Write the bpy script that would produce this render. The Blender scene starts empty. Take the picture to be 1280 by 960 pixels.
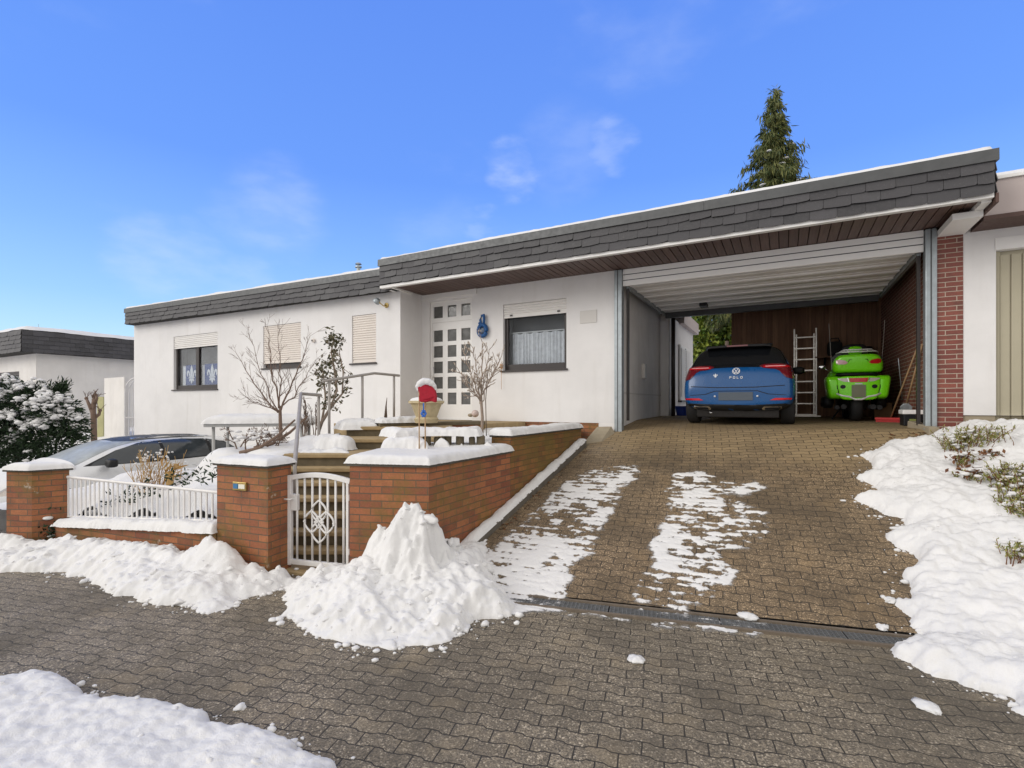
import bpy, bmesh, math, random
import numpy as np
from mathutils import Vector, Matrix
from mathutils.bvhtree import BVHTree

SC = bpy.context.scene
COL = SC.collection
PI = math.pi
random.seed(7)

# ------------------------------------------------------------------ camera
EYE = 1.75                       # eye height over the pavement
YAW = math.radians(28.7)         # turned left of the facade normal
FOC, CX, CY = 622.0, 640.0, 505.0
cam_d = bpy.data.cameras.new('camera')
cam = bpy.data.objects.new('camera', cam_d)
COL.objects.link(cam)
cam.location = (0, 0, EYE)
cam.rotation_euler = (PI / 2, 0, YAW)
cam_d.sensor_width = 36
cam_d.lens = FOC / 1280 * 36
cam_d.shift_y = (CY - 480) / 1280
cam_d.clip_start = 0.05
cam_d.clip_end = 3000
SC.camera = cam

# ------------------------------------------------------------------ world and sun
SUN_EL, SUN_AZ = math.radians(25), math.radians(205)     # compass-like azimuth of the sun, from behind left
world = bpy.data.worlds.new('World')
SC.world = world
world.use_nodes = True
wn, wl = world.node_tree.nodes, world.node_tree.links
wn.clear()
def wnode(t, **k):
    n = wn.new(t)
    for a, b in k.items():
        setattr(n, a, b)
    return n
w_out = wnode('ShaderNodeOutputWorld')
w_bg = wnode('ShaderNodeBackground')
w_bg.inputs['Strength'].default_value = 0.15
w_sky = wnode('ShaderNodeTexSky', sky_type='NISHITA', sun_disc=False)
w_sky.sun_elevation = SUN_EL
w_sky.sun_rotation = SUN_AZ
w_sky.altitude = 300
w_sky.air_density = 1.0
w_sky.dust_density = 0.3
w_sky.ozone_density = 3.0
w_hs = wnode('ShaderNodeHueSaturation')
w_hs.inputs['Saturation'].default_value = 1.18
w_hs.inputs['Value'].default_value = 1.7
wl.new(w_sky.outputs[0], w_hs.inputs['Color'])
w_tc = wnode('ShaderNodeTexCoord')
def wmath(op, a, b=None, c=None):
    n = wnode('ShaderNodeMath', operation=op)
    for i, v in enumerate((a, b, c)):
        if v is None: continue
        if isinstance(v, (int, float)): n.inputs[i].default_value = v
        else: wl.new(v, n.inputs[i])
    return n.outputs[0]
def wdot(vec):
    n = wnode('ShaderNodeVectorMath', operation='DOT_PRODUCT')
    wl.new(w_tc.outputs['Generated'], n.inputs[0])
    n.inputs[1].default_value = vec
    return n.outputs['Value']
def wrange(v, a, b, c=0.0, d=1.0):
    n = wnode('ShaderNodeMapRange', interpolation_type='SMOOTHSTEP')
    wl.new(v, n.inputs['Value'])
    for i, x in zip(('From Min', 'From Max', 'To Min', 'To Max'), (a, b, c, d)):
        n.inputs[i].default_value = x
    return n.outputs['Result']
def wmix(f, a, b):
    n = wnode('ShaderNodeMix', data_type='RGBA')
    if isinstance(f, (int, float)): n.inputs['Factor'].default_value = f
    else: wl.new(f, n.inputs['Factor'])
    for s, v in ((6, a), (7, b)):
        if isinstance(v, tuple): n.inputs[s].default_value = v
        else: wl.new(v, n.inputs[s])
    return n.outputs[2]
# clear blue to the north; unseen white cloud added overhead and behind for neutral light
w_sep = wnode('ShaderNodeSeparateXYZ')
wl.new(w_tc.outputs['Generated'], w_sep.inputs[0])
w_ramp = wnode('ShaderNodeValToRGB')
wl.new(w_sep.outputs[2], w_ramp.inputs[0])
els = w_ramp.color_ramp.elements
els[0].position = 0.0; els[0].color = (.56, .77, .94, 1)
els[1].position = .62; els[1].color = (.12, .275, .87, 1)
for p_, c_ in ((.10, (.47, .72, .955, 1)), (.17, (.33, .585, .955, 1)), (.27, (.23, .455, .95, 1)), (.40, (.145, .325, .92, 1))):
    e_ = els.new(p_); e_.color = c_
w_gain = wnode('ShaderNodeVectorMath', operation='SCALE')
wl.new(w_ramp.outputs[0], w_gain.inputs[0]); w_gain.inputs['Scale'].default_value = .98 / .15
blue = wmix(.9, w_hs.outputs[0], w_gain.outputs[0])
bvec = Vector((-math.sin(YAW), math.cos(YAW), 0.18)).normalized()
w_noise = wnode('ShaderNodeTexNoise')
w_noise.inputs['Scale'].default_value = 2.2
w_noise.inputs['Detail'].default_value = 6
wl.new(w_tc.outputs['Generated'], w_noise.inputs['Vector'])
fill_cloud_in = wmath('ADD', wdot(bvec), wmath('MULTIPLY', wmath('SUBTRACT', w_noise.outputs[0], 0.5), 0.12))
fill_cloud = wrange(fill_cloud_in, 0.42, 0.62, 1.0, 0.0)
# thin wisps in the blue part
w_map = wnode('ShaderNodeMapping')
w_map.inputs['Scale'].default_value = (1.6, 1.6, 3.6)
w_map.inputs['Rotation'].default_value = (0.15, 0.1, 0.3)
wl.new(w_tc.outputs['Generated'], w_map.inputs['Vector'])
w_n2 = wnode('ShaderNodeTexNoise')
w_n2.inputs['Scale'].default_value = 1.9
w_n2.inputs['Detail'].default_value = 7
w_n2.inputs['Roughness'].default_value = 0.55
wl.new(w_map.outputs[0], w_n2.inputs['Vector'])
wisp = wrange(w_n2.outputs[0], 0.52, 0.85, 0.0, 0.20)
def skydir(px, py):
    t = (px - CX) / FOC
    return Vector((t * math.cos(YAW) - math.sin(YAW), t * math.sin(YAW) + math.cos(YAW), (CY - py) / FOC)).normalized()
puffs = None
w_n3 = wnode('ShaderNodeTexNoise')
w_n3.inputs['Scale'].default_value = 9
w_n3.inputs['Detail'].default_value = 5
wl.new(w_map.outputs[0], w_n3.inputs['Vector'])
for px, py, rad, amp in ((645, 210, 0.06, .34), (664, 207, .05, .2), (764, 181, 0.05, .2), (345, 262, 0.10, .2), (310, 274, .08, .14), (195, 322, 0.08, .22), (240, 328, .08, .18), (705, 192, .10, .12), (595, 275, .04, .16), (300, 352, .07, .18)):
    d = wdot(skydir(px, py))
    p = wrange(wmath('ADD', d, wmath('MULTIPLY', wmath('SUBTRACT', w_n3.outputs[0], .5), .0035)), math.cos(rad), 1.0005, 0.0, amp)
    p = wmath('MULTIPLY', p, wrange(w_n3.outputs[0], 0.25, 0.75, 0.35, 1.0))
    puffs = p if puffs is None else wmath('MAXIMUM', puffs, p)
soft = wmath('MAXIMUM', wisp, puffs)
c1 = wmix(soft, blue, (5.2, 5.7, 6.6, 1))
c2 = wmix(fill_cloud, c1, (6.3, 6.05, 5.8, 1))
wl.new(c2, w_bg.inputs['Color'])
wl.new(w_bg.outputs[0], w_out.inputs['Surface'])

sun_d = bpy.data.lights.new('sun', 'SUN')
sun_d.energy = 1.25
sun_d.angle = math.radians(30)
sun_d.color = (1.0, 0.97, 0.93)
sun = bpy.data.objects.new('sun', sun_d)
COL.objects.link(sun)
# the sun stands behind the viewer's left shoulder
sdir = Vector((-0.62 * math.cos(SUN_EL), -0.785 * math.cos(SUN_EL), math.sin(SUN_EL)))
sun.rotation_euler = sdir.to_track_quat('Z', 'Y').to_euler()
w_sky.sun_rotation = math.atan2(sdir.x, sdir.y)

vs = SC.view_settings
vs.view_transform = 'Standard'
vs.look = 'None'
vs.exposure = 0.16
vs.gamma = 1.0
vs.use_curve_mapping = False
SC.cycles.max_bounces = 8
SC.cycles.transparent_max_bounces = 12

# ------------------------------------------------------------------ measuring helpers (camera rays to places in the world)
CS, SN = math.cos(YAW), math.sin(YAW)
def ray(px):
    t = (px - CX) / FOC
    return t * CS - SN, t * SN + CS
def pd(px, py, den):
    r = ray(px)
    return Vector((r[0] * den, r[1] * den, EYE + (CY - py) * den / FOC))
def pY(px, py, Y):
    return pd(px, py, Y / ray(px)[1])
def pX(px, py, X):
    return pd(px, py, X / ray(px)[0])
def pZ(px, py, Z):
    return pd(px, py, (Z - EYE) * FOC / (CY - py))
def lerp(a, b, t): return a + (b - a) * t
def sstep(a, b, x):
    t = np.clip((x - a) / (b - a), 0, 1)
    return t * t * (3 - 2 * t)

# ------------------------------------------------------------------ noise on numpy grids
def _hash(ix, iy, seed):
    n = (ix.astype(np.int64) * 374761393 + iy.astype(np.int64) * 668265263 + seed * 1442695041) & 0xffffffff
    n = ((n ^ (n >> 13)) * 1274126177) & 0xffffffff
    n = ((n ^ (n >> 16)) * 2246822519) & 0xffffffff
    return ((n ^ (n >> 15)) & 0xffffff) / float(0xffffff)
def vnoise(x, y, seed=0):
    ix, iy = np.floor(x), np.floor(y)
    fx, fy = x - ix, y - iy
    fx = fx * fx * fx * (fx * (fx * 6 - 15) + 10); fy = fy * fy * fy * (fy * (fy * 6 - 15) + 10)
    a = _hash(ix, iy, seed); b = _hash(ix + 1, iy, seed)
    c = _hash(ix, iy + 1, seed); d = _hash(ix + 1, iy + 1, seed)
    return (a * (1 - fx) + b * fx) * (1 - fy) + (c * (1 - fx) + d * fx) * fy
def fbm(x, y, seed=0, octv=4, gain=.5):
    s, a, t = 0, 1, 0
    for o in range(octv):
        s = s + a * (vnoise(x, y, seed + o) - .5) * 2; t += a
        x, y, a = x * 2.03 + 5.2, y * 2.03 + 1.7, a * gain
    return s / t
def worley(x, y, seed=0):
    ix, iy = np.floor(x), np.floor(y)
    best = np.full(x.shape, 9.0)
    for dx in (-1, 0, 1):
        for dy in (-1, 0, 1):
            cx, cy = ix + dx, iy + dy
            px = cx + _hash(cx, cy, seed); py = cy + _hash(cx, cy, seed + 77)
            best = np.minimum(best, (px - x) ** 2 + (py - y) ** 2)
    return np.sqrt(best)

# ------------------------------------------------------------------ ground levels
def Yg(X): return 3.986 + .2295 * (X + 1.706)          # line of the drain and of the garden wall
def Zstreet(X, Y):
    X = np.asarray(X, float); 
    return np.where(X < -4, (X + 4) * .022, 0.0)
def Zdrive(X, Y):
    X = np.asarray(X, float); Y = np.asarray(Y, float)
    zt = 1.27 + .03 * (np.clip(X, -3, 4) + 2.6)
    t = (Y - Yg(X)) / (8.8 - Yg(X))
    z = zt * np.clip(t, 0, 1)
    z = np.where(Y > 8.8, zt + (1.42 - zt) * np.clip((Y - 8.8) / 1.6, 0, 1), z)
    return np.where(Y > 10.4, 1.42 + (Y - 10.4) * .012, z)
GP = [(-8.4, 2.98, .22), (-7.4, 3.12, .27), (-6.4, 3.25, .34), (-5.4, 3.4, .42), (-7.4, 3.5, .6), (-6.4, 3.65, .7), (-8.3, 3.6, .60), (-8.75, 4.0, .68), (-9.0, 3.3, .45), (-8.9, 4.6, .62), (-7.55, 4.0, .72), (-7.0, 4.3, 1.12), (-6.3, 4.5, 1.16),
      (-5.75, 4.3, 1.12), (-6.1, 5.2, 1.25), (-6.0, 6.2, 1.38), (-6.3, 7.5, 1.40), (-7.6, 5.4, 1.08), (-8.0, 6.6, 1.0), (-8.0, 7.9, 1.2), (-10, 7.9, .55),
       (-10.7, 3.0, -.25), (-10.7, 5, -.25), (-10.7, 6.8, -.22), (-12.5, 3, -.28), (-12.5, 7, -.2), (-16, 4, -.2), (-16, 7.5, -.1), (-22, 5, -.2),
      (-3.3, 4.2, 1.14), (-3.7, 4.1, 1.14), (-4.1, 4.7, 1.15), (-3.4, 5.3, 1.16), (-4.3, 5.5, 1.17), (-4.8, 5.6, 1.25), (-4.0, 6.1, 1.30), (-3.3, 6.2, 1.30), (-3.4, 7.6, 1.30), (-4.6, 7.0, 1.30), (-5.2, 8.2, 1.30)]
def Zgarden(X, Y):
    X = np.asarray(X, float); Y = np.asarray(Y, float)
    num = 0; den = 0
    for gx, gy, gz in GP:
        w = 1.0 / (((X - gx) ** 2 + (Y - gy) ** 2) + .02) ** 1.7
        num = num + w * gz; den = den + w
    return num / den
def Zground(X, Y):
    X = np.asarray(X, float); Y = np.asarray(Y, float)
    return np.where(Y < Yg(X), Zstreet(X, Y), Zdrive(X, Y))
def hit(px, py, fn=Zground):
    r = ray(px); k = (CY - py) / FOC
    d = 1.2
    while d < 30:
        if EYE + k * d <= float(fn(r[0] * d, r[1] * d)): break
        d += .01
    return (r[0] * d, r[1] * d)

# ------------------------------------------------------------------ mesh helpers
def world_of(o):
    if o is None: return Matrix.Identity(4)
    return world_of(o.parent) @ o.matrix_parent_inverse @ o.matrix_basis if o.parent else o.matrix_basis.copy()
def auto_uv(bm):
    uv = bm.loops.layers.uv.verify()
    for f in bm.faces:
        n = f.normal
        if abs(n.z) > .75:
            for l in f.loops: l[uv].uv = (l.vert.co.x, l.vert.co.y)
        else:
            t = Vector((-n.y, n.x, 0))
            t = t.normalized() if t.length > 1e-6 else Vector((1, 0, 0))
            for l in f.loops: l[uv].uv = (l.vert.co.dot(t), l.vert.co.z)
class MB:
    def __init__(self):
        self.bm = bmesh.new(); self.mi = 0
    def face(self, vs, mi=None):
        try:
            f = self.bm.faces.new(vs)
            f.material_index = self.mi if mi is None else mi
            return f
        except ValueError:
            return None
    def poly(self, pts):
        return self.face([self.bm.verts.new(p) for p in pts])
    def box(self, x0, x1, y0, y1, z0, z1, M=None):
        c = [(x0, y0, z0), (x1, y0, z0), (x1, y1, z0), (x0, y1, z0), (x0, y0, z1), (x1, y0, z1), (x1, y1, z1), (x0, y1, z1)]
        v = [self.bm.verts.new(M @ Vector(p) if M else p) for p in c]
        for q in ((0, 3, 2, 1), (4, 5, 6, 7), (0, 1, 5, 4), (1, 2, 6, 5), (2, 3, 7, 6), (3, 0, 4, 7)):
            self.face([v[i] for i in q])
        return self
    def cbox(self, c, s, rz=0, rx=0, ry=0):
        M = Matrix.Translation(c) @ Matrix.Rotation(rz, 4, 'Z') @ Matrix.Rotation(ry, 4, 'Y') @ Matrix.Rotation(rx, 4, 'X')
        return self.box(-s[0] / 2, s[0] / 2, -s[1] / 2, s[1] / 2, -s[2] / 2, s[2] / 2, M)
    def prism(self, pts, z0, z1):
        # pts: xy outline (counter-clockwise), z may be numbers or lists
        n = len(pts)
        a = [self.bm.verts.new((p[0], p[1], z0 if isinstance(z0, (int, float)) else z0[i])) for i, p in enumerate(pts)]
        b = [self.bm.verts.new((p[0], p[1], z1 if isinstance(z1, (int, float)) else z1[i])) for i, p in enumerate(pts)]
        self.face(a[::-1]); self.face(b)
        for i in range(n):
            self.face([a[i], a[(i + 1) % n], b[(i + 1) % n], b[i]])
        return self
    def plate(self, pts, d):
        # planar outline in 3-D thickened by vector d
        d = Vector(d)
        a = [self.bm.verts.new(p) for p in pts]
        b = [self.bm.verts.new(Vector(p) + d) for p in pts]
        self.face(a); self.face(b[::-1])
        n = len(pts)
        for i in range(n): self.face([a[(i + 1) % n], a[i], b[i], b[(i + 1) % n]])
        return self
    def tube(self, pts, r, n=8, cap=True):
        pts = [Vector(p) for p in pts]
        rs = r if isinstance(r, (list, tuple)) else [r] * len(pts)
        rings = []
        up = Vector((0, 0, 1))
        for i, p in enumerate(pts):
            t = (pts[min(i + 1, len(pts) - 1)] - pts[max(i - 1, 0)])
            if t.length < 1e-9: t = Vector((0, 0, 1))
            t.normalize()
            ref = up if abs(t.z) < .95 else Vector((1, 0, 0))
            a = t.cross(ref).normalized(); b = t.cross(a)
            rings.append([self.bm.verts.new(p + (a * math.cos(2 * PI * k / n) + b * math.sin(2 * PI * k / n)) * rs[i]) for k in range(n)])
        for i in range(len(rings) - 1):
            for k in range(n):
                self.face([rings[i][k], rings[i][(k + 1) % n], rings[i + 1][(k + 1) % n], rings[i + 1][k]])
        if cap and n > 2:
            self.face(rings[0][::-1]); self.face(rings[-1])
        return self
    def lathe(self, prof, n=24, M=None):
        # prof: (r, z) list turned round z
        rings = []
        for r, z in prof:
            ring = []
            for k in range(n):
                p = Vector((r * math.cos(2 * PI * k / n), r * math.sin(2 * PI * k / n), z))
                ring.append(self.bm.verts.new(M @ p if M else p))
            rings.append(ring)
        for i in range(len(rings) - 1):
            for k in range(n):
                self.face([rings[i][k], rings[i][(k + 1) % n], rings[i + 1][(k + 1) % n], rings[i + 1][k]])
        self.face(rings[0][::-1]); self.face(rings[-1])
        return self
    def sphere(self, c, r, seg=12, rings=8, sc=(1, 1, 1), M=None):
        c = Vector(c)
        T = Matrix.Translation(c) @ (M or Matrix.Identity(4)) @ Matrix.Diagonal((r * sc[0], r * sc[1], r * sc[2], 1))
        old = len(self.bm.faces)
        bmesh.ops.create_uvsphere(self.bm, u_segments=seg, v_segments=rings, radius=1, matrix=T)
        if self.mi:
            self.bm.faces.ensure_lookup_table()
            for f in self.bm.faces[old:]: f.material_index = self.mi
        return self
    def superell(self, c, s, e=.35, nu=28, nv=16, shape=None):
        # rounded box: superellipsoid with half sizes s
        def sp(v, p): return math.copysign(abs(v) ** p, v)
        rows = []
        for j in range(nv + 1):
            ph = -PI / 2 + PI * j / nv
            row = []
            for i in range(nu):
                th = 2 * PI * i / nu
                p = Vector((sp(math.cos(ph), e) * sp(math.cos(th), e) * s[0], sp(math.cos(ph), e) * sp(math.sin(th), e) * s[1], sp(math.sin(ph), e) * s[2]))
                if shape: p = shape(p)
                row.append(self.bm.verts.new(p + Vector(c)))
            rows.append(row)
        for j in range(nv):
            for i in range(nu):
                self.face([rows[j][i], rows[j][(i + 1) % nu], rows[j + 1][(i + 1) % nu], rows[j + 1][i]])
        bmesh.ops.remove_doubles(self.bm, verts=[v for r in (rows[0], rows[-1]) for v in r], dist=1e-5)
        return self
    def build(self, name, mat, parent=None, smooth=False, bevel=0, seg=2, subd=0, auto=None, recalc=True):
        bm = self.bm
        if recalc: bmesh.ops.recalc_face_normals(bm, faces=bm.faces[:])
        bm.normal_update()
        auto_uv(bm)
        me = bpy.data.meshes.new(name)
        bm.to_mesh(me); bm.free()
        for m in (mat if isinstance(mat, (list, tuple)) else [mat]): me.materials.append(m)
        o = bpy.data.objects.new(name, me)
        COL.objects.link(o)
        if smooth:
            me.polygons.foreach_set('use_smooth', [True] * len(me.polygons))
        if bevel:
            b = o.modifiers.new('bevel', 'BEVEL'); b.width = bevel; b.segments = seg; b.limit_method = 'ANGLE'; b.angle_limit = math.radians(40)
            b.use_clamp_overlap = True
        if subd:
            s = o.modifiers.new('subd', 'SUBSURF'); s.levels = subd; s.render_levels = subd
        if auto:
            try:
                me.set_sharp_from_angle(angle=math.radians(auto))
            except Exception:
                pass
        if parent is not None:
            o.parent = parent
            o.matrix_parent_inverse = world_of(parent).inverted()
        return o
def tag(o, label=None, cat=None, group=None, kind=None):
    if label: o['label'] = label
    if cat: o['category'] = cat
    if group: o['group'] = group
    if kind: o['kind'] = kind
    return o
def thing(name, label, cat, loc, group=None):
    o = bpy.data.objects.new(name, None)
    COL.objects.link(o)
    o.location = loc
    o.empty_display_size = .2
    return tag(o, label, cat, group)
def copy_tree(o, parent=None):
    c = o.copy(); COL.objects.link(c)
    if parent is not None: c.parent = parent
    for ch in list(o.children): copy_tree(ch, c)
    return c

# ------------------------------------------------------------------ materials
class NT:
    def __init__(self, name):
        self.m = bpy.data.materials.new(name); self.m.use_nodes = True
        self.t = self.m.node_tree; self.n = self.t.nodes; self.l = self.t.links
        self.p = self.n['Principled BSDF']; self.out = self.n['Material Output']
    def node(self, t, ins=None, **k):
        n = self.n.new(t)
        for a, b in k.items(): setattr(n, a, b)
        if ins:
            for a, b in ins.items(): self.set(n.inputs[a], b)
        return n
    def set(self, sock, v):
        if hasattr(v, 'is_output') or isinstance(v, bpy.types.NodeSocket): self.l.new(v, sock)
        else: sock.default_value = v
    def noise(self, scale, detail=4, rough=.5, vec=None, dist=0):
        n = self.node('ShaderNodeTexNoise', {'Scale': scale, 'Detail': detail, 'Roughness': rough, 'Distortion': dist})
        self.l.new(vec if vec is not None else self.coord('Object'), n.inputs['Vector'])
        return n.outputs['Fac']
    def coord(self, which):
        if not hasattr(self, '_tc'): self._tc = self.node('ShaderNodeTexCoord')
        return self._tc.outputs[which]
    def math(self, op, a, b=None, c=None, clamp=False):
        n = self.node('ShaderNodeMath', operation=op, use_clamp=clamp)
        for i, v in enumerate((a, b, c)):
            if v is not None: self.set(n.inputs[i], v)
        return n.outputs[0]
    def rng(self, v, a, b, c=0., d=1., smooth=True):
        n = self.node('ShaderNodeMapRange', {'Value': v, 'From Min': a, 'From Max': b, 'To Min': c, 'To Max': d}, interpolation_type='SMOOTHSTEP' if smooth else 'LINEAR')
        return n.outputs[0]
    def mix(self, f, a, b, mode='MIX'):
        n = self.node('ShaderNodeMix', data_type='RGBA', blend_type=mode)
        self.set(n.inputs[0], f)
        for s, v in ((6, a), (7, b)):
            if isinstance(v, tuple) and len(v) == 3: v = v + (1,)
            self.set(n.inputs[s], v)
        return n.outputs[2]
    def sep(self, v):
        n = self.node('ShaderNodeSeparateXYZ'); self.l.new(v, n.inputs[0]); return n.outputs
    def comb(self, x, y, z=0.):
        n = self.node('ShaderNodeCombineXYZ')
        for i, v in enumerate((x, y, z)): self.set(n.inputs[i], v)
        return n.outputs[0]
    def bump(self, h, strength=.3, dist=.01, normal=None):
        n = self.node('ShaderNodeBump', {'Height': h, 'Strength': strength, 'Distance': dist})
        if normal is not None: self.l.new(normal, n.inputs['Normal'])
        return n.outputs[0]
    def base(self, v): self.set(self.p.inputs['Base Color'], v + (1,) if isinstance(v, tuple) and len(v) == 3 else v)
    def inp(self, **k):
        for a, b in k.items(): self.set(self.p.inputs[a.replace('_', ' ')], b)
        return self
    def random(self):
        return self.node('ShaderNodeNewGeometry').outputs['Random Per Island']
def flat(name, col, rough=.6, metal=0., var=.12, scale=12., bump=0., bscale=80., coat=0., spec=None):
    t = NT(name)
    n = t.noise(scale, 5, .6)
    dark = tuple(c * (1 - var) for c in col); lite = tuple(min(1, c * (1 + var)) for c in col)
    t.base(t.mix(n, dark, lite))
    t.inp(Roughness=t.rng(t.noise(scale * 2.3, 3), .2, .8, max(0, rough - .08), min(1, rough + .08)), Metallic=metal)
    if coat: t.inp(Coat_Weight=coat, Coat_Roughness=.04)
    if spec is not None: t.p.inputs['Specular IOR Level'].default_value = spec
    if bump: t.inp(Normal=t.bump(t.noise(bscale, 4), bump, .004))
    return t.m
def m_snow():
    t = NT('snow')
    c = t.coord('Object')
    a = t.noise(3.5, 6, .6, c); b = t.noise(28, 5, .65, c); d = t.noise(160, 3, .6, c)
    grit = t.rng(t.noise(210, 3, .7, c), .66, .74, 0, .5)
    t.base(t.mix(grit, t.mix(t.rng(a, .25, .75), (.69, .69, .692), (.76, .755, .748)), (.38, .35, .31)))
    t.inp(Roughness=.75)
    t.p.inputs['Specular IOR Level'].default_value = .25
    t.p.inputs['Subsurface Weight'].default_value = .0
    h = t.math('ADD', t.math('MULTIPLY', b, .7), t.math('MULTIPLY', d, .25))
    t.inp(Normal=t.bump(h, .55, .018))
    return t.m
def m_slush():
    # thin melting snow: the paving shows through where it is thinnest
    t = NT('slush')
    at = t.node('ShaderNodeAttribute', attribute_name='thick')
    c = t.coord('Object')
    k = t.rng(t.math('ADD', at.outputs['Fac'], t.math('MULTIPLY', t.math('SUBTRACT', t.noise(60, 4, .7, c), .5), .35)), .02, .42)
    t.base(t.mix(k, (.50, .49, .48), (.74, .735, .73)))
    t.inp(Roughness=.6, Normal=t.bump(t.noise(70, 5, .7, c), .5, .012))
    t.p.inputs['Specular IOR Level'].default_value = .3
    tr = t.node('ShaderNodeBsdfTransparent'); mx = t.node('ShaderNodeMixShader')
    t.l.new(t.rng(k, 0, .8, .15, 1.), mx.inputs[0]); t.l.new(tr.outputs[0], mx.inputs[1]); t.l.new(t.p.outputs[0], mx.inputs[2])
    t.l.new(mx.outputs[0], t.out.inputs['Surface'])
    return t.m
def m_brick(name, c1, c2, c3, mortar, bw, bh, mort, moss=0., vary=1.0, bumpd=.011, rough=.75, frost=0., offset=.5):
    t = NT(name)
    uv = t.coord('UV')
    wob = t.noise(7, 3, .5, uv)
    s = t.sep(uv)
    u = t.math('ADD', s[0], t.math('MULTIPLY', t.math('SUBTRACT', wob, .5), .006))
    v = t.math('ADD', s[1], t.math('MULTIPLY', t.math('SUBTRACT', t.noise(5, 2, .5, uv), .5), .008))
    vec = t.comb(u, v)
    def br(ca, cb, mo):
        n = t.node('ShaderNodeTexBrick', {'Vector': vec, 'Color1': ca + (1,), 'Color2': cb + (1,), 'Mortar': mo + (1,), 'Scale': 1.0, 'Mortar Size': mort, 'Mortar Smooth': .15,
                                         'Bias': 0., 'Brick Width': bw, 'Row Height': bh})
        n.offset = offset
        return n
    b1 = br((0, 0, 0), (1, 1, 1), (.5, .5, .5))
    bc = t.node('ShaderNodeValToRGB', {'Fac': b1.outputs['Color']})
    e = bc.color_ramp.elements
    e[0].position = 0; e[0].color = c2 + (1,)
    e[1].position = 1; e[1].color = c3 + (1,)
    m = bc.color_ramp.elements.new(.5); m.color = c1 + (1,)
    col = bc.outputs[0]
    grain = t.noise(45, 5, .7, uv)
    col = t.mix(t.rng(grain, .3, .7, 0, .5), col, t.mix(.5, col, (.02, .015, .012), 'MIX'))
    big = t.noise(3.1, 6, .7, uv)
    col = t.mix(t.rng(big, .45, .72, 0, .75), col, t.mix(.6, col, (.05, .035, .025)))
    fac = b1.outputs['Fac']
    mcol = t.mix(t.noise(30, 3, .5, uv), tuple(c * .7 for c in mortar), mortar)
    col = t.mix(fac, col, mcol)
    if moss:
        mo = t.rng(t.math('ADD', t.noise(1.6, 5, .65), t.math('MULTIPLY', t.noise(20, 4), .35)), .62 - moss * .2, .95 - moss * .2)
        col = t.mix(t.math('MULTIPLY', mo, .8), col, (.17, .12, .025))
    if frost:
        fr = t.rng(t.noise(3.2, 6, .7), .66, .74, 0, frost)
        col = t.mix(fr, col, (.62, .55, .48))
    t.base(col)
    t.inp(Roughness=rough)
    h = t.math('ADD', t.math('SUBTRACT', 1.0, fac), t.math('MULTIPLY', grain, .35))
    t.inp(Normal=t.bump(h, .8, bumpd))
    return t.m
def m_paver(name, c1, c2, joint, dry=None):
    t = NT(name)
    uv = t.coord('UV')
    s = t.sep(uv)
    L, R = .218, .102
    wv = t.math('SINE', t.math('MULTIPLY', s[0], 2 * PI / L))
    wv = t.math('MINIMUM', t.math('MAXIMUM', t.math('MULTIPLY', wv, 2.8), -1.0), 1.0)
    wob = t.math('MULTIPLY', t.math('SUBTRACT', t.noise(2.0, 3, .5, uv), .5), .035)
    v = t.math('ADD', t.math('ADD', s[1], t.math('MULTIPLY', wv, .0080)), wob)
    u = t.math('ADD', t.math('ADD', s[0], t.math('MULTIPLY', t.math('SUBTRACT', t.noise(9, 2, .5, uv), .5), .012)), L * .25)
    n = t.node('ShaderNodeTexBrick', {'Vector': t.comb(u, v), 'Color1': (0, 0, 0, 1), 'Color2': (1, 1, 1, 1), 'Mortar': (.5, .5, .5, 1), 'Scale': 1.0, 'Mortar Size': .0042,
                                     'Mortar Smooth': .3, 'Brick Width': L, 'Row Height': R})
    n.offset = .5
    fac = n.outputs['Fac']
    col = t.mix(t.rng(n.outputs['Color'], 0, 1, .2, .8, False), c1, c2)
    vo = t.node('ShaderNodeTexVoronoi', {'Vector': uv, 'Scale': 120.})
    vr = t.sep(vo.outputs['Color'])[0]
    col = t.mix(1.0, col, t.mix(vr, (.42, .42, .42), (1.5, 1.46, 1.38)), 'MULTIPLY')
    col = t.mix(t.rng(t.sep(vo.outputs['Color'])[1], .90, .93, 0, .8), col, tuple(min(1, c * 2.6) for c in c2))
    speck = t.noise(85, 5, .85, uv)
    col = t.mix(t.rng(speck, .55, .66, 0, .85), col, tuple(min(1, c * 2.4) for c in c2))
    col = t.mix(t.rng(t.noise(70, 5, .85, uv), .50, .60, 0, .85), col, tuple(c * .38 for c in c1))
    big = t.noise(.9, 6, .68, uv)
    col = t.mix(t.rng(big, .38, .66, 0, .75), col, tuple(c * .5 for c in c1))
    col = t.mix(t.rng(t.noise(2.7, 4, .6, uv), .5, .75, 0, .4), col, tuple(c * x for c, x in zip(c2, (1.25, 1.15, .95))))
    if dry:
        y = t.sep(t.coord('Object'))[1]
        d = t.rng(t.math('ADD', y, t.math('MULTIPLY', t.math('SUBTRACT', t.noise(1.6, 4, .6), .5), 2.0)), 7.0, 8.3)
        col = t.mix(t.math('MULTIPLY', d, t.math('SUBTRACT', .95, t.math('MULTIPLY', speck, .35))), col, t.mix(n.outputs['Color'], tuple(c * .75 for c in dry), dry))
    col = t.mix(fac, col, joint)
    t.base(col)
    t.inp(Roughness=t.rng(big, .3, .7, .55, .85))
    h = t.math('ADD', t.math('MULTIPLY', t.math('SUBTRACT', 1.0, fac), 1.0), t.math('MULTIPLY', speck, .22))
    h = t.math('ADD', h, t.math('MULTIPLY', n.outputs['Color'], .25))
    t.inp(Normal=t.bump(h, .9, .011))
    return t.m
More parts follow.
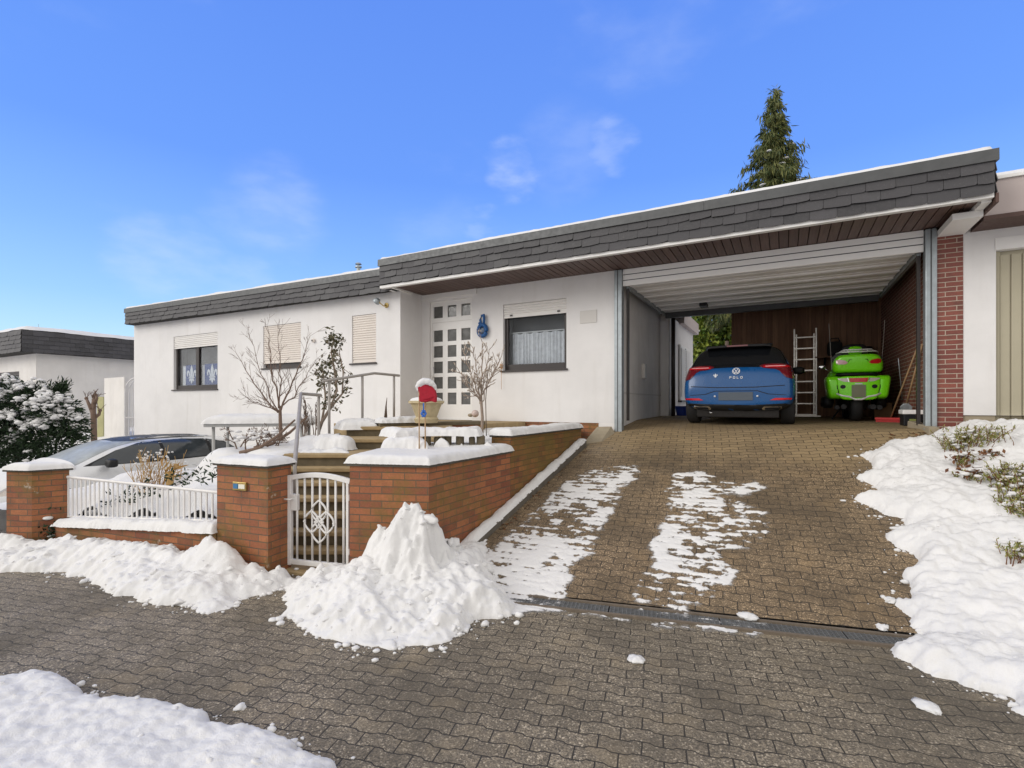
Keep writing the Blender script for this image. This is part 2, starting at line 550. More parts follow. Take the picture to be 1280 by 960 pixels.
def m_stucco(name, col, stain=.15):
    t = NT(name)
    a = t.noise(1.3, 6, .65); b = t.noise(140, 4, .7)
    st = t.node('ShaderNodeTexNoise', {'Scale': 3.0, 'Detail': 5.})
    mp = t.node('ShaderNodeMapping', {'Vector': t.coord('Object'), 'Scale': (1.6, 1.6, .16)})
    t.l.new(mp.outputs[0], st.inputs['Vector'])
    c = t.mix(t.rng(a, .3, .7), tuple(x * (1 - stain * .5) for x in col), col)
    c = t.mix(t.rng(st.outputs[0], .52, .78, 0, stain), c, tuple(x * y for x, y in zip(col, (.62, .58, .52))))
    t.base(c); t.inp(Roughness=.9)
    t.p.inputs['Specular IOR Level'].default_value = .2
    t.inp(Normal=t.bump(b, .35, .004))
    return t.m
def m_slate():
    t = NT('slate')
    r = t.random()
    n = t.noise(18, 5, .65)
    c = t.mix(r, (.026, .025, .028), (.074, .072, .077))
    c = t.mix(t.rng(n, .35, .75, 0, .6), c, (.055, .052, .056))
    c = t.mix(t.rng(t.noise(60, 3), .6, .75, 0, .25), c, (.2, .2, .2))
    t.base(c); t.inp(Roughness=t.rng(r, 0, 1, .5, .7), Normal=t.bump(n, .4, .006))
    return t.m
def m_planks(name, c1, c2, rough=.6, grain=(1, 1, .05), gs=30, bump=.3):
    t = NT(name)
    r = t.random()
    mp = t.node('ShaderNodeMapping', {'Vector': t.coord('Object'), 'Scale': grain})
    off = t.node('ShaderNodeVectorMath', operation='ADD'); t.l.new(mp.outputs[0], off.inputs[0]); t.l.new(t.comb(t.math('MULTIPLY', r, 17.), t.math('MULTIPLY', r, 9.), 0.), off.inputs[1])
    n = t.noise(gs, 6, .65, off.outputs[0])
    c = t.mix(r, c1, c2)
    c = t.mix(t.rng(n, .35, .7, 0, .65), c, tuple(x * .5 for x in c1))
    t.base(c); t.inp(Roughness=rough, Normal=t.bump(n, bump, .004))
    return t.m
def m_leaf(name, c1, c2, rough=.55):
    t = NT(name)
    r = t.random()
    t.base(t.mix(r, c1, c2)); t.inp(Roughness=rough)
    t.p.inputs['Specular IOR Level'].default_value = .3
    return t.m
def m_glass(name='window_glass', tint=(.75, .78, .8), refl=1.0):
    t = NT(name)
    t.n.remove(t.p)
    tr = t.node('ShaderNodeBsdfTransparent', {'Color': tint + (1,)})
    gl = t.node('ShaderNodeBsdfGlossy', {'Color': (1, 1, 1, 1), 'Roughness': .015})
    fr = t.node('ShaderNodeFresnel', {'IOR': 1.55})
    ng = t.noise(1.2, 2); bp = t.bump(ng, .04, .02)
    t.l.new(bp, gl.inputs['Normal'])
    mx = t.node('ShaderNodeMixShader')
    t.l.new(t.math('MULTIPLY', fr.outputs[0], refl, clamp=True), mx.inputs[0]); t.l.new(tr.outputs[0], mx.inputs[1]); t.l.new(gl.outputs[0], mx.inputs[2])
    t.l.new(mx.outputs[0], t.out.inputs['Surface'])
    return t.m
def m_paint(name, col, flake=.25, metal=.3, rough=.3):
    t = NT(name)
    n = t.noise(2.5, 4, .6)
    f = t.noise(900, 2, .5)
    t.base(t.mix(t.rng(f, .4, .6, 0, flake), t.mix(n, tuple(c * .9 for c in col), col), tuple(min(1, c * 1.5) for c in col)))
    t.inp(Roughness=t.rng(t.noise(6, 4), .3, .7, rough - .05, rough + .08), Metallic=metal, Coat_Weight=.25, Coat_Roughness=.06)
    return t.m

M = {}
M['snow'] = m_snow()
M['slush'] = m_slush()
M['brick'] = m_brick('orange_brick', (.37, .130, .055), (.26, .084, .042), (.45, .165, .066), (.15, .105, .07), .235, .0715, .0052, moss=.25, frost=.7)
M['brick_moss'] = m_brick('mossy_brick', (.32, .10, .035), (.20, .06, .030), (.40, .15, .045), (.10, .075, .045), .235, .0715, .0052, moss=.85)
M['brick_dark'] = m_brick('dark_red_brick', (.225, .058, .040), (.185, .046, .034), (.265, .074, .050), (.48, .39, .31), .24, .0655, .0055, rough=.5, bumpd=.004)
M['brick_wall'] = m_brick('garage_brick', (.27, .09, .062), (.22, .07, .05), (.33, .11, .08), (.58, .50, .41), .24, .0655, .006, rough=.6, bumpd=.004)
M['street'] = m_paver('street_pavers', (.164, .138, .102), (.246, .210, .156), (.034, .029, .022))
M['drive'] = m_paver('driveway_pavers', (.155, .112, .068), (.245, .180, .110), (.036, .028, .019), dry=(.37, .27, .145))
M['stucco'] = m_stucco('white_render', (.765, .752, .742))
M['stucco2'] = m_stucco('pale_render', (.74, .715, .68), .2)
M['garage_in'] = m_stucco('garage_render', (.82, .80, .78), .3)
M['slate'] = m_slate()
M['zinc'] = flat('zinc_capping', (.085, .088, .09), .5, .3, .3, 6)
M['galv'] = flat('galvanised_steel', (.36, .40, .42), .45, .55, .3, 9)
M['white_metal'] = flat('white_painted_metal', (.88, .87, .85), .45, 0, .04, 5)
M['white_trim'] = flat('white_trim', (.78, .77, .75), .55, 0, .05, 5)
M['soffit'] = m_planks('brown_soffit_boards', (.095, .052, .040), (.135, .080, .064), .5, (1, .05, 1), 40)
M['dark_gap'] = flat('dark_underlay', (.012, .010, .009), .9)
M['frame'] = flat('dark_brown_frame', (.030, .022, .020), .4, 0, .2, 10)
M['shutter'] = flat('ivory_shutter', (.70, .645, .59), .55, 0, .08, 4)
M['shutter_w'] = flat('white_shutter', (.74, .72, .69), .5, 0, .06, 4)
M['glass'] = m_glass('window_glass', (.9, .92, .94), .22)
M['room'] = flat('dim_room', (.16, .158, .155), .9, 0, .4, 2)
M['pane_dark'] = flat('ribbed_glass', (.10, .10, .096), .12, 0, .55, 9)
M['curtain'] = flat('lace_curtain', (.78, .78, .78), .9, 0, .35, 14, .4, 60)
M['flag_blue'] = flat('blue_cloth', (.012, .055, .24), .85, 0, .12, 20)
M['flag_white'] = flat('white_cloth', (.72, .74, .78), .85, 0, .06, 20)
M['stone'] = flat('mossy_sandstone', (.36, .265, .14), .85, 0, .5, 7, .6, 60)
M['stone_dark'] = flat('weathered_stone', (.13, .105, .065), .9, 0, .55, 9, .7, 50)
M['slab'] = flat('dark_coping_slab', (.085, .075, .06), .85, 0, .4, 12, .5, 60)
M['concrete'] = flat('kerb_concrete', (.13, .115, .095), .9, 0, .45, 8, .6, 70)
M['conc_light'] = flat('light_concrete', (.33, .28, .20), .9, 0, .3, 6, .5, 60)
M['white_iron'] = flat('white_painted_iron', (.78, .77, .75), .4, 0, .1, 9)
M['grey_iron'] = flat('off_white_iron', (.70, .685, .665), .5, 0, .15, 9)
M['steel'] = flat('brushed_steel', (.36, .335, .31), .5, .25, .2, 14)
M['grate'] = flat('grate_steel', (.20, .205, .21), .45, .4, .3, 20)
M['brass'] = flat('brass', (.50, .36, .13), .35, .8, .2, 20)
M['sign_blue'] = flat('blue_enamel', (.04, .17, .36), .4)
M['sign_white'] = flat('white_label', (.75, .72, .62), .5)
M['black'] = flat('black_plastic', (.012, .012, .013), .5, 0, .3, 20, spec=.3)
M['rubber'] = flat('tyre_rubber', (.016, .016, .017), .8, 0, .3, 20, .4, 90)
M['tint'] = flat('tinted_glass', (.008, .009, .011), .10, 0, .2, 3, spec=.32)
M['car_glass'] = flat('car_glass', (.035, .042, .048), .08, 0, .5, 3, coat=.3)
M['windscreen'] = flat('windscreen_pale_reflection', (.33, .355, .355), .35, 0, .5, 5, coat=.15, spec=.3)  # pale cloud reflection painted into the glass colour
M['blue_paint'] = m_paint('blue_car_paint', (.001, .072, .235), .0, .0, .28)
M['silver_paint'] = m_paint('silver_car_paint', (.70, .71, .72), .2, .35, .32)
M['green_paint'] = m_paint('lime_green_paint', (.22, .86, .008), .12, .05, .25)
M['red_lens'] = flat('red_lens', (.55, .006, .012), .2, 0, .3, 30, coat=.25)
M['red_dark'] = flat('dark_red_lens', (.13, .006, .012), .15, 0, .3, 30, coat=1.)
M['pink_lens'] = flat('pale_lens', (.70, .42, .44), .15, 0, .2, 40, coat=1.)
M['clear_lens'] = flat('clear_lens', (.58, .52, .47), .15, 0, .3, 40, coat=1.)
M['chrome'] = flat('chrome', (.75, .75, .75), .12, 1., .08, 10)
M['plate'] = flat('blank_plate', (.075, .095, .12), .5, 0, .05, 5)
M['plate_o'] = flat('blank_plate_olive', (.19, .20, .125), .5, 0, .05, 5)
M['painted_chrome_gleam'] = flat('painted_chrome_gleam', (.80, .80, .79), .3, .25, .08, 10)  # pale grey with the bright reflections of chrome painted in
M['alu'] = flat('aluminium', (.58, .55, .50), .35, .8, .12, 14)
M['oldwood'] = m_planks('dark_wood_boards', (.25, .130, .075), (.38, .215, .125), .75, (1, 1, .06), 22)
M['handle'] = flat('wooden_handle', (.42, .27, .14), .6, 0, .25, 25)
M['red_plastic'] = flat('red_bristles', (.55, .03, .03), .6, 0, .25, 40)
M['red_cloth'] = flat('crimson_felt', (.36, .008, .025), .85, 0, .25, 25, .5, 80)
M['blue_plastic'] = flat('blue_plastic', (.015, .05, .34), .45)
M['blue_glaze'] = flat('blue_straw', (.012, .085, .26), .6, 0, .5, 40, .8, 60)
M['cardboard'] = flat('cardboard', (.30, .18, .09), .85)
M['bark'] = flat('bark', (.14, .10, .075), .9, 0, .4, 25, .8, 50)
M['bark_pale'] = flat('pale_bark', (.30, .235, .185), .9, 0, .35, 30, .7, 60)
M['bark_red'] = flat('reddish_bark', (.17, .115, .085), .9, 0, .4, 30, .6, 50)
M['straw'] = m_leaf('dry_stems', (.36, .20, .06), (.55, .37, .15))
M['yew'] = m_leaf('yew_needles', (.010, .022, .010), (.030, .058, .022))
M['conifer'] = m_leaf('cypress_sprays', (.040, .070, .022), (.165, .165, .05))
M['conifer_w'] = M['snow']
M['laurel'] = m_leaf('laurel_leaves', (.05, .11, .014), (.26, .30, .045))
M['heath'] = m_leaf('heath_shoots', (.13, .16, .035), (.36, .34, .10))
M['heath_pale'] = m_leaf('pale_bracts', (.55, .48, .40), (.75, .68, .60))
M['climber'] = m_leaf('climber_leaves', (.06, .065, .03), (.16, .135, .075))
M['leaf_brown'] = m_leaf('fallen_leaves', (.10, .035, .015), (.22, .10, .04))
M['pot'] = flat('mossy_terracotta', (.50, .42, .26), .85, 0, .35, 10, .5, 40)
M['plastic_grey'] = flat('grey_plastic', (.38, .38, .37), .6)
M['ochre_door'] = flat('beige_door_paint', (.40, .365, .265), .5, 0, .08, 4)
M['fascia_pale'] = flat('pale_fascia', (.50, .43, .41), .6, 0, .06, 3)
M['brown_trim'] = flat('brown_trim', (.085, .045, .035), .6)
M['plaque'] = flat('grey_plaque', (.60, .58, .55), .6, 0, .03, 3)
M['flower_blue'] = flat('blue_petals', (.02, .12, .45), .6)
# ================================================================== GROUND
def grid_obj(name, X, Y, Z, keep, mat, uvrot=None, parent=None, smooth=True, attr=None):
    # X, Y, Z: 2-D arrays; keep: bool per cell
    ny, nx = X.shape
    used = np.zeros((ny, nx), bool)
    used[:-1, :-1] |= keep; used[1:, :-1] |= keep; used[:-1, 1:] |= keep; used[1:, 1:] |= keep
    idx = -np.ones((ny, nx), int); idx[used] = np.arange(used.sum())
    co = np.stack([X[used], Y[used], Z[used]], 1)
    j, i = np.nonzero(keep)
    fc = np.stack([idx[j, i], idx[j, i + 1], idx[j + 1, i + 1], idx[j + 1, i]], 1)
    me = bpy.data.meshes.new(name)
    me.vertices.add(len(co)); me.vertices.foreach_set('co', co.ravel())
    me.loops.add(len(fc) * 4); me.loops.foreach_set('vertex_index', fc.ravel())
    me.polygons.add(len(fc)); me.polygons.foreach_set('loop_start', np.arange(0, len(fc) * 4, 4)); me.polygons.foreach_set('loop_total', np.full(len(fc), 4))
    uv = me.uv_layers.new(name='UVMap')
    a = uvrot or 0.0
    u = co[:, 0] * math.cos(a) + co[:, 1] * math.sin(a); v = -co[:, 0] * math.sin(a) + co[:, 1] * math.cos(a)
    uvs = np.stack([u[fc.ravel()], v[fc.ravel()]], 1)
    uv.data.foreach_set('uv', uvs.ravel())
    if attr is not None:
        at_ = me.attributes.new('thick', 'FLOAT', 'POINT'); at_.data.foreach_set('value', attr[used].astype(np.float32))
    me.update(calc_edges=True); me.validate()
    if smooth: me.polygons.foreach_set('use_smooth', [True] * len(me.polygons))
    me.materials.append(mat)
    o = bpy.data.objects.new(name, me); COL.objects.link(o)
    if parent is not None:
        o.parent = parent; o.matrix_parent_inverse = world_of(parent).inverted()
    return o
GA = math.atan(.2295)
def mesh_xy(x0, x1, y0, y1, r):
    xs = np.linspace(x0, x1, max(2, int(round((x1 - x0) / r)) + 1)); ys = np.linspace(y0, y1, max(2, int(round((y1 - y0) / r)) + 1))
    return np.meshgrid(xs, ys)

# far ground: one sheet to the horizon, covered in snow
gx = np.unique(np.concatenate([np.linspace(-600, -40, 12), np.linspace(-40, 40, 41), np.linspace(40, 600, 12)]))
gy = np.unique(np.concatenate([np.linspace(-600, -20, 12), np.linspace(-20, 40, 61), np.linspace(40, 900, 14)]))
X, Y = np.meshgrid(gx, gy)
Z = -.45 + 1.6 * sstep(4.5, 9.5, Y) + .0 * X
Z = np.where((X < -8), Z - .35 * sstep(3, 9, Y), Z)
tag(grid_obj('ground', X, Y, Z, np.ones((Y.shape[0] - 1, Y.shape[1] - 1), bool), M['snow']), kind='structure')

# the paved street and pavement: one sheet of wavy pavers up to the drain
U, V = np.meshgrid(np.linspace(-40, 40, 161), np.linspace(-14, 0, 29))
X = U + 0 * V; Y = Yg(X) + V + .12
tag(grid_obj('pavement', X, Y, Zstreet(X, Y), np.ones((28, 160), bool), M['street'], GA), kind='structure')
# driveway ramp up into the garage
U, V = np.meshgrid(np.linspace(-2.9, 3.3, 63), np.linspace(0, 1, 101))
X = U; Y = Yg(X) + .12 + V * (13.7 - Yg(X) - .12)
tag(grid_obj('driveway', X, Y, Zdrive(X, Y) + .004, np.ones((100, 62), bool), M['drive'], GA * .6), kind='structure')

# drain channel across the foot of the driveway
drain = thing('drain_channel', 'long steel drain grating across the foot of the driveway', 'drain', (-.5, Yg(-.5), 0))
d0, d1 = Vector((-2.15, Yg(-2.15), 0)), Vector((1.25, Yg(1.25), 0))
dv = (d1 - d0).normalized(); dn = Vector((-dv.y, dv.x, 0))
fr = MB()
for off in (-.085, .085):
    a = d0 + dn * off; L = (d1 - d0).length
    fr.cbox(a + dv * L / 2 + Vector((0, 0, .006 + (.012 if off > 0 else 0))), (L, .028, .03), GA)
fr.build('frame', flat('drain_frame', (.15, .12, .09), .8, 0, .4, 20), drain)
L = (d1 - d0).length
nseg = 4
for k in range(nseg):
    g = MB()
    s0 = k * L / nseg + .01; s1 = (k + 1) * L / nseg - .01
    for q in range(-2, 3):
        g.cbox(d0 + dv * (s0 + s1) / 2 + dn * q * .028 + Vector((0, 0, .014)), (s1 - s0, .006, .012), GA)
    nb = int((s1 - s0) / .034)
    for q in range(nb + 1):
        g.cbox(d0 + dv * (s0 + (s1 - s0) * q / nb) + Vector((0, 0, .0135)), (.006, .14, .012), GA)
    g.build('grating', M['grate'], drain)
g = MB(); g.cbox(d0 + dv * L / 2 + Vector((0, 0, .0045)), (L, .15, .003), GA); g.build('channel_bed', M['dark_gap'], drain)

# ================================================================== HOUSE
D1, D2, DF, DW = 8.09, 8.8, 7.7, 7.85
house = thing('house', 'white rendered flat roofed bungalow with slate eaves, open garage and low left wing', 'house', (-5, 8.8, 1.3))
def holed_wall(mb, x0, x1, z0, z1, y, holes, depth=.13, thick=.3, zf=None):
    xs = sorted({x0, x1, *[h[0] for h in holes], *[h[1] for h in holes]})
    zs = sorted({z0, z1, *[h[2] for h in holes], *[h[3] for h in holes]})
    inside = lambda x, z: any(h[0] < x < h[1] and h[2] < z < h[3] for h in holes)
    vs = {}
    def V(x, z):
        if (x, z) not in vs: vs[(x, z)] = mb.bm.verts.new((x, y, z))
        return vs[(x, z)]
    for i in range(len(xs) - 1):
        for j in range(len(zs) - 1):
            if not inside((xs[i] + xs[i + 1]) / 2, (zs[j] + zs[j + 1]) / 2):
                mb.face([V(xs[i], zs[j]), V(xs[i + 1], zs[j]), V(xs[i + 1], zs[j + 1]), V(xs[i], zs[j + 1])])
    for a, b, c, d in holes:
        for p, q in (((a, c), (a, d)), ((a, d), (b, d)), ((b, d), (b, c)), ((b, c), (a, c))):
            mb.poly([(p[0], y, p[1]), (p[0], y + depth, p[1]), (q[0], y + depth, q[1]), (q[0], y, q[1])])
# openings of the low wing (left) and of the entrance wall
WX0, WX1 = -18.1, -7.12
W1 = (pY(217, 420, D1).x, pY(272, 420, D1).x, 2.17, 3.73)
W2 = (pY(329, 420, D1).x, pY(376, 420, D1).x, 2.66, 3.73)
W3 = (pY(440, 420, D1).x, pY(470, 420, D1).x, 2.66, 3.73)
mb = MB()
holed_wall(mb, WX0, WX1, -.4, 4.25, D1, [W1, W2, W3])
mb.box(WX0, WX1 - .002, D1 + .45, D1 + .55, -.4, 4.25)
mb.poly([(WX0, D1, -.4), (WX0, D1, 4.25), (WX0, 15, 4.25), (WX0, 15, -.4)])
mb.poly([(WX1, D1, -.4), (WX1, D2 + .0, -.4), (WX1, D2, 4.25), (WX1, D1, 4.25)])
mb.poly([(WX0, 15, -.4), (WX0, 15, 4.25), (WX1, 15, 4.25), (WX1, 15, -.4)])
mb.build('wing_wall', M['stucco'], house, recalc=False)
EX1 = -2.70
DO = (pY(537, 450, D2).x, pY(590, 450, D2).x, 1.40, 4.0)
W4 = (pY(629, 420, D2).x, pY(708, 420, D2).x, 2.43, 3.77)
PLZ = 1.415
mb = MB()
holed_wall(mb, WX1, EX1, PLZ, 4.19, D2, [DO, W4])
mb.box(WX1, EX1 - .002, D2 + .45, D2 + .55, PLZ, 4.19)
mb.build('entrance_wall', M['stucco'], house, recalc=False)
mb = MB()
mb.box(EX1 - .3, EX1, D2 + .001, 12.6, 1.1, 4.19)      # garage side wall
mb.build('garage_side_wall', M['garage_in'], house)
mb = MB(); mb.box(DO[1] + .02, EX1 - .004, D2 + .012, D2 + .3, .9, PLZ - .003); mb.build('plinth', M['brick'], house)
mb = MB(); mb.box(EX1 - .25, EX1 + .012, 8.95, 12.62, 1.95, 1.975); mb.build('wall_rail', M['plaque'], house)
# window builder
def window(hole, y, shut, mull=False, parent=house, name='window', shutter_mat='shutter_w', slat=.052, inner=None, sillw=.05):
    x0, x1, z0, z1 = hole
    fy = y + .075
    f = MB()
    fw = .075
    lo = z0 if not sillw else z0
    f.box(x0, x0 + fw, fy, fy + .06, lo, z1); f.box(x1 - fw, x1, fy, fy + .06, lo, z1)
    f.box(x0 + fw, x1 - fw, fy + .001, fy + .061, lo, lo + fw * 1.6); f.box(x0 + fw, x1 - fw, fy + .001, fy + .061, z1 - .1, z1)
    if mull:
        xm = (x0 + x1) / 2; f.box(xm - .075, xm + .075, fy - .006, fy + .058, lo + fw * 1.6, z1 - .1)
    w = f.build(name, M['frame'], parent, bevel=.006)
    p = MB(); p.box(x0 + fw - .01, x1 - fw + .01, fy + .028, fy + .034, lo + .1, z1 - .09); p.build('pane', M['glass'], w)
    s = MB(); s.box(x0 - .05, x1 + .03, y - .045, y + .074, z0 - .035, z0 - .003); s.build('sill', M['frame'], w, bevel=.004)
    b = MB(); b.box(x0 + .02, x1 - .02, y + .36, y + .38, lo, z1 - .02); b.build('dim_room_panel', M['room'], w)  # dark panel whose colour stands in for the unlit room
    # roller shutter: curved slats from the top down to shut
    r = MB()
    r.box(x0 + .004, x1 - .004, y + .03, y + .07, shut, z1 - .004)
    z = z1 - .004
    while z - slat > shut - .001:
        prof = [(y + .03, z), (y + .014, z - slat * .25), (y + .012, z - slat * .6), (y + .022, z - slat * .84), (y + .034, z - slat * .86), (y + .034, z - slat)]
        for (ya, za), (yb, zb) in zip(prof, prof[1:]):
            r.poly([(x0 + .006, ya, za), (x0 + .006, yb, zb), (x1 - .006, yb, zb), (x1 - .006, ya, za)])
        z -= slat
    r.box(x0 + .004, x1 - .004, y + .015, y + .035, shut - .03, shut)
    r.build('roller_shutter', M[shutter_mat], w, recalc=True)
    if inner: inner(w, x0 + fw, x1 - fw, lo, z1, y)
    return w
def fleur(mb, cx, y, cz, h, n=14):
    # fleur-de-lis cut from a thin sheet: centre petal, two curling side petals, band and foot
    def outline(pts):
        mb.plate([(cx + px * h, y, cz + pz * h) for px, pz in pts], (0, -.004, 0))
    cen = [(0, .5), (.10, .30), (.125, .15), (.09, 0), (.05, -.12), (-.05, -.12), (-.09, 0), (-.125, .15), (-.10, .30)]
    outline(cen[::-1])
    for s in (-1, 1):
        side = [(.06, -.12), (.13, .02), (.22, .20), (.32, .24), (.42, .17), (.44, .02), (.37, -.10), (.33, -.02), (.35, .07), (.30, .12), (.24, .04), (.19, -.12)]
        o = [(s * a, b) for a, b in side]
        outline(o if s < 0 else o[::-1])
        ft = [(.03, -.20), (.17, -.20), (.24, -.30), (.17, -.36), (.10, -.28), (.06, -.40), (0, -.48), (0, -.20)]
        o = [(s * a, b) for a, b in ft]
        outline(o if s < 0 else o[::-1])
    mb.box(cx - .26 * h, cx + .26 * h, y - .005, y - .0005, cz - .19 * h, cz - .13 * h)
def flags(w, x0, x1, z0, z1, y):
    xm = (x0 + x1) / 2
    for a, b in ((x0 + .24, xm - .12), (xm + .18, x1 - .06)):
        c = MB()
        n = 12
        top, bot = z0 + .72, z0 + .13
        pr = None
        for i in range(n + 1):
            x = lerp(a, b, i / n); yy = y + .175 + .008 * math.sin(i * 1.4)
            v = (c.bm.verts.new((x, yy, bot)), c.bm.verts.new((x, yy, top)))
            if pr: c.face([pr[0], v[0], v[1], pr[1]])
            pr = v
        f = c.build('flag', M['flag_blue'], w)
        m = f.modifiers.new('thick', 'SOLIDIFY'); m.thickness = .003
        e = MB(); fleur(e, (a + b) / 2, y + .160, (top + bot) / 2 + .01, .56); e.build('emblem', M['flag_white'], w, recalc=True)
        h = MB(); h.box(a - .14, a - .005, y + .172, y + .176, bot, top - .02); h.build('curtain', M['curtain'], w)
def lace(w, x0, x1, z0, z1, y):
    c = MB()
    n = 110; top, bot = z0 + .76, z0 + .12
    pr = None
    for i in range(n + 1):
        x = lerp(x0 + .02, x1 - .02, i / n)
        d = .022 * math.sin(i * .82 + 1.2 * math.sin(i * .21)) + .01 * math.sin(i * 2.1)
        v = (c.bm.verts.new((x, y + .235 + d, bot + .02 * abs(math.sin(i * .5)))), c.bm.verts.new((x, y + .235 + d * .6, top + .012 * math.sin(i * .3))))
        if pr: c.face([pr[0], v[0], v[1], pr[1]])
        pr = v
    c.build('curtain', M['curtain'], w, smooth=True)
    b = MB(); b.tube([(x0, y + .225, top + .02), (x1, y + .225, top + .02)], .012, 8); b.build('curtain_rod', M['white_trim'], w)
window(W1, D1, 3.40, True, inner=flags)
window(W2, D1, 2.80, shutter_mat='shutter')
window(W3, D1, 2.70, shutter_mat='shutter')
w4 = window(W4, D2, 3.52, False, inner=lace)
for fx in (.13, .88):
    k = MB(); k.cbox((lerp(W4[0], W4[1], fx), D2 + .008, 3.535), (.05, .02, .03)); k.build('shutter_stop', M['frame'], w4)
# front door with three columns of ribbed panes
dw = MB()
dx0, dx1 = DO[0], DO[1]
cols = [(542, 553.5), (559.5, 570.5), (576.5, 588)]
rowc = [3.77, 3.245, 2.90, 2.555, 2.215, 1.87]
holes = []
for a, b in cols:
    xa, xb = pY(a, 450, D2 + .04).x, pY(b, 450, D2 + .04).x
    for zc in rowc: holes.append((xa, xb, zc - .128, zc + .128))
holed_wall(dw, dx0 + .002, dx1 - .002, 1.41, 4.0, D2 + .04, holes, depth=.035)
door = dw.build('front_door', M['white_trim'], house, recalc=False)
for h in holes:
    p = MB(); p.box(h[0] - .004, h[1] + .004, D2 + .066, D2 + .072, h[2] - .004, h[3] + .004)
    p.build('glass_pane', M['pane_dark'], door)
q = MB(); q.box(dx0 + .06, dx1 - .03, D2 + .034, D2 + .043, 3.535, 3.545); q.box(dx0 + .05, dx0 + .056, D2 + .034, D2 + .043, 1.42, 3.535); q.build('door_seam', M['plaque'], door)
q = MB(); q.tube([(dx0 + .09, D2 + .035, 2.35), (dx0 + .09, D2 - .02, 2.35), (dx0 + .09, D2 - .02, 2.55), (dx0 + .09, D2 + .035, 2.55)], .012, 8); q.build('handle', M['white_metal'], door, smooth=True)
q = MB(); q.box(WX1 + .003, DO[1] + .12, D2 - .03, D2 - .001, 4.06, 4.185); q.build('door_head_trim', M['white_trim'], house)
# slate-hung roof edge: overlapping shingles as real plates
def shingles(mb, p0, p1, rows, zt0, zt1, h, nrm, w=.30, seed=1):
    rnd = random.Random(seed)
    d = Vector(p1) - Vector(p0); d.z = 0; L = d.length; d.normalize()
    n = max(1, int(L / w)); w = L / n
    rh = h / rows
    for r in range(rows):
        off = (r % 2) * w * .5
        k = -1
        while k * w + off < L:
            a = max(0, k * w + off); b = min(L, (k + 1) * w + off)
            k += 1
            if b - a < .02: continue
            t0, t1 = a / L, b / L
            zA = lerp(zt0, zt1, t0) - r * rh; zB = lerp(zt0, zt1, t1) - r * rh
            lift = .022 + rnd.random() * .014
            dz = rnd.uniform(-.006, .006); sk = rnd.uniform(-.008, .008)
            low = rh * 1.0
            pts = []
            top = [(a + .002, zA + rh * .35, .003), (b - .002, zB + rh * .35, .003)]
            bl, br_ = (a + .0015, zA - low + dz + sk), (b - .0015, zB - low + dz - sk)
            # one rounded lower corner, as on old German slating
            seq = [(b - .002, zB + rh * .12, .004 + lift * .1), (a + .002, zA + rh * .12, .004 + lift * .1), (bl[0], bl[1] + .004, lift), (lerp(a, b, .55), lerp(bl[1], br_[1], .55) + 0, lift),
                   (lerp(a, b, .93), br_[1] + .006, lift), (br_[0], br_[1] + .022, lift * .9)]
            P = [Vector(p0) + d * s + Vector(nrm) * o + Vector((0, 0, z - p0[2])) for s, z, o in seq]
            mb.plate(P, Vector(nrm) * -.008)
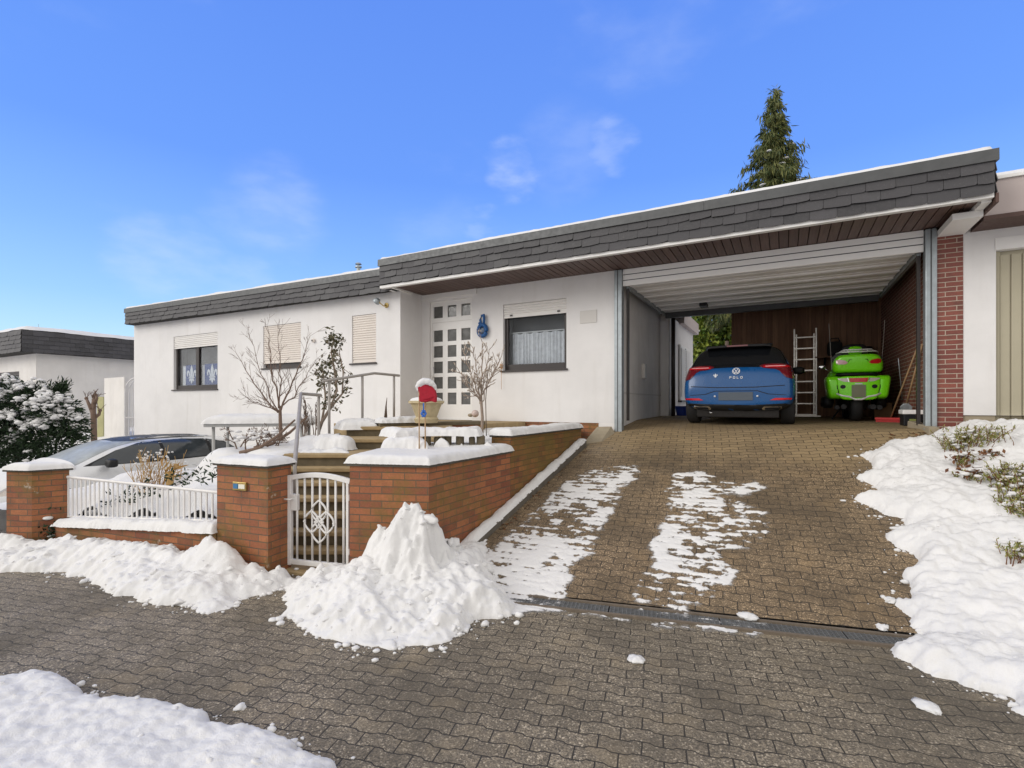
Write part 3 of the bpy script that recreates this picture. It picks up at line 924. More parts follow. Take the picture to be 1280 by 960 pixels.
def roof(parent, x0, x1, yf, yb, zt0, zt1, zb0, zb1, seed, rows, soff=None, side_r=False, side_l=False):
    # body behind the slates
    mb = MB()
    a = [mb.bm.verts.new(p) for p in ((x0, yf, zb0), (x1, yf, zb1), (x1, yb, zb1), (x0, yb, zb0), (x0, yf, zt0), (x1, yf, zt1), (x1, yb, zt1), (x0, yb, zt0))]
    for q in ((0, 3, 2, 1), (4, 5, 6, 7), (0, 1, 5, 4), (1, 2, 6, 5), (2, 3, 7, 6), (3, 0, 4, 7)): mb.face([a[i] for i in q])
    r = mb.build('roof', M['dark_gap'], parent)
    s = MB()
    cap = .10
    shingles(s, (x0, yf, zt0), (x1, yf, zt1), rows, zt0 - cap, zt1 - cap, (zt0 - zb0) - cap - .01, (0, -1, 0), seed=seed)
    if side_l: shingles(s, (x0, yb, zt0), (x0, yf, zt0), rows, zt0 - cap, zt0 - cap, (zt0 - zb0) - cap - .01, (-1, 0, 0), seed=seed + 1)
    if side_r: shingles(s, (x1, yf, zt1), (x1, yb, zt1), rows, zt1 - cap, zt1 - cap, (zt1 - zb1) - cap - .01, (1, 0, 0), seed=seed + 2)
    s.build('slates', M['slate'], r, recalc=True)
    c = MB()
    nseg = max(1, int((x1 - x0) / 2.6))
    for k in range(nseg):
        t0, t1 = k / nseg, (k + 1) / nseg
        xa, xb = lerp(x0, x1, t0) - (.035 if k == 0 else -.002), lerp(x0, x1, t1) + (.035 if k == nseg - 1 else -.002)
        za, zb_ = lerp(zt0, zt1, t0), lerp(zt0, zt1, t1)
        v = [c.bm.verts.new(p) for p in ((xa, yf - .035, za - cap - .012), (xb, yf - .035, zb_ - cap - .012), (xb, yf + .1, zb_ - cap), (xa, yf + .1, za - cap), (xa, yf - .03, za + .025), (xb, yf - .03, zb_ + .025), (xb, yf + .1, zb_ + .03), (xa, yf + .1, za + .03))]
        for q in ((0, 3, 2, 1), (4, 5, 6, 7), (0, 1, 5, 4), (1, 2, 6, 5), (2, 3, 7, 6), (3, 0, 4, 7)): c.face([v[i] for i in q])
    if side_l: c.box(x0 - .035, x0 + .1, yf + .12, yb, zt0 - cap - .012, zt0 + .025)
    if side_r: c.box(x1 - .1, x1 + .035, yf + .12, yb, zt1 - cap - .012, zt1 + .025)
    c.build('metal_capping', M['zinc'], r)
    # snow lying on the roof
    Xg, Yg_ = mesh_xy(x0 - .02, x1 + .02, yf - .022, min(yb, yf + 3.0), .05)
    e = np.minimum.reduce([Yg_ - (yf - .022), Xg - (x0 - .02), (x1 + .02) - Xg])
    t = (Xg - x0) / (x1 - x0)
    Zs_ = zt0 + (zt1 - zt0) * t + .02 + (.07 + .03 * fbm(Xg * .9, Yg_ * .9, seed)) * np.sqrt(1 - (1 - np.clip(e / .1, 0, 1)) ** 2) + .012 * fbm(Xg * 6, Yg_ * 6, seed + 3)
    Zs_ = np.where(e <= .001, zt0 + (zt1 - zt0) * t + .005, Zs_)
    grid_obj('snow_cover', Xg, Yg_, Zs_, np.ones((Xg.shape[0] - 1, Xg.shape[1] - 1), bool), M['snow'], parent=r)
    return r
RX0, RX1 = pY(475, 327, DF).x, pY(1243, 189, DF).x
SOF = 4.172
main_roof = roof(house, RX0, RX1, DF, 13.9, 4.70, 4.66, SOF + .02, SOF + .02, 5, 3, side_r=True, side_l=True)
zl, zr = pY(157, 387, DW).z, pY(475, 338, DW).z
wing_roof = roof(house, pY(157, 387, DW).x, RX0 + .19, DW, 15.2, zl, zr - .01, zl - .47, zr - .42, 9, 3, side_l=True)
# soffit boards running front to back
sb = MB()
bw = .125
x = RX0 + .25
while x < RX1 - .1:
    y1 = D2 if x < EX1 else D2 + .02
    sb.box(x + .006, x + bw - .006, DF + .09, y1, SOF - .004, SOF + .016)
    x += bw
sb.box(RX0 + .25, RX1 - .1, DF + .09, DF + .11, SOF - .016, SOF + .015)
sb.build('soffit_boards', M['soffit'], house)
tr = MB()
tr.box(RX0 - .01, RX1, DF + .004, DF + .088, SOF - .035, SOF + .018)     # white drip edge
tr.box(RX0 - .01, RX0 + .245, DF + .09, D1 + .35, SOF - .03, SOF + .018)
tr.box(RX1 - .09, RX1, DF + .09, D2 + .3, SOF - .06, SOF + .018)
tr.build('eaves_trim', M['white_trim'], house)
tr = MB(); tr.box(1.83, 2.12, DF + .35, D2 + .3, SOF - .14, SOF - .062); tr.build('pillar_beam', M['white_trim'], house)
tr = MB(); tr.box(RX1 + .012, RX1 + .04, DF, D2 + 1.5, SOF - .10, SOF + .01); tr.build('verge_board', M['brown_trim'], house)
# garage front: posts, brick pillar, sectional door pushed up under the ceiling
def post(x0, x1, zb):
    p = MB(); p.box(x0, x1, D2 - .07, D2 + .07, zb, SOF - .017)
    o = p.build('steel_post', M['galv'], house, bevel=.01)
    f = MB(); f.box(x0 - .02, x1 + .02, D2 - .09, D2 + .09, zb, zb + .015); f.build('foot_plate', M['galv'], o)
    s = MB(); s.box(x0 + .055, x0 + .07, D2 - .0745, D2 - .071, zb, SOF - .02); s.build('edge_seam', M['zinc'], o)
post(-2.685, -2.545, 1.22)
post(1.70, 1.828, 1.40)
p = MB(); p.box(1.832, 2.105, D2 - .03, D2 + .26, 1.05, SOF - .142); p.build('brick_pillar', M['brick_dark'], house)
p = MB(); p.box(1.88, 2.12, D2 + .262, 13.7, 1.2, SOF); p.build('garage_brick_wall', M['brick_wall'], house)
bk = MB()
x = -1.17
rnd = random.Random(3)
while x < 1.88:
    w_ = .115
    bk.box(x + .002, x + w_ - .002, 13.62 + rnd.uniform(0, .012), 13.66, 1.3, 4.15)
    x += w_
bk.box(-1.17, 1.88, 13.668, 13.70, 1.3, 4.15)
bk.build('wooden_back_wall', M['oldwood'], house)
gd = MB()
zt, zb = SOF - .01, 3.862
n = 3
for k in range(n):
    a, b = lerp(zt, zb, k / n), lerp(zt, zb, (k + 1) / n)
    gd.box(-2.54, 1.69, D2 - .02, D2 + .03, b + .005, a - .004)
gd.box(-2.54, 1.69, D2 - .012, D2 + .028, zb, zt)
dlo = gd.build('door_lintel', M['white_metal'], house)
gd = MB()
for k in (1, 2):
    zz = lerp(zt, zb, k / n); gd.box(-2.535, 1.685, D2 - .0215, D2 - .0125, zz - .007, zz + .007)
gd.build('panel_joint', M['zinc'], dlo)
sd = MB()
PAN = 6
for k in range(PAN):
    ya, yb = 8.95 + k * .52, 8.95 + (k + 1) * .52
    sd.box(-2.46, 1.62, ya + .006, yb - .006, 3.90, 3.94)
    for q in (.14, .38):
        sd.box(-2.46, 1.62, ya + q, ya + q + .02, 3.891, 3.902)
    sd.box(-2.46, 1.62, ya - .012, ya + .012, 3.872, 3.905)
gdo = sd.build('garage_door', M['white_metal'], house)
for xx in (-2.49, 1.66):
    t = MB(); t.box(xx - .025, xx + .025, 8.9, 12.1, 3.84, 3.955); t.build('track', M['galv'], gdo)
    t = MB(); t.box(xx - .02, xx + .02, 8.9, 8.96, 1.45, 3.84); t.build('upright_track', M['frame'], gdo)
hb = MB(); hb.box(-2.46, 1.62, 12.02, 12.14, 3.78, 3.93); hb.build('rear_beam', M['zinc'], gdo)
opn = MB(); opn.cbox((-1.5, 11.2, 3.84), (.14, .3, .07)); opn.build('door_opener', M['black'], gdo)
cl = MB()
y = 12.2
while y < 13.6:
    cl.box(-2.6, 1.86, y + .005, y + .095, 4.09, 4.12); y += .1
cl.build('garage_ceiling', M['soffit'], house)
dp = MB(); dp.tube([(-2.42, 12.75, 1.4), (-2.42, 12.75, 4.1)], .05, 10); dp.build('downpipe', M['frame'], house, smooth=True)
mbx = MB(); mbx.box(EX1 + .002, EX1 + .07, 10.75, 10.95, 2.3, 2.62); mbx.build('fuse_box', M['plaque'], house, bevel=.01)
# house side seen beyond the garage, with a shuttered window and its own eaves
sw = MB(); sw.box(-2.75, -2.5, 12.61, 16.3, 1.2, 3.95); sw.build('rear_wall', M['stucco'], house)
sr = MB(); sr.box(-3.4, -2.36, 13.95, 16.5, 3.92, 4.25); sr.build('rear_eaves', M['fascia_pale'], house)
rw = MB(); rw.box(-2.49, -2.44, 13.85, 15.35, 1.85, 3.35); rwo = rw.build('side_window', M['white_trim'], house)
rs = MB()
z = 3.27
while z > 1.95:
    rs.box(-2.437, -2.42, 13.93, 14.57, z - .045, z - .004); rs.box(-2.437, -2.42, 14.64, 15.27, z - .045, z - .004); z -= .049
rs.build('roller_shutter', M['shutter_w'], rwo)
rs = MB(); rs.box(-2.441, -2.43, 14.57, 14.64, 1.9, 3.3); rs.box(-2.5, -2.40, 13.82, 15.38, 1.80, 1.85); rs.build('sill', M['frame'], rwo)
# light stone block at the foot of the wall, beside the ramp
bl = MB(); bl.prism([(-3.0, 8.0), (-2.72, 8.15), (-2.60, 8.62), (-2.72, 8.70), (-3.0, 8.70)], .95, [1.10, 1.12, 1.17, 1.36, 1.34])
tag(bl.build('stone_block', M['conc_light'], bevel=.02), 'pale sandstone block at the top of the ramp below the left garage post', 'stone block')
vp = MB()
vpos = pY(448, 335, 11.0)
vp.lathe([(.055, -1.2), (.055, .0), (.10, .01), (.10, .05), (.03, .06), (.03, .10), (.10, .11), (.07, .15), (.01, .17)], 14, Matrix.Translation(vpos))
tag(vp.build('vent_pipe', M['galv'], smooth=True, auto=35), 'small metal vent pipe with a cap on the flat wing roof', 'vent pipe')

# wall lamp, sensor, plaque, straw ornament: fixed to the walls
lp = pY(481, 381, D1)
lamp = thing('wall_lamp', 'small wall lamp with a brass arm high beside the shuttered narrow window', 'lamp', lp)
q = MB(); q.lathe([(.055, 0), (.055, .02), (.03, .03)], 14, Matrix.Translation(lp + Vector((.06, -.002, -.02))) @ Matrix.Rotation(PI / 2, 4, 'X')); q.build('wall_plate', M['brass'], lamp, smooth=True, auto=40)
q = MB(); q.tube([lp + Vector((.06, -.02, -.02)), lp + Vector((.06, -.10, -.05)), lp + Vector((.03, -.17, .0)), lp + Vector((0, -.19, .06))], .011, 8); q.build('arm', M['brass'], lamp, smooth=True)
q = MB(); q.lathe([(.015, .04), (.05, .035), (.075, -.02), (.08, -.05), (.07, -.055), (.04, .01)], 16, Matrix.Translation(lp + Vector((-.03, -.19, .06))) @ Matrix.Rotation(.9, 4, 'Y')); q.build('lamp_shade', M['galv'], lamp, smooth=True)
sp_ = pY(393, 426, D1)
q = MB(); q.sphere(sp_ + Vector((0, -.03, 0)), .05, 14, 10, (1, .8, 1))
s_ = q.build('motion_sensor', M['shutter'], smooth=True)
tag(s_, 'small round motion sensor on the white wall right of the middle window', 'sensor')
q = MB(); q.sphere(sp_ + Vector((0, -.062, 0)), .022, 10, 8); q.build('lens', M['black'], s_, smooth=True)
a, b = pY(725, 389, D2 - .004), pY(746, 403, D2 - .004)
q = MB(); q.box(a.x, b.x, D2 - .012, D2 - .001, b.z, a.z); tag(q.build('name_plaque', M['plaque'], bevel=.003), 'blank pale grey plaque on the white wall right of the curtained window', 'plaque')
wc = pY(603, 413, D2 - .05)
wr = thing('straw_wreath', 'dark blue straw wreath with a looped bow hanging on the white wall beside the door', 'wreath', wc)
q = MB()
ring = [wc + Vector((.095 * math.cos(t), 0, .115 * math.sin(t))) for t in np.linspace(0, 2 * PI, 33)]
q.tube(ring, .042, 10, cap=False); q.build('ring', M['blue_glaze'], wr, smooth=True)
q = MB(); q.sphere(wc + Vector((0, .01, 0)), .06, 14, 10, (1, .4, 1)); q.build('centre_boss', flat('wreath_centre', (.12, .15, .20), .7, 0, .5, 50), wr, smooth=True)
q = MB()
for k in range(15):
    t = 2 * PI * k / 15
    q.sphere(wc + Vector((.10 * math.cos(t), -.03, .12 * math.sin(t))), .022, 8, 6, (1.2, .8, 1))
q.build('tufts', M['blue_glaze'], wr, smooth=True)
q = MB(); q.tube([wc + Vector((-.03, 0, .12)), wc + Vector((-.045, -.01, .22)), wc + Vector((-.01, -.01, .31)), wc + Vector((.035, -.01, .32)), wc + Vector((.05, -.01, .22)), wc + Vector((.035, 0, .12))], [.022, .028, .026, .03, .028, .024], 8)
q.sphere(wc + Vector((-.07, 0, .15)), .03, 8, 6); q.build('bow', M['blue_glaze'], wr, smooth=True)
oc = pY(627, 459, D2 - .04)
q = MB(); q.sphere(oc + Vector((0, -.01, .02)), .045, 10, 8, (.8, .6, 1.3)); q.tube([oc + Vector((0, -.01, -.04)), oc + Vector((0, -.01, -.45))], .004, 5); q.tube([oc + Vector((0, -.01, .08)), oc + Vector((.0, .03, .12))], .004, 5)
tag(q.build('hanging_ornament', flat('amber_glass', (.45, .2, .05), .3), smooth=True), 'small amber ornament hanging at the left edge of the curtained window', 'ornament')

# ================================================================== NEIGHBOUR ON THE RIGHT
nb = thing('neighbour_garage', 'pale rendered neighbouring house with a beige ribbed garage door at the right edge', 'house', (3.2, 8.75, 1.4))
NY = 8.78
gx0 = pY(1245, 400, NY).x
gzt = pY(1245, 313, NY).z
w_ = MB(); holed_wall(w_, 2.108, 6.2, 1.60, 4.12, NY, [(gx0, gx0 + 2.9, 1.60, gzt)], depth=.12)
w_.build('wall', M['stucco'], nb, recalc=False)
w_ = MB(); w_.box(2.108, gx0 - .002, NY + .02, NY + .2, .9, 1.598); w_.build('plinth', M['conc_light'], nb)
w_ = MB(); w_.box(2.108, 6.2, NY + .45, 16, 1.0, 4.1); w_.build('rear_wall', M['stucco2'], nb)
gdn = MB()
x = gx0 + .06
gdn.box(gx0, gx0 + 2.9, NY + .10, NY + .14, 1.50, gzt)
while x < gx0 + 2.85:
    gdn.box(x, x + .098, NY + .078, NY + .101, 1.56, gzt - .05); x += .112
gdn.box(gx0 + .004, gx0 + .055, NY + .06, NY + .12, 1.50, gzt - .002)
gdn.build('ribbed_garage_door', M['ochre_door'], nb, bevel=.006)
w_ = MB(); w_.box(gx0 - .01, gx0 + 2.92, NY - .012, NY + .05, gzt + .002, gzt + .16); w_.build('lintel_trim', M['white_trim'], nb)
w_ = MB(); w_.box(gx0 - .25, 6.2, NY + .03, NY + .3, 1.38, 1.498); w_.build('threshold', M['conc_light'], nb)
NF = 8.30
fz0, fz1 = 4.10, 4.53
w_ = MB(); w_.box(RX1 + .06, 6.6, NF, 16, fz0, fz1); nr = w_.build('roof', M['fascia_pale'], nb)
w_ = MB(); w_.box(RX1 + .06, 6.6, NF - .02, NF + .5, fz0 - .055, fz0 - .003); w_.build('eaves_board', M['brown_trim'], nr)
w_ = MB(); w_.box(RX1 + .05, 6.6, NF - .03, NF + .1, fz1 + .002, fz1 + .04); w_.build('capping', M['white_trim'], nr)
Xs, Ys = mesh_xy(RX1 + .08, 6.6, NF - .02, 11, .08)
e = Ys - (NF - .02)
grid_obj('snow_cover', Xs, Ys, fz1 + .04 + .07 * np.sqrt(1 - (1 - np.clip(e / .1, 0, 1)) ** 2) + .01 * fbm(Xs * 4, Ys * 4, 4), np.ones((Xs.shape[0] - 1, Xs.shape[1] - 1), bool), M['snow'], parent=nr)

# ================================================================== NEIGHBOUR ON THE LEFT
NX, NYL = -24.0, 7.6
lh = thing('neighbour_house', 'white flat roofed neighbouring house with dark slate eaves at the left edge', 'house', (NX - 3, NYL + 2, -.3))
WZ = 3.62
win = (pY(-30, 470, NYL).x, pY(24, 470, NYL).x, pY(12, 496, NYL).z, pY(12, 465, NYL).z)
w_ = MB(); holed_wall(w_, NX - 12, NX, -.6, WZ, NYL, [win], depth=.15)
w_.box(NX - 12, NX - .002, NYL + .5, NYL + .6, -.6, WZ)
w_.poly([(NX, NYL, -.6), (NX, 14.2, -.6), (NX, 14.2, WZ), (NX, NYL, WZ)])
w_.poly([(NX - .6, 14.2, -.6), (NX - .6, 22, -.6), (NX - .6, 22, WZ - .05), (NX - .6, 14.2, WZ - .05)])
w_.poly([(NX, 14.2, -.6), (NX - .6, 14.2, -.6), (NX - .6, 14.2, WZ), (NX, 14.2, WZ)])
w_.build('wall', M['stucco2'], lh, recalc=False)
window(win, NYL, win[3] - .12, True, lh, shutter_mat='frame')
lr = MB(); lr.box(NX - 12.4, NX + .35, NYL - .5, 22.5, WZ - .02, WZ + .78)
lro = lr.build('roof', M['dark_gap'], lh)
s = MB()
shingles(s, (NX - 12.4, NYL - .5, WZ + .78), (NX + .35, NYL - .5, WZ + .78), 5, WZ + .74, WZ + .74, .76, (0, -1, 0), .3, 21)
shingles(s, (NX + .35, NYL - .5, WZ + .78), (NX + .35, 22.5, WZ + .78), 5, WZ + .74, WZ + .74, .76, (1, 0, 0), .3, 22)
s.build('slates', M['slate'], lro)
Xs, Ys = mesh_xy(NX - 12.4, NX + .36, NYL - .5, 22.5, .2)
e = np.minimum(Ys - (NYL - .5), NX + .36 - Xs)
grid_obj('snow_cover', Xs, Ys, WZ + .785 + .16 * np.sqrt(1 - (1 - np.clip(e / .2, 0, 1)) ** 2) + .03 * fbm(Xs * 2, Ys * 2, 4), np.ones((Xs.shape[0] - 1, Xs.shape[1] - 1), bool), M['snow'], parent=lro)
# attic block set back on that roof and an aerial
at = MB(); axr = pY(18, 413, 10.8).x; at.box(NX - 12, axr - .3, 11, 18, WZ + .80, WZ + 1.15); ato = at.build('attic', M['stucco2'], lh)
at = MB(); at.box(NX - 12.3, axr, 10.7, 18.3, WZ + 1.15, WZ + 1.32); at.build('attic_roof', M['dark_gap'], ato)
ap = pY(48, 412, 13)
q = MB(); q.tube([ap - Vector((0, 0, .5)), ap + Vector((0, 0, .35))], .012, 6); q.tube([ap + Vector((-.12, 0, .1)), ap + Vector((.12, 0, .1))], .008, 5)
tag(q.build('roof_aerial', M['galv']), 'thin roof aerial on the neighbouring flat roof at the left', 'aerial')
# boundary wall panel between the houses with algae, and the white garden gate
q = MB(); a = pd(133, 560, 17.5); b = pd(158, 560, 16.5); 
q.cbox(((a.x + b.x) / 2, (a.y + b.y) / 2, 1.15), ((b - a).length, .12, 3.0), math.atan2(b.y - a.y, b.x - a.x))
tag(q.build('boundary_wall', M['stucco2']), 'low white boundary wall between the neighbouring house and the bungalow wing', 'wall')
q = MB(); a2 = pd(128, 496, 17.6); q.cbox((a2.x, a2.y, a2.z - 1.5), (.24, .16, 3.0), .4)
tag(q.build('mossy_pier', flat('algae_render', (.44, .42, .22), .9, 0, .35, 3)), 'narrow rendered pier stained yellow green with algae', 'pier')
ag = thing('garden_arch', 'white iron garden arch standing in the gap beside the bungalow wing', 'arch', pd(160, 545, 16.4))
q = MB()
base = pd(156, 545, 16.4); wv = Vector((CS, SN, 0)) 
zz0, zz1 = -.1, pd(158, 492, 16.4).z
arc = []
for s_ in np.linspace(0, PI, 13):
    arc.append(base + wv * (.38 - .38 * math.cos(s_)) + Vector((0, 0, zz1 - base.z + .52 * math.sin(s_))))
for dd in (0, .12):
    off = Vector((0, dd, 0))
    q.tube([base + off + Vector((0, 0, zz0 - base.z))] + [p + off for p in arc] + [base + off + wv * .76 + Vector((0, 0, zz0 - base.z))], .02, 6)
q.build('hoop', M['grey_iron'], ag)
q = MB()
for k in range(1, 6):
    q.tube([base + wv * .127 * k + Vector((0, 0, zz0 - base.z)), base + wv * .127 * k + Vector((0, 0, zz1 - base.z - .05 + .2 * math.sin(k / 6 * PI)))], .012, 5)
for zz in (.3, 1.3): q.tube([base + Vector((0, 0, zz - base.z)), base + wv * .76 + Vector((0, 0, zz - base.z))], .012, 5)
q.build('gate_bars', M['grey_iron'], ag)
# ================================================================== SNOW FIELDS
def sdist(X, Y, poly):
    d = np.full(X.shape, 1e9); inside = np.zeros(X.shape, bool)
    n = len(poly)
    for i in range(n):
        x0, y0 = poly[i]; x1, y1 = poly[(i + 1) % n]
        ex, ey = x1 - x0, y1 - y0
        t = np.clip(((X - x0) * ex + (Y - y0) * ey) / (ex * ex + ey * ey + 1e-12), 0, 1)
        d = np.minimum(d, (X - x0 - ex * t) ** 2 + (Y - y0 - ey * t) ** 2)
        c = ((y0 > Y) != (y1 > Y)) & (X < ex * (Y - y0) / (ey if abs(ey) > 1e-12 else 1e-12) + x0)
        inside ^= c
    return np.where(inside, 1, -1) * np.sqrt(d)
def snow_field(name, poly, base, hmax, r, res, edge=.05, ef=5., lump=.03, lf=6., seed=0, chunk=0., cf=9., dip=.02, parent=None, extra=None, power=.5, holes=0., hf=3.):
    xs = [p[0] for p in poly]; ys = [p[1] for p in poly]
    X, Y = mesh_xy(min(xs) - .12, max(xs) + .12, min(ys) - .12, max(ys) + .12, res)
    sd = sdist(X, Y, poly)
    if edge: sd = sd + edge * (fbm(X * ef, Y * ef, seed, 5, .6) * 1.3)
    if holes: sd = np.minimum(sd, (fbm(X * hf, Y * hf, seed + 40, 5, .6) + holes) * .2)
    t = np.clip(sd / r, 0, 1)
    prof = (1 - (1 - t) ** 2) ** power
    hm = hmax(X, Y) if callable(hmax) else hmax
    h = hm * prof
    h = h + lump * fbm(X * lf, Y * lf, seed + 9, 5, .55) * np.clip(sd / (r * .5), 0, 1)
    if chunk:
        w = worley(X * cf, Y * cf, seed + 5); w2 = worley(X * cf * 2.3, Y * cf * 2.3, seed + 6)
        h = h + chunk * ((.55 - w) + .45 * (.5 - w2)) * np.clip(sd / (r * .35), 0, 1)
    if extra is not None: h = h + extra(X, Y, sd)
    b = base(X, Y) if callable(base) else np.full(X.shape, float(base))
    h = np.maximum(h, .003)
    Z = np.where(sd > 0, b + h, b - dip)
    pos = sd > 0
    keep = pos[:-1, :-1] | pos[1:, :-1] | pos[:-1, 1:] | pos[1:, 1:]
    return grid_obj(name, X, Y, Z, keep, M['snow'], parent=parent)

# ================================================================== GARDEN WALLS
ZW = 1.128                              # top of the brick, low planter wall
KX, WXR = -2.90, -3.05
Cn = Vector((WXR, 3.878, 0))            # street corner of the wall
Gr = Vector((-3.82, 3.593, 0))          # its end at the gate
fd = (Cn - Gr).normalized(); fn_ = Vector((-fd.y, fd.x, 0))
sdir_ = Vector((-.36, .93, 0)).normalized()       # up the steps
pw = thing('planter_wall', 'orange brick planter wall with snow on top between the white gate and the driveway', 'wall', Cn)
T = .24
m = MB()
Gb = Gr + sdir_ * 1.35
in1 = Gr + fd * T
poly = [(Gr.x, Gr.y), (Cn.x, Cn.y), (WXR, 5.53), (WXR - T, 5.53), (WXR - T, Cn.y + T * .75), (Gr.x + T, Gr.y + T * 1.1), (Gb.x + T, Gb.y), (Gb.x, Gb.y)]
m.prism(poly, -.1, ZW)
m.build('low_brickwork', M['brick'], pw)
def inset_poly(): pass
m = MB()
e = .025
sl = [(Gr.x - e, Gr.y - e), (Cn.x + e, Cn.y - e), (WXR + e, 5.55), (WXR - T - e, 5.55), (WXR - T - e, Cn.y + T * .75 + e), (Gr.x + T + e, Gr.y + T * 1.1 + e), (Gb.x + T + e, Gb.y), (Gb.x - e, Gb.y)]
m.prism(sl, ZW + .002, ZW + .03); m.build('coping', M['slab'], pw)
ZU = 1.322
m = MB(); m.prism([(WXR - .28, 5.532), (WXR, 5.532), (WXR, 8.04), (WXR - .28, 8.04)], .2, ZU)
m.build('upper_brickwork', M['brick_moss'], pw)
m = MB(); m.prism([(WXR - .30, 5.51), (WXR + .02, 5.51), (WXR + .02, 8.06), (WXR - .30, 8.06)], ZU + .002, ZU + .028); m.build('coping', M['slab'], pw)
# snow: low section and the planting bed behind it in one soft sheet, upper section
bed = [(Gr.x - .04, Gr.y - .03), (Cn.x + .03, Cn.y - .035), (WXR + .035, 5.56), (WXR - .3, 5.58), (-4.3, 5.35), (Gb.x - .02, Gb.y), ]
snow_field('snow_cap', bed, ZW + .028, lambda X, Y: .085 + .015 * fbm(X * 1.5, Y * 1.5, 3), .085, .0125, .012, 9, .008, 6, 11, dip=.0, parent=pw)
snow_field('snow_cap', [(WXR - .31, 5.49), (WXR + .03, 5.49), (WXR + .035, 8.05), (WXR - .32, 8.06)], ZU + .026, lambda X, Y: .085 + .02 * fbm(X * 1.5, Y * 1.5, 5), .085, .0125, .014, 9, .01, 6, 12, dip=0., parent=pw)
# long kerb beside the ramp with its own strip of snow
kb = thing('ramp_kerb', 'sloping concrete kerb with a strip of snow along the left side of the driveway', 'kerb', (KX, 4.1, .1))
kz = lambda Y: lerp(.180, 1.145, (Y - 4.1) / (7.885 - 4.1))
y = 4.1
segs = []
while y < 7.9:
    y2 = min(y + .95, 7.93)
    m = MB()
    a, b = kz(y), kz(y2)
    y2i = y2 - .008
    v = [m.bm.verts.new(p) for p in ((WXR + .003, y, -.2), (KX, y, -.2), (KX, y2i, .3), (WXR + .003, y2i, .3), (WXR + .003, y, a - .012), (KX, y, a - .012), (KX, y2i, b - .012), (WXR + .003, y2i, b - .012))]
    for q in ((0, 3, 2, 1), (4, 5, 6, 7), (0, 1, 5, 4), (1, 2, 6, 5), (2, 3, 7, 6), (3, 0, 4, 7)): m.face([v[i] for i in q])
    m.build('kerb_stone', M['concrete'], kb, bevel=.008)
    y = y2
snow_field('snow_strip', [(WXR - .0, 4.02), (KX - .004, 4.06), (KX - .004, 7.93), (WXR - .0, 7.93)], lambda X, Y: kz(Y) - .014, lambda X, Y: .052 + .02 * fbm(X * 2, Y * 3, 3), .07, .0125, .016, 7, .012, 8, 14, dip=0., parent=kb)

# ------------------------------------------------------------------ pillars, low wall, fence
def pillar(label, pts, zb, zt, hs, seed):
    c = Vector((sum(p[0] for p in pts) / 4, sum(p[1] for p in pts) / 4, 0))
    t = thing('brick_pillar', label, 'pillar', c, 'brick pillars of the garden wall')
    m = MB(); m.prism(pts, zb, zt); m.build('brickwork', M['brick'], t)
    g = lambda k: [(c.x + (p[0] - c.x) + math.copysign(k, p[0] - c.x), c.y + (p[1] - c.y) + math.copysign(k, p[1] - c.y)) for p in pts]
    m = MB(); m.prism(g(.03), zt + .002, zt + .028); m.build('coping', M['slab'], t)
    snow_field('snow_cap', g(.045), zt + .026, hs, .10, .0125, .012, 8, .01, 6, seed, dip=0., parent=t)
    return t
p2 = [(-5.25, 3.11), (-4.54, 3.20), (-4.585, 3.50), (-5.29, 3.42)]
pl2 = pillar('wider brick pillar with the brass doorbell plate, left of the white gate', p2, -.15, 1.105, .072, 31)
p1_ = [(-8.55, 2.42), (-8.22, 2.56), (-8.06, 2.86), (-8.40, 2.74)]
p1_ = [(-8.56, 2.43), (-8.24, 2.57), (-8.07, 2.88), (-8.39, 2.74)]
pl1 = pillar('brick pillar with a snow cap at the left end of the white fence', p1_, -.3, .90, .085, 32)
bell = thing('doorbell_panel', 'brass doorbell plate with a blue number field on the brick pillar', 'doorbell', (-5.0, 3.12, .9))
bc = pd(301, 607.5, 5.12)
pd_ = (Vector((p2[1][0], p2[1][1], 0)) - Vector((p2[0][0], p2[0][1], 0))).normalized()
pa = math.atan2(pd_.y, pd_.x)
tb = ((bc.x - p2[0][0]) * pd_.x + (bc.y - p2[0][1]) * pd_.y)
bc = Vector((p2[0][0], p2[0][1], 0)) + pd_ * tb + Vector((0, 0, bc.z))
bn = Vector((pd_.y, -pd_.x, 0))
m = MB(); m.cbox(bc + bn * .012, (.185, .024, .085), pa); m.build('backplate', M['brass'], bell, bevel=.004)
m = MB(); m.cbox(bc + bn * .027 - pd_ * .045, (.062, .008, .05), pa); m.build('number_field', M['sign_blue'], bell)
m = MB(); m.cbox(bc + bn * .027 + pd_ * .04, (.085, .008, .045), pa); m.build('name_field', M['sign_white'], bell)
for s_ in (-.06, -.045, -.03):
    pass
# low wall under the fence
A = Vector((-8.08, 2.86, 0)); B = Vector((-5.27, 3.22, 0))
wd = (B - A).normalized(); wnr = Vector((-wd.y, wd.x, 0))
lw = thing('low_garden_wall', 'low brick wall carrying the white fence, half buried in snow', 'wall', A)
zA, zB = .22, .40
def pr(a, b, t0, t1): return [(p.x, p.y) for p in (a - wnr * t0, b - wnr * t0, b + wnr * t1, a + wnr * t1)]
m = MB(); m.prism(pr(A, B, .12, .12), -.3, [zA, zB, zB, zA]); m.build('brickwork', M['brick'], lw)
snow_field('snow_cap', pr(A, B, .17, .16), lambda X, Y: lerp(zA, zB, np.clip((X - A.x) / (B.x - A.x), 0, 1)) - .005, lambda X, Y: .10 + .03 * fbm(X * 2, Y * 2, 4), .10, .014, .035, 5, .02, 7, 33, dip=0., parent=lw)
fence = thing('metal_fence', 'white vertical bar metal fence on the low brick wall', 'fence', A)
L = (B - A).length
ft = lambda s: lerp(.815, .79, s / L)
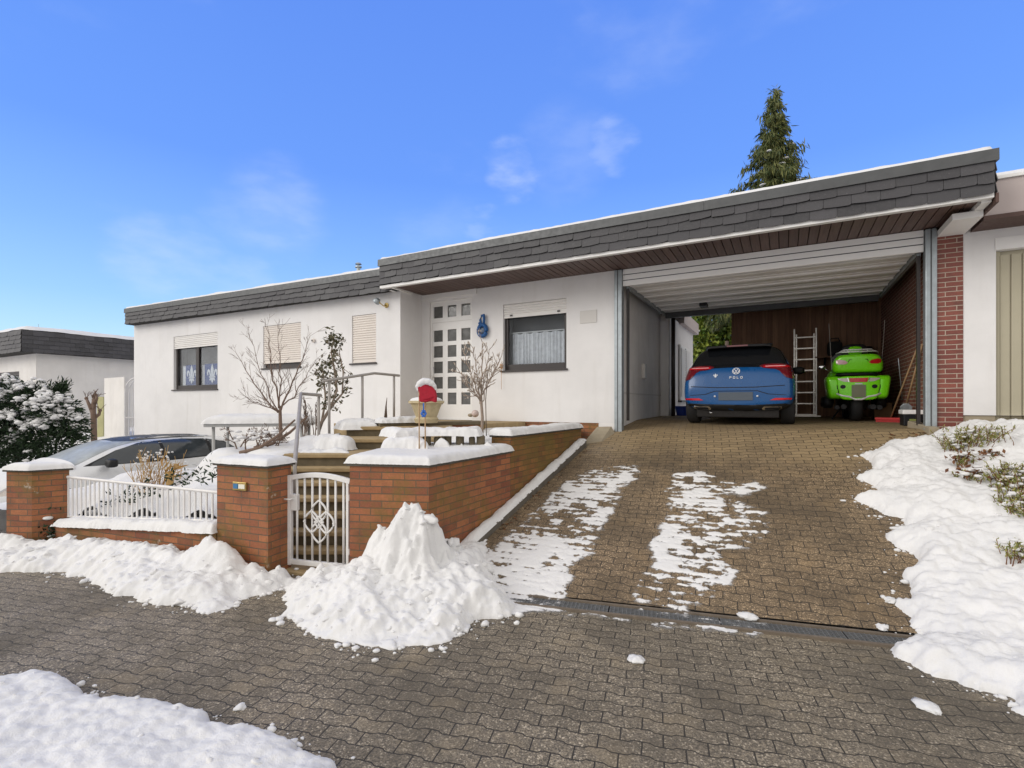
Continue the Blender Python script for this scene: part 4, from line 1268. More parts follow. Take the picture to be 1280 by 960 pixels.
m = MB(); m.tube([A + wd * .02 + Vector((0, 0, ft(0))), B - wd * .01 + Vector((0, 0, ft(L)))], .02, 6); m.build('top_rail', M['grey_iron'], fence)
zf = lambda s: lerp(zA, zB, s / L) + .09
m = MB(); m.tube([A + wd * .02 + Vector((0, 0, zf(0))), B + Vector((0, 0, zf(L)))], .012, 6); m.build('bottom_rail', M['grey_iron'], fence)
nb_ = 32
for k in range(nb_):
    s = .03 + (L - .06) * k / (nb_ - 1)
    m = MB(); p = A + wd * s
    M_ = Matrix.Translation((p.x, p.y, 0)) @ Matrix.Rotation(math.atan2(wd.y, wd.x), 4, 'Z')
    m.box(-.012, .012, -.006, .006, zf(s) - .01, ft(s) - .012, M_); m.build('bar', M['grey_iron'], fence)
# ------------------------------------------------------------------ gate
GL = Vector((-4.60, 3.47, 0)); GRr = Vector((-3.86, 3.64, 0))
gv = (GRr - GL).normalized(); GW = (GRr - GL).length
ga = math.atan2(gv.y, gv.x)
gate = thing('garden_gate', 'white wrought iron garden gate with a diamond pattern and arched top rail', 'gate', GL)
gP = lambda s, z, o=0: GL + gv * s + Vector((-gv.y, gv.x, 0)) * o + Vector((0, 0, z))
gz0, gz1 = .06, 1.00
m = MB()
m.cbox(gP(.03, (gz0 + gz1) / 2), (.05, .045, gz1 - gz0), ga); m.cbox(gP(GW - .03, (gz0 + gz1) / 2 - .01), (.03, .03, gz1 - gz0 - .04), ga)
m.cbox(gP(GW / 2, gz0 + .035), (GW - .09, .04, .05), ga)
pts = [gP(s, gz1 - .035 + .05 * math.sin(PI * s / GW)) for s in np.linspace(.0, GW, 15)]
for a, b in zip(pts, pts[1:]):
    d = b - a
    m.cbox((a + b) / 2, (d.length + .004, .04, .05), ga, ry=-math.asin(d.z / d.length))
m.build('gate_frame', M['white_iron'], gate, bevel=.004)
nbar = 7
for k in range(nbar):
    s = .12 + (GW - .2) * k / (nbar - 1)
    m = MB(); m.tube([gP(s, gz0 + .055), gP(s, gz1 - .055 + .05 * math.sin(PI * s / GW))], .0125, 6); m.build('bar', M['white_iron'], gate, smooth=True)
cx0, cw = GW * .52, .088
def diamond(mb, cs, cz, w, h):
    for sx in (-1, 1):
        for sz in (-1, 1):
            pts = [gP(cs + sx * w * math.sin(t) ** 1.0, cz + sz * h * (1 - t / (PI / 2)) ** .9, -.012) for t in np.linspace(0, PI / 2, 7)]
            mb.tube(pts, .0105, 6)
    for sx in (-1, 1): mb.sphere(gP(cs + sx * w, cz, -.012), .015, 8, 6)
m = MB()
diamond(m, cx0, .64, cw, .115); diamond(m, cx0 - cw, .53, cw, .115); diamond(m, cx0 + cw, .53, cw, .115); diamond(m, cx0, .43, cw, .115); diamond(m, cx0, .53, cw * .5, .06)
m.build('diamond_ornament', M['white_iron'], gate, smooth=True)
m = MB(); m.cbox(gP(.095, .72), (.075, .05, .17), ga); m.build('lock_box', M['white_iron'], gate, bevel=.006)
m = MB(); m.tube([gP(.09, .76, -.02), gP(.09, .76, -.07), gP(.02, .76, -.075)], .009, 8); m.build('handle', M['white_iron'], gate, smooth=True)
for zz in (.25, .8):
    m = MB(); m.tube([gP(GW - .02, zz - .03), gP(GW - .02, zz + .03)], .018, 8); m.build('hinge', M['white_iron'], gate)
# stone doorstep below the gate
m = MB(); m.cbox(gP(GW / 2, -.01, .05), (GW + .1, .30, .07), ga)
tag(m.build('threshold_stone', M['stone'], bevel=.01), 'worn sandstone threshold under the white garden gate', 'doorstep')

# ------------------------------------------------------------------ stone steps
st = thing('garden_steps', 'mossy sandstone steps climbing from the white gate to the house', 'steps', (-4.5, 4, 0))
R_ = Vector((CS, SN, 0)); F_ = Vector((-SN, CS, 0))
tre = []     # den, left px, right px, z
lo = [(5.42, .16), (5.57, .32), (5.73, .48), (5.89, .64), (6.05, .80), (6.20, .955)]
for d, z in lo: tre.append((d, 337 if d < 6 else 352, 452, z))
tre += [(6.36, 354, 520, 1.112), (6.98, 411, 545, 1.262), (7.52, 428, 560, 1.41)]
for i, (d, l, r, z) in enumerate(tre):
    a = pd(l, 600, d); b = pd(r, 600, d)
    dn_ = (tre[i + 1][0] - d + .06) if i + 1 < len(tre) else 1.2
    a = Vector((a.x, a.y, 0)); b = Vector((b.x, b.y, 0))
    rz = tre[i][3] - (tre[i - 1][3] if i else 0)
    m = MB(); m.prism([(p.x, p.y) for p in (a, b, b + F_ * dn_, a + F_ * dn_)], z - .055, z); m.build('tread', M['stone'], st, bevel=.012)
    a2, b2 = a + F_ * .035 + R_ * .05, b + F_ * .035
    m = MB(); m.prism([(p.x, p.y) for p in (a2, b2, b2 + F_ * (dn_ - .05), a2 + F_ * (dn_ - .05))], min(z - .2, z - rz - .05), z - .057); m.build('riser', M['stone_dark'], st)
# brick cheek and slab that edge the landing, snow on its near end
lc = thing('landing_wall', 'low brick wall with a stone slab edging the landing above the steps', 'wall', (-5.2, 5.8, 1.2))
a = pd(477, 527, 7.55); b = pd(606, 527, 8.35)
a.z = b.z = 0; dd = (b - a).normalized(); dn2 = Vector((-dd.y, dd.x, 0))
m = MB(); m.prism([(p.x, p.y) for p in (a, b, b + dn2 * .3, a + dn2 * .3)], .9, 1.405); m.build('brickwork', M['brick_moss'], lc)
m = MB(); q0, q1 = a - dd * .03 - dn2 * .03, b - dn2 * .03
m.prism([(p.x, p.y) for p in (q0, q1, q1 + dn2 * .36, q0 + dn2 * .36)], 1.407, 1.462); m.build('slab', M['stone_dark'], lc, bevel=.01)
q1 = a + dd * .75
snow_field('snow_cap', [(p.x, p.y) for p in (q0 - dn2 * .02, q1 - dn2 * .02, q1 + dn2 * .36, q0 + dn2 * .36)], 1.46, lambda X, Y: .09 + .03 * fbm(X * 3, Y * 3, 8), .1, .014, .03, 6, .02, 6, 36, dip=0., parent=lc)
ld = MB(); ld.prism([(-7.1, 6.3), (-5.5, 5.9), (-4.6, 7.1), (-4.5, 8.78), (-7.1, 8.78)], 1.0, 1.405)
tag(ld.build('landing', M['stone'], bevel=.01), kind='structure')
# row of short round palisades holding the upper bed, snow capped
pal = thing('palisade_edging', 'short timber palisades edging the raised bed, capped with snow', 'edging', (-3.7, 5.6, 1.2))
pts = [pd(490, 560, 5.95), pd(520, 548, 6.15), pd(560, 548, 6.2), pd(590, 548, 6.2), pd(612, 548, 6.2)]
path = []
for p, q in zip(pts, pts[1:]):
    n = max(2, int((q - p).length / .10))
    for k in range(n): path.append(p.lerp(q, k / n))
for k, p in enumerate(path):
    m = MB(); top = 1.36 + .02 * math.sin(k * 2.1) - max(0, (4 - k)) * .03
    rr = .046 + .007 * math.sin(k * 3.7); m.lathe([(rr, 1.05), (rr, top - .015), (rr * .7, top)], 10, Matrix.Translation((p.x, p.y, 0)))
    m.build('palisade', M['stone_dark'], pal, smooth=True, auto=40)
def band(path, w0, w1):
    out = []; back = []
    for i, p in enumerate(path):
        t = (path[min(i + 1, len(path) - 1)] - path[max(i - 1, 0)]); t.z = 0; t.normalize(); n = Vector((-t.y, t.x, 0))
        out.append(((p - n * w0).x, (p - n * w0).y)); back.append(((p + n * w1).x, (p + n * w1).y))
    return out + back[::-1]
snow_field('snow_cap', band(path, .09, .32), lambda X, Y: 1.352 + .012 * fbm(X * 3, Y * 3, 2), lambda X, Y: .10 + .03 * fbm(X * 3, Y * 3, 28), .09, .0125, .035, 5, .02, 6, 37, dip=.0, parent=pal)
# snow slumped over the front of the palisades in places
bl_ = [pd(500, 560, 5.75), pd(528, 560, 5.85), pd(527, 545, 6.1), pd(505, 545, 6.05)]
for qi, (pxa, pxb, dA, dB, hh) in enumerate([(476, 536, 5.72, 6.12, .20), (541, 562, 6.0, 6.25, .19), (574, 580, 6.03, 6.22, .16), (603, 616, 6.0, 6.25, .17)]):
    a, b = pd(pxa, 560, dA), pd(pxb, 560, dA); c, d = pd(pxb, 560, dB), pd(pxa, 560, dB)
    o = snow_field('snow_drift', [(p.x, p.y) for p in (a, b, c, d)], 1.16, hh, .16, .0125, .03, 5, .015, 6, 50 + qi, dip=.0, parent=pal)

# ------------------------------------------------------------------ hand rails
hr = thing('step_handrail', 'brushed steel handrail sloping down beside the lower garden steps', 'handrail', pd(399, 552, 7.1))
q0, q1, q2 = pd(401, 494, 7.2), pd(376, 492, 6.95), pd(368.5, 580, 5.55)
m = MB(); m.tube([q0, q1, q2], .024, 10); m.build('rail', M['steel'], hr, smooth=True, auto=60)
m = MB(); m.tube([Vector((q0.x, q0.y, q0.z)) - R_ * .03, Vector((q0.x, q0.y, 1.05)) - R_ * .03], .02, 8); m.build('post', M['steel'], hr, smooth=True)
m = MB(); m.tube([q2 + Vector((0, 0, .02)), Vector((q2.x, q2.y, .4))], .02, 8); m.build('post', M['steel'], hr, smooth=True)
hr = thing('landing_handrail', 'brushed steel handrail on slim posts along the landing by the bungalow wing', 'handrail', pd(453, 525, 8.1))
a, b, c = pd(403, 476.5, 7.6), pd(468, 466.5, 8.2), pd(499, 469.5, 8.7)
m = MB(); m.tube([a, b, c], .022, 10); m.build('rail', M['steel'], hr, smooth=True, auto=60)
for px, ptop, pbase, d in ((411.5, 476, 540, 7.68), (453, 470, 526, 8.06), (492.5, 470, 524, 8.6)):
    t_ = pd(px, ptop, d); b_ = pd(px, pbase + 12, d)
    m = MB(); m.tube([t_, b_], .020, 8); o = m.build('post', M['steel'], hr, smooth=True)
    m = MB(); m.tube([t_ - Vector((0, 0, .02)), t_ - Vector((0, 0, .09))], .014, 8); m.build('bracket', M['steel'], o, smooth=True)

# ------------------------------------------------------------------ front garden snow (cut away along the steps)
stair_cut = [(p.x, p.y) for p in (pd(334, 600, 5.0), pd(470, 600, 4.9), pd(560, 600, 7.0), pd(560, 600, 9), pd(428, 600, 8.9), pd(424, 600, 7.4), pd(405, 600, 6.9), pd(352, 600, 6.3), pd(333, 600, 5.9))]
X, Y = mesh_xy(-13.0, -3.1, 2.3, 8.75, .04)
line = A.y + (X - A.x) * (B.y - A.y) / (B.x - A.x)
ok = (Y > line + .14) | (X < -8.75)
ok &= ~((X < -8.75) & (Y < Yg(X) + .1))
ok &= ~((X > -5.35) & (Y < 3.48 + (X + 4.6) * .3))
ok &= ~((X > Gr.x - .9) & (Y < Gr.y + .12 + (X - Gr.x) * .36))
ok &= ~((X < WX1) & (Y > D1 - .003)) & ~((X > -3.33) & (Y > 5.4))
sdc = sdist(X, Y, stair_cut)
ok &= sdc < 0
Z = Zgarden(X, Y) + .035 * fbm(X * 1.6, Y * 1.6, 61, 5) + .012 * fbm(X * 7, Y * 7, 62)
nr_ = np.clip(-sdc / .25, 0, 1)
Z = Z + .05 * np.sqrt(1 - (1 - nr_) ** 2) - .03
keep = ok[:-1, :-1] & ok[1:, :-1] & ok[:-1, 1:] & ok[1:, 1:]
tag(grid_obj('snow_ground', X, Y, Z, keep, M['snow']), kind='structure')
# heaps of snow beside the steps
for i, (pl_, z_, h_, seed) in enumerate((
        ([pd(372, 578, 6.5), pd(440, 560, 6.45), pd(434, 560, 6.72), pd(380, 560, 6.9)], 1.10, .07, 70),
        ([pd(395, 560, 6.8), pd(434, 560, 6.75), pd(442, 560, 6.95), pd(418, 540, 7.4), pd(385, 540, 7.6)], 1.16, .17, 71),
        ([pd(425, 540, 7.4), pd(470, 530, 7.62), pd(476, 530, 8.2), pd(420, 530, 8.3)], 1.40, .13, 72))):
    o = snow_field('snow_pile', [(p.x, p.y) for p in pl_], z_ - .02, h_, .2, .02, .06, 4, .03, 5, seed, chunk=.02)
    tag(o, ['thin snow patch left on the lowest broad step above the gate', 'snow pile on the left side of the broad steps beside the handrail post', 'snow pile on the landing at the foot of the slim handrail posts'][i], 'snow pile')

# ------------------------------------------------------------------ ploughed snow on the pavement and driveway
def px_poly(pts): return [hit(*p) for p in pts]
SNOWOBJ = []
# tall heap at the wall corner
heap_pts = px_poly([(352, 770), (368, 778), (395, 792), (430, 802), (470, 809), (520, 810), (548, 808), (575, 795), (600, 778), (640, 770), (640, 752), (612, 722)]) + [(-2.80, 4.55), (-2.86, 4.75), (-3.02, 4.75), (Cn.x + .01, Cn.y + .1), (Cn.x - .02, Cn.y + .01), (Gr.x + .1, Gr.y + .0), (-4.05, 3.42), (-4.25, 3.2)]
apex = Vector((-3.15, 3.74))
def heap_h(X, Y):
    X0, Y0 = X, Y
    X = X0 + .12 * fbm(X0 * 3.1, Y0 * 3.1, 301) + .07 * fbm(X0 * 9, Y0 * 9, 303); Y = Y0 + .12 * fbm(X0 * 3.1, Y0 * 3.1, 311) + .07 * fbm(X0 * 9, Y0 * 9, 313)
    d1 = np.sqrt(((X - apex.x) / 1.0) ** 2 + ((Y - apex.y) / .9) ** 2)
    d2 = np.sqrt(((X + 2.75) / 1.3) ** 2 + ((Y - 3.75) / 1.0) ** 2)
    d3 = np.sqrt(((X + 3.35) / 1.2) ** 2 + ((Y - 3.45) / 1.0) ** 2)
    h = np.minimum(1.10 * np.clip(1 - d1 / .66, 0, 1) ** 1.25, .86 + .05 * fbm(X * 5, Y * 5, 17))
    h = np.maximum(h, .27 * np.clip(1 - d2 / .85, 0, 1) ** .9)
    h = np.maximum(h, .30 * np.clip(1 - d3 / .85, 0, 1) ** .9)
    return h + .05 + .05 * np.abs(fbm(X * 4, Y * 4, 77))
o = snow_field('snow_heap', heap_pts, lambda X, Y: np.where(Y > Yg(X), Zdrive(X, Y), 0), heap_h, .34, .0125, .08, 4.5, .05, 4.5, 101, chunk=.06, cf=5.5, power=.85)
SNOWOBJ.append(o); tag(o, 'tall shovelled snow heap against the street corner of the brick planter wall', 'snow heap')
# bank along the fence wall and pillar
bank = px_poly([(-40, 716), (60, 714), (98, 722), (128, 732), (150, 744), (178, 752), (205, 757), (235, 760), (262, 766), (282, 762), (300, 752), (330, 745), (352, 736), (384, 737), (384, 728), (352, 718)]) + [(-4.62, 3.42), (-4.53, 3.24), (-5.25, 3.10), (-6.5, 2.97), (-7.9, 2.76), (-8.1, 2.6), (-8.6, 2.38), (-10.5, 2.0)]
def bank_h(X, Y):
    line2 = A.y - .12 + (X - A.x) * (B.y - A.y) / (B.x - A.x)
    d = np.clip(line2 - Y, 0, 5)
    h = (.10 + .13 * np.exp(-(d / .30) ** 2) * (.5 + 1.0 * vnoise(X * 1.5, Y * 1.5, 8))) * sstep(-4.1, -4.7, X) + .03
    X = X + .08 * fbm(X * 3.1, Y * 3.1, 321)
    pk = np.sqrt(((X + 5.12) / 1.0) ** 2 + ((Y - 3.02) / .55) ** 2)
    h = np.maximum(h, .54 * np.clip(1 - pk / .70, 0, 1) ** .95)
    pk = np.sqrt(((X + 8.4) / .9) ** 2 + ((Y - 2.45) / .5) ** 2)
    h = np.maximum(h, .42 * np.clip(1 - pk / .9, 0, 1))
    return h
o = snow_field('snow_bank', bank, Zstreet, bank_h, .28, .016, .09, 4, .045, 4, 103, chunk=.05, cf=7, power=.8)
SNOWOBJ.append(o); tag(o, 'long ploughed snow bank along the low brick wall and white fence', 'snow bank')
# right hand bank covering the far side of the driveway and the neighbour's verge
rb = px_poly([(1165, 551), (1135, 556), (1108, 563), (1082, 572), (1088, 584), (1096, 590), (1066, 598), (1090, 606), (1096, 614), (1062, 624), (1082, 634), (1094, 642), (1120, 650), (1128, 656), (1112, 668), (1126, 688), (1140, 700), (1128, 716), (1140, 738), (1118, 752), (1128, 775), (1140, 795), (1128, 818), (1150, 838), (1185, 848), (1222, 862), (1262, 880), (1300, 900)]) + [(3.6, 4.2), (6.5, 5.0), (6.5, 8.6), (2.2, 8.62), (2.05, 8.6)]
def rb_h(X, Y): 
    return .17 + .12 * sstep(1.2, 2.6, X) + .05 * fbm(X * 1.1, Y * 1.1, 5)
o = snow_field('snow_bank', rb, lambda X, Y: np.where(Y > Yg(X), Zdrive(np.minimum(X, 3.4), Y), 0) + 0 * X, rb_h, .36, .016, .12, 3.2, .05, 4.5, 105, chunk=.035, cf=8.0, power=.7)
SNOWOBJ.append(o); tag(o, "deep snow bank covering the right side of the driveway up to the neighbour's garage", 'snow bank')
# bottom left bank on the road side of the pavement
lb = px_poly([(-60, 852), (10, 850), (48, 848), (75, 852), (110, 870), (135, 880), (190, 884), (232, 890), (250, 898), (272, 914), (310, 916), (345, 926), (372, 936), (372, 946), (420, 962), (500, 1010)]) + [(-1.2, .9), (-4.5, -1), (-7, 0.2)]
o = snow_field('snow_bank', lb, Zstreet, .085, .16, .012, .045, 6, .022, 5, 107, chunk=.02, cf=11)
SNOWOBJ.append(o); tag(o, 'low snow bank at the bottom left on the street side of the pavement', 'snow bank')
# thin trodden snow on the driveway: left strip and middle patches
def band_extra(X, Y, sd):
    return 0
def drive_snow(name, pts, seed, holes, hf):
    poly = px_poly(pts)
    xs = [p[0] for p in poly]; ys = [p[1] for p in poly]
    X, Y = mesh_xy(min(xs) - .1, max(xs) + .1, min(ys) - .1, max(ys) + .1, .0105)
    a = GA * .6
    u = X * math.cos(a) + Y * math.sin(a); v = -X * math.sin(a) + Y * math.cos(a)
    sd = sdist(X, Y, poly) + .10 * fbm(u * 3.0, v * 7, seed, 5, .6)
    row = np.abs(((v / .102) % 1) - .5) * 2
    jj = np.floor(v / .102); ii = np.floor(u / .218 + .5 * (jj % 2)); cell = _hash(ii, jj, seed) - .5           # 1 on the joints between courses
    f = .55 * cell + fbm(u * 7, v * 10, seed + 3, 4, .6) * 1.0 + fbm(u * 1.3, v * 2.2, seed + 13, 3) * .75 + .5 * (row - .5) + holes
    f = f + .6 * fbm(u * 16, v * 24, seed + 21, 4, .65)
    s = np.minimum(sd / .14 + .35 * fbm(u * 9, v * 16, seed + 31), f * 1.2)
    h = np.clip(s, 0, 1) ** .8 * .016 + .004 * fbm(X * 20, Y * 20, seed + 7)
    Z = Zdrive(X, Y) + .004 + np.where(s > 0, np.maximum(h, .002), -.01)
    pos = s > 0
    keep = pos[:-1, :-1] | pos[1:, :-1] | pos[:-1, 1:] | pos[1:, 1:]
    o = grid_obj(name, X, Y, Z, keep, M['slush'], attr=np.clip(s, 0, 1))
    return tag(o, kind='stuff')
drive_snow('snow_patch', [(740, 584), (800, 582), (800, 592), (775, 620), (760, 660), (738, 690), (716, 715), (712, 740), (700, 766), (640, 770), (585, 735), (580, 708), (620, 680), (660, 645), (700, 610)], 201, .31, 1)
drive_snow('snow_patch', [(842, 590), (880, 588), (895, 600), (928, 604), (945, 600), (962, 608), (935, 622), (905, 622), (960, 640), (962, 652), (955, 678), (905, 690), (925, 720), (900, 748), (868, 760), (860, 772), (800, 768), (795, 730), (810, 700), (812, 672), (840, 640), (830, 620)], 203, .17, 1)
drive_snow('snow_patch', [(690, 763), (725, 762), (790, 774), (850, 776), (960, 782), (955, 800), (905, 794), (850, 786), (800, 782), (740, 774), (700, 772)], 207, -.02, 1)

# loose clods: a few big ones singly, the crumbs as one scatter
def clod(mb, x, y, z, r, seed):
    rnd = random.Random(seed)
    old = len(mb.bm.verts)
    bmesh.ops.create_icosphere(mb.bm, subdivisions=3, radius=1, matrix=Matrix.Identity(4))
    mb.bm.verts.ensure_lookup_table()
    sx, sy, sz = r * rnd.uniform(.8, 1.3), r * rnd.uniform(.7, 1.1), r * rnd.uniform(.35, .55)
    a = rnd.random() * 6.28
    for v in mb.bm.verts[old:]:
        p = v.co.copy()
        k = 1 + .6 * float(fbm(np.array([p.x * 1.7 + seed]), np.array([p.y * 1.7 + p.z * 2.3]), seed)[0])
        px_, py_ = p.x * sx * k, p.y * sy * k
        v.co = Vector((x + px_ * math.cos(a) - py_ * math.sin(a), y + px_ * math.sin(a) + py_ * math.cos(a), z + max(p.z, -.35) * sz * k + sz * .2))
for i, (px, py, r, lab) in enumerate(((1158, 885, .062, 'loose lump of snow on the pavers at the lower right'), (797, 827, .055, 'flat lump of snow on the pavers just below the drain grating'), (934, 772, .055, 'small lump of snow on the driveway just above the drain grating'),
                                    (1102, 785, .05, 'small lump of snow beside the right end of the drain grating'), (300, 886, .035, 'small snow crumb on the pavers above the bottom left bank'), (1112, 752, .05, 'lump of snow on the driveway beside the right hand bank'))):
    x, y = hit(px, py); mb = MB(); clod(mb, x, y, float(Zground(x, y)), r, 300 + i)
    tag(mb.build('snow_lump', M['snow'], smooth=True), lab, 'snow lump', 'loose lumps of snow')
mb = MB()
rnd = random.Random(5)
def crumbs(poly, n, spread, rmin, rmax):
    k = 0
    m_ = len(poly)
    while k < n:
        i = rnd.randrange(m_ - 1); t = rnd.random()
        x = lerp(poly[i][0], poly[i + 1][0], t) + rnd.gauss(0, spread); y = lerp(poly[i][1], poly[i + 1][1], t) + rnd.gauss(0, spread)
        r = rmin * (rmax / rmin) ** (rnd.random() ** 2)
        z = float(Zground(x, y))
        old = len(mb.bm.verts)
        bmesh.ops.create_icosphere(mb.bm, subdivisions=2 if r > .02 else 1, radius=1)
        mb.bm.verts.ensure_lookup_table()
        sc = (r * rnd.uniform(.7, 1.4), r * rnd.uniform(.7, 1.3), r * rnd.uniform(.5, .8))
        for v in mb.bm.verts[old:]:
            j = 1 + rnd.uniform(-.18, .18)
            v.co = Vector((x + v.co.x * sc[0] * j, y + v.co.y * sc[1] * j, z + v.co.z * sc[2] * j + sc[2] * .4))
        k += 1
crumbs(heap_pts[:13], 170, .07, .005, .034)
crumbs(bank[:16], 200, .06, .005, .03)
crumbs(rb[:29], 240, .08, .006, .036)
crumbs(lb[:15], 150, .045, .005, .026)
# broken slabs and angular chunks lying in the shovelled snow
def surf(objs):
    bs = []
    for o in objs:
        me = o.data
        bs.append(BVHTree.FromPolygons([v.co for v in me.vertices], [tuple(p.vertices) for p in me.polygons]))
    return bs
sb_ = surf(SNOWOBJ)
def chunks(poly, n, seed, rmin, rmax, which):
    rr = random.Random(seed)
    xs = [p[0] for p in poly]; ys = [p[1] for p in poly]; k = 0; tries = 0
    while k < n and tries < n * 40:
        tries += 1
        x, y = rr.uniform(min(xs), max(xs)), rr.uniform(min(ys), max(ys))
        h = sb_[which].ray_cast(Vector((x, y, 4)), Vector((0, 0, -1)))
        if h[0] is None: continue
        r = rmin * (rmax / rmin) ** (rr.random() ** 1.8)
        old = len(mb.bm.verts)
        bmesh.ops.create_icosphere(mb.bm, subdivisions=2, radius=1); mb.bm.verts.ensure_lookup_table()
        pl = [(Vector((rr.gauss(0, 1), rr.gauss(0, 1), rr.gauss(0, 1))).normalized(), rr.uniform(.35, .8)) for _ in range(7)]
        Mr = Matrix.Rotation(rr.random() * 6, 3, 'Z') @ Matrix.Rotation(rr.gauss(0, .5), 3, 'X')
        sc = Vector((r * rr.uniform(.8, 1.6), r * rr.uniform(.7, 1.1), r * rr.uniform(.4, .8)))
        for v in mb.bm.verts[old:]:
            p = v.co.copy()
            for nrm, dd in pl:
                e_ = p.dot(nrm) - dd
                if e_ > 0: p -= nrm * e_
            p = Mr @ Vector((p.x * sc.x, p.y * sc.y, p.z * sc.z))
            v.co = h[0] + p - h[1] * r * .16
        k += 1
chunks(heap_pts, 150, 11, .014, .08, 0)
chunks(bank, 150, 12, .012, .06, 1)
chunks(rb, 200, 13, .012, .06, 2)
chunks(lb, 110, 14, .008, .035, 3)
tag(mb.build('snow_crumbs', M['snow'], smooth=True), kind='stuff')
# ================================================================== VEHICLES
def loft_body(name, stations, mat, parent, T, subd=2, mi_fn=None):
    # stations: (s, [(x, z) * n]) from the rear forwards, right half; mirrored
    m = MB()
    rows = []
    for s, pts in stations:
        row = [m.bm.verts.new((x, s, z)) for x, z in pts]
        left = [m.bm.verts.new((-x, s, z)) for x, z in pts[1:-1]]
        rows.append(row + left[::-1])
    n = len(rows[0])
    for a, b in zip(rows, rows[1:]):
        for k in range(n): m.face([a[k], a[(k + 1) % n], b[(k + 1) % n], b[k]])
    def capend(row, flip):
        half = len(stations[0][1])
        for k in range(half - 1):
            l0 = row[k] if k == 0 else row[(n - k)]
            l1 = row[half - 1] if k + 1 == half - 1 else row[n - k - 1]
            q = [row[k], row[k + 1], l1, l0]
            q2 = []
            for v in q:
                if v not in q2: q2.append(v)
            if len(q2) > 2: m.face(q2 if flip else q2[::-1])
    capend(rows[0], True); capend(rows[-1], False)
    if mi_fn:
        m.bm.faces.ensure_lookup_table()
        for f in m.bm.faces:
            c = f.calc_center_median(); f.material_index = mi_fn(c)
    for v in m.bm.verts: v.co = T @ v.co
    o = m.build(name, mat, parent, smooth=True, subd=subd)
    return o
def bvh_of(o):
    dg = bpy.context.evaluated_depsgraph_get(); dg.update()
    e = o.evaluated_get(dg); me = e.to_mesh()
    vs_ = [o.matrix_world @ v.co for v in me.vertices]
    bpy.context.view_layer.update()
    vs_ = [world_of(o) @ v.co for v in me.vertices]
    b = BVHTree.FromPolygons(vs_, [tuple(p.vertices) for p in me.polygons])
    e.to_mesh_clear()
    return b
def skin_panel(name, mat, parent, bvh, T, outline, axis, off=.006, thick=.010, cuts=3, smooth=True, rnd=True):
    # outline in the plane across 'axis' (car space), laid onto the body skin and thickened
    # axis: ('y', start, +1) looks from start along +y ; ('x', start, -1) ...
    ax, start, sg = axis
    pts = outline
    bm = bmesh.new()
    if ax == 'y': vs_ = [bm.verts.new((p[0], 0, p[1])) for p in pts]
    elif ax == 'x': vs_ = [bm.verts.new((0, p[0], p[1])) for p in pts]
    else: vs_ = [bm.verts.new((p[0], p[1], 0)) for p in pts]
    f = bm.faces.new(vs_)
    bmesh.ops.triangulate(bm, faces=[f])
    for _ in range(cuts):
        long = [e for e in bm.edges if e.calc_length() > .06]
        if not long: break
        bmesh.ops.subdivide_edges(bm, edges=long, cuts=1, use_grid_fill=False)
        bmesh.ops.triangulate(bm, faces=[f for f in bm.faces if len(f.verts) > 3])
    d = {'y': Vector((0, sg, 0)), 'x': Vector((sg, 0, 0)), 'z': Vector((0, 0, sg))}[ax]
    R3 = T.to_3x3()
    dw_ = (R3 @ d).normalized()
    last = None
    for v in bm.verts:
        p = v.co.copy()
        i = 'xyz'.index(ax); p[i] = start
        P = T @ p
        h = bvh.ray_cast(P, dw_, 6.0)
        if h[0] is None:
            c0 = T @ Vector((0, 0, 0)); hh = None
            for q_ in range(60):
                p.x *= .99 if ax != 'x' else 1; 
                if ax == 'x': p.z = lerp(p.z, .8, .02)
                hh = bvh.ray_cast(T @ p, dw_, 8.0)[0]
                if hh is not None: break
            v.co = hh if hh is not None else bvh.find_nearest(P)[0]
        else:
            v.co = h[0]
    bm.normal_update()
    if sum(f.normal.dot(dw_) * f.calc_area() for f in bm.faces) > 0: bmesh.ops.reverse_faces(bm, faces=bm.faces[:])
    bm.normal_update()
    ns = {v: v.normal.copy() for v in bm.verts}
    for v in bm.verts: v.co += ns[v] * off - 0 * dw_
    bot = {v: bm.verts.new(v.co - ns[v] * thick) for v in list(bm.verts)}
    for e in [e for e in bm.edges if len(e.link_faces) == 1]:
        a, b = e.verts
        l = e.link_loops[0]
        a, b = l.vert, l.link_loop_next.vert
        bm.faces.new([b, a, bot[a], bot[b]])
    m = MB(); m.bm.free(); m.bm = bm
    o = m.build(name, mat, parent, smooth=smooth, recalc=False)
    if smooth:
        try: o.data.set_sharp_from_angle(angle=math.radians(50))
        except Exception: pass
    return o
def mirror(pts): return [(-a, b) for a, b in pts][::-1]
def wheel(parent, T, x, y, r, w, side, rimmat='alu'):
    # axle along x
    Mx = T @ Matrix.Translation((x, y, r)) @ Matrix.Rotation(PI / 2 * side, 4, 'Y')
    m = MB(); m.lathe([(r * .62, -w / 2), (r * .93, -w / 2), (r, -w / 2 + .03), (r, w / 2 - .03), (r * .93, w / 2), (r * .62, w / 2)], 32, Mx)
    t = m.build('wheel', M['rubber'], parent, smooth=True, auto=40)
    m = MB(); m.lathe([(r * .64, w / 2 - .04), (r * .64, w / 2 - .005), (r * .58, w / 2 - .02), (.05, w / 2 - .03), (.04, w / 2 - .01)], 28, Mx)
    for k in range(5):
        a = 2 * PI * k / 5
        m.cbox(Mx @ Vector((math.cos(a) * r * .33, math.sin(a) * r * .33, w / 2 - .018)), (r * .52, .06, .02)) if False else None
    m.build('rim', M[rimmat], t, smooth=True, auto=40)
    return t

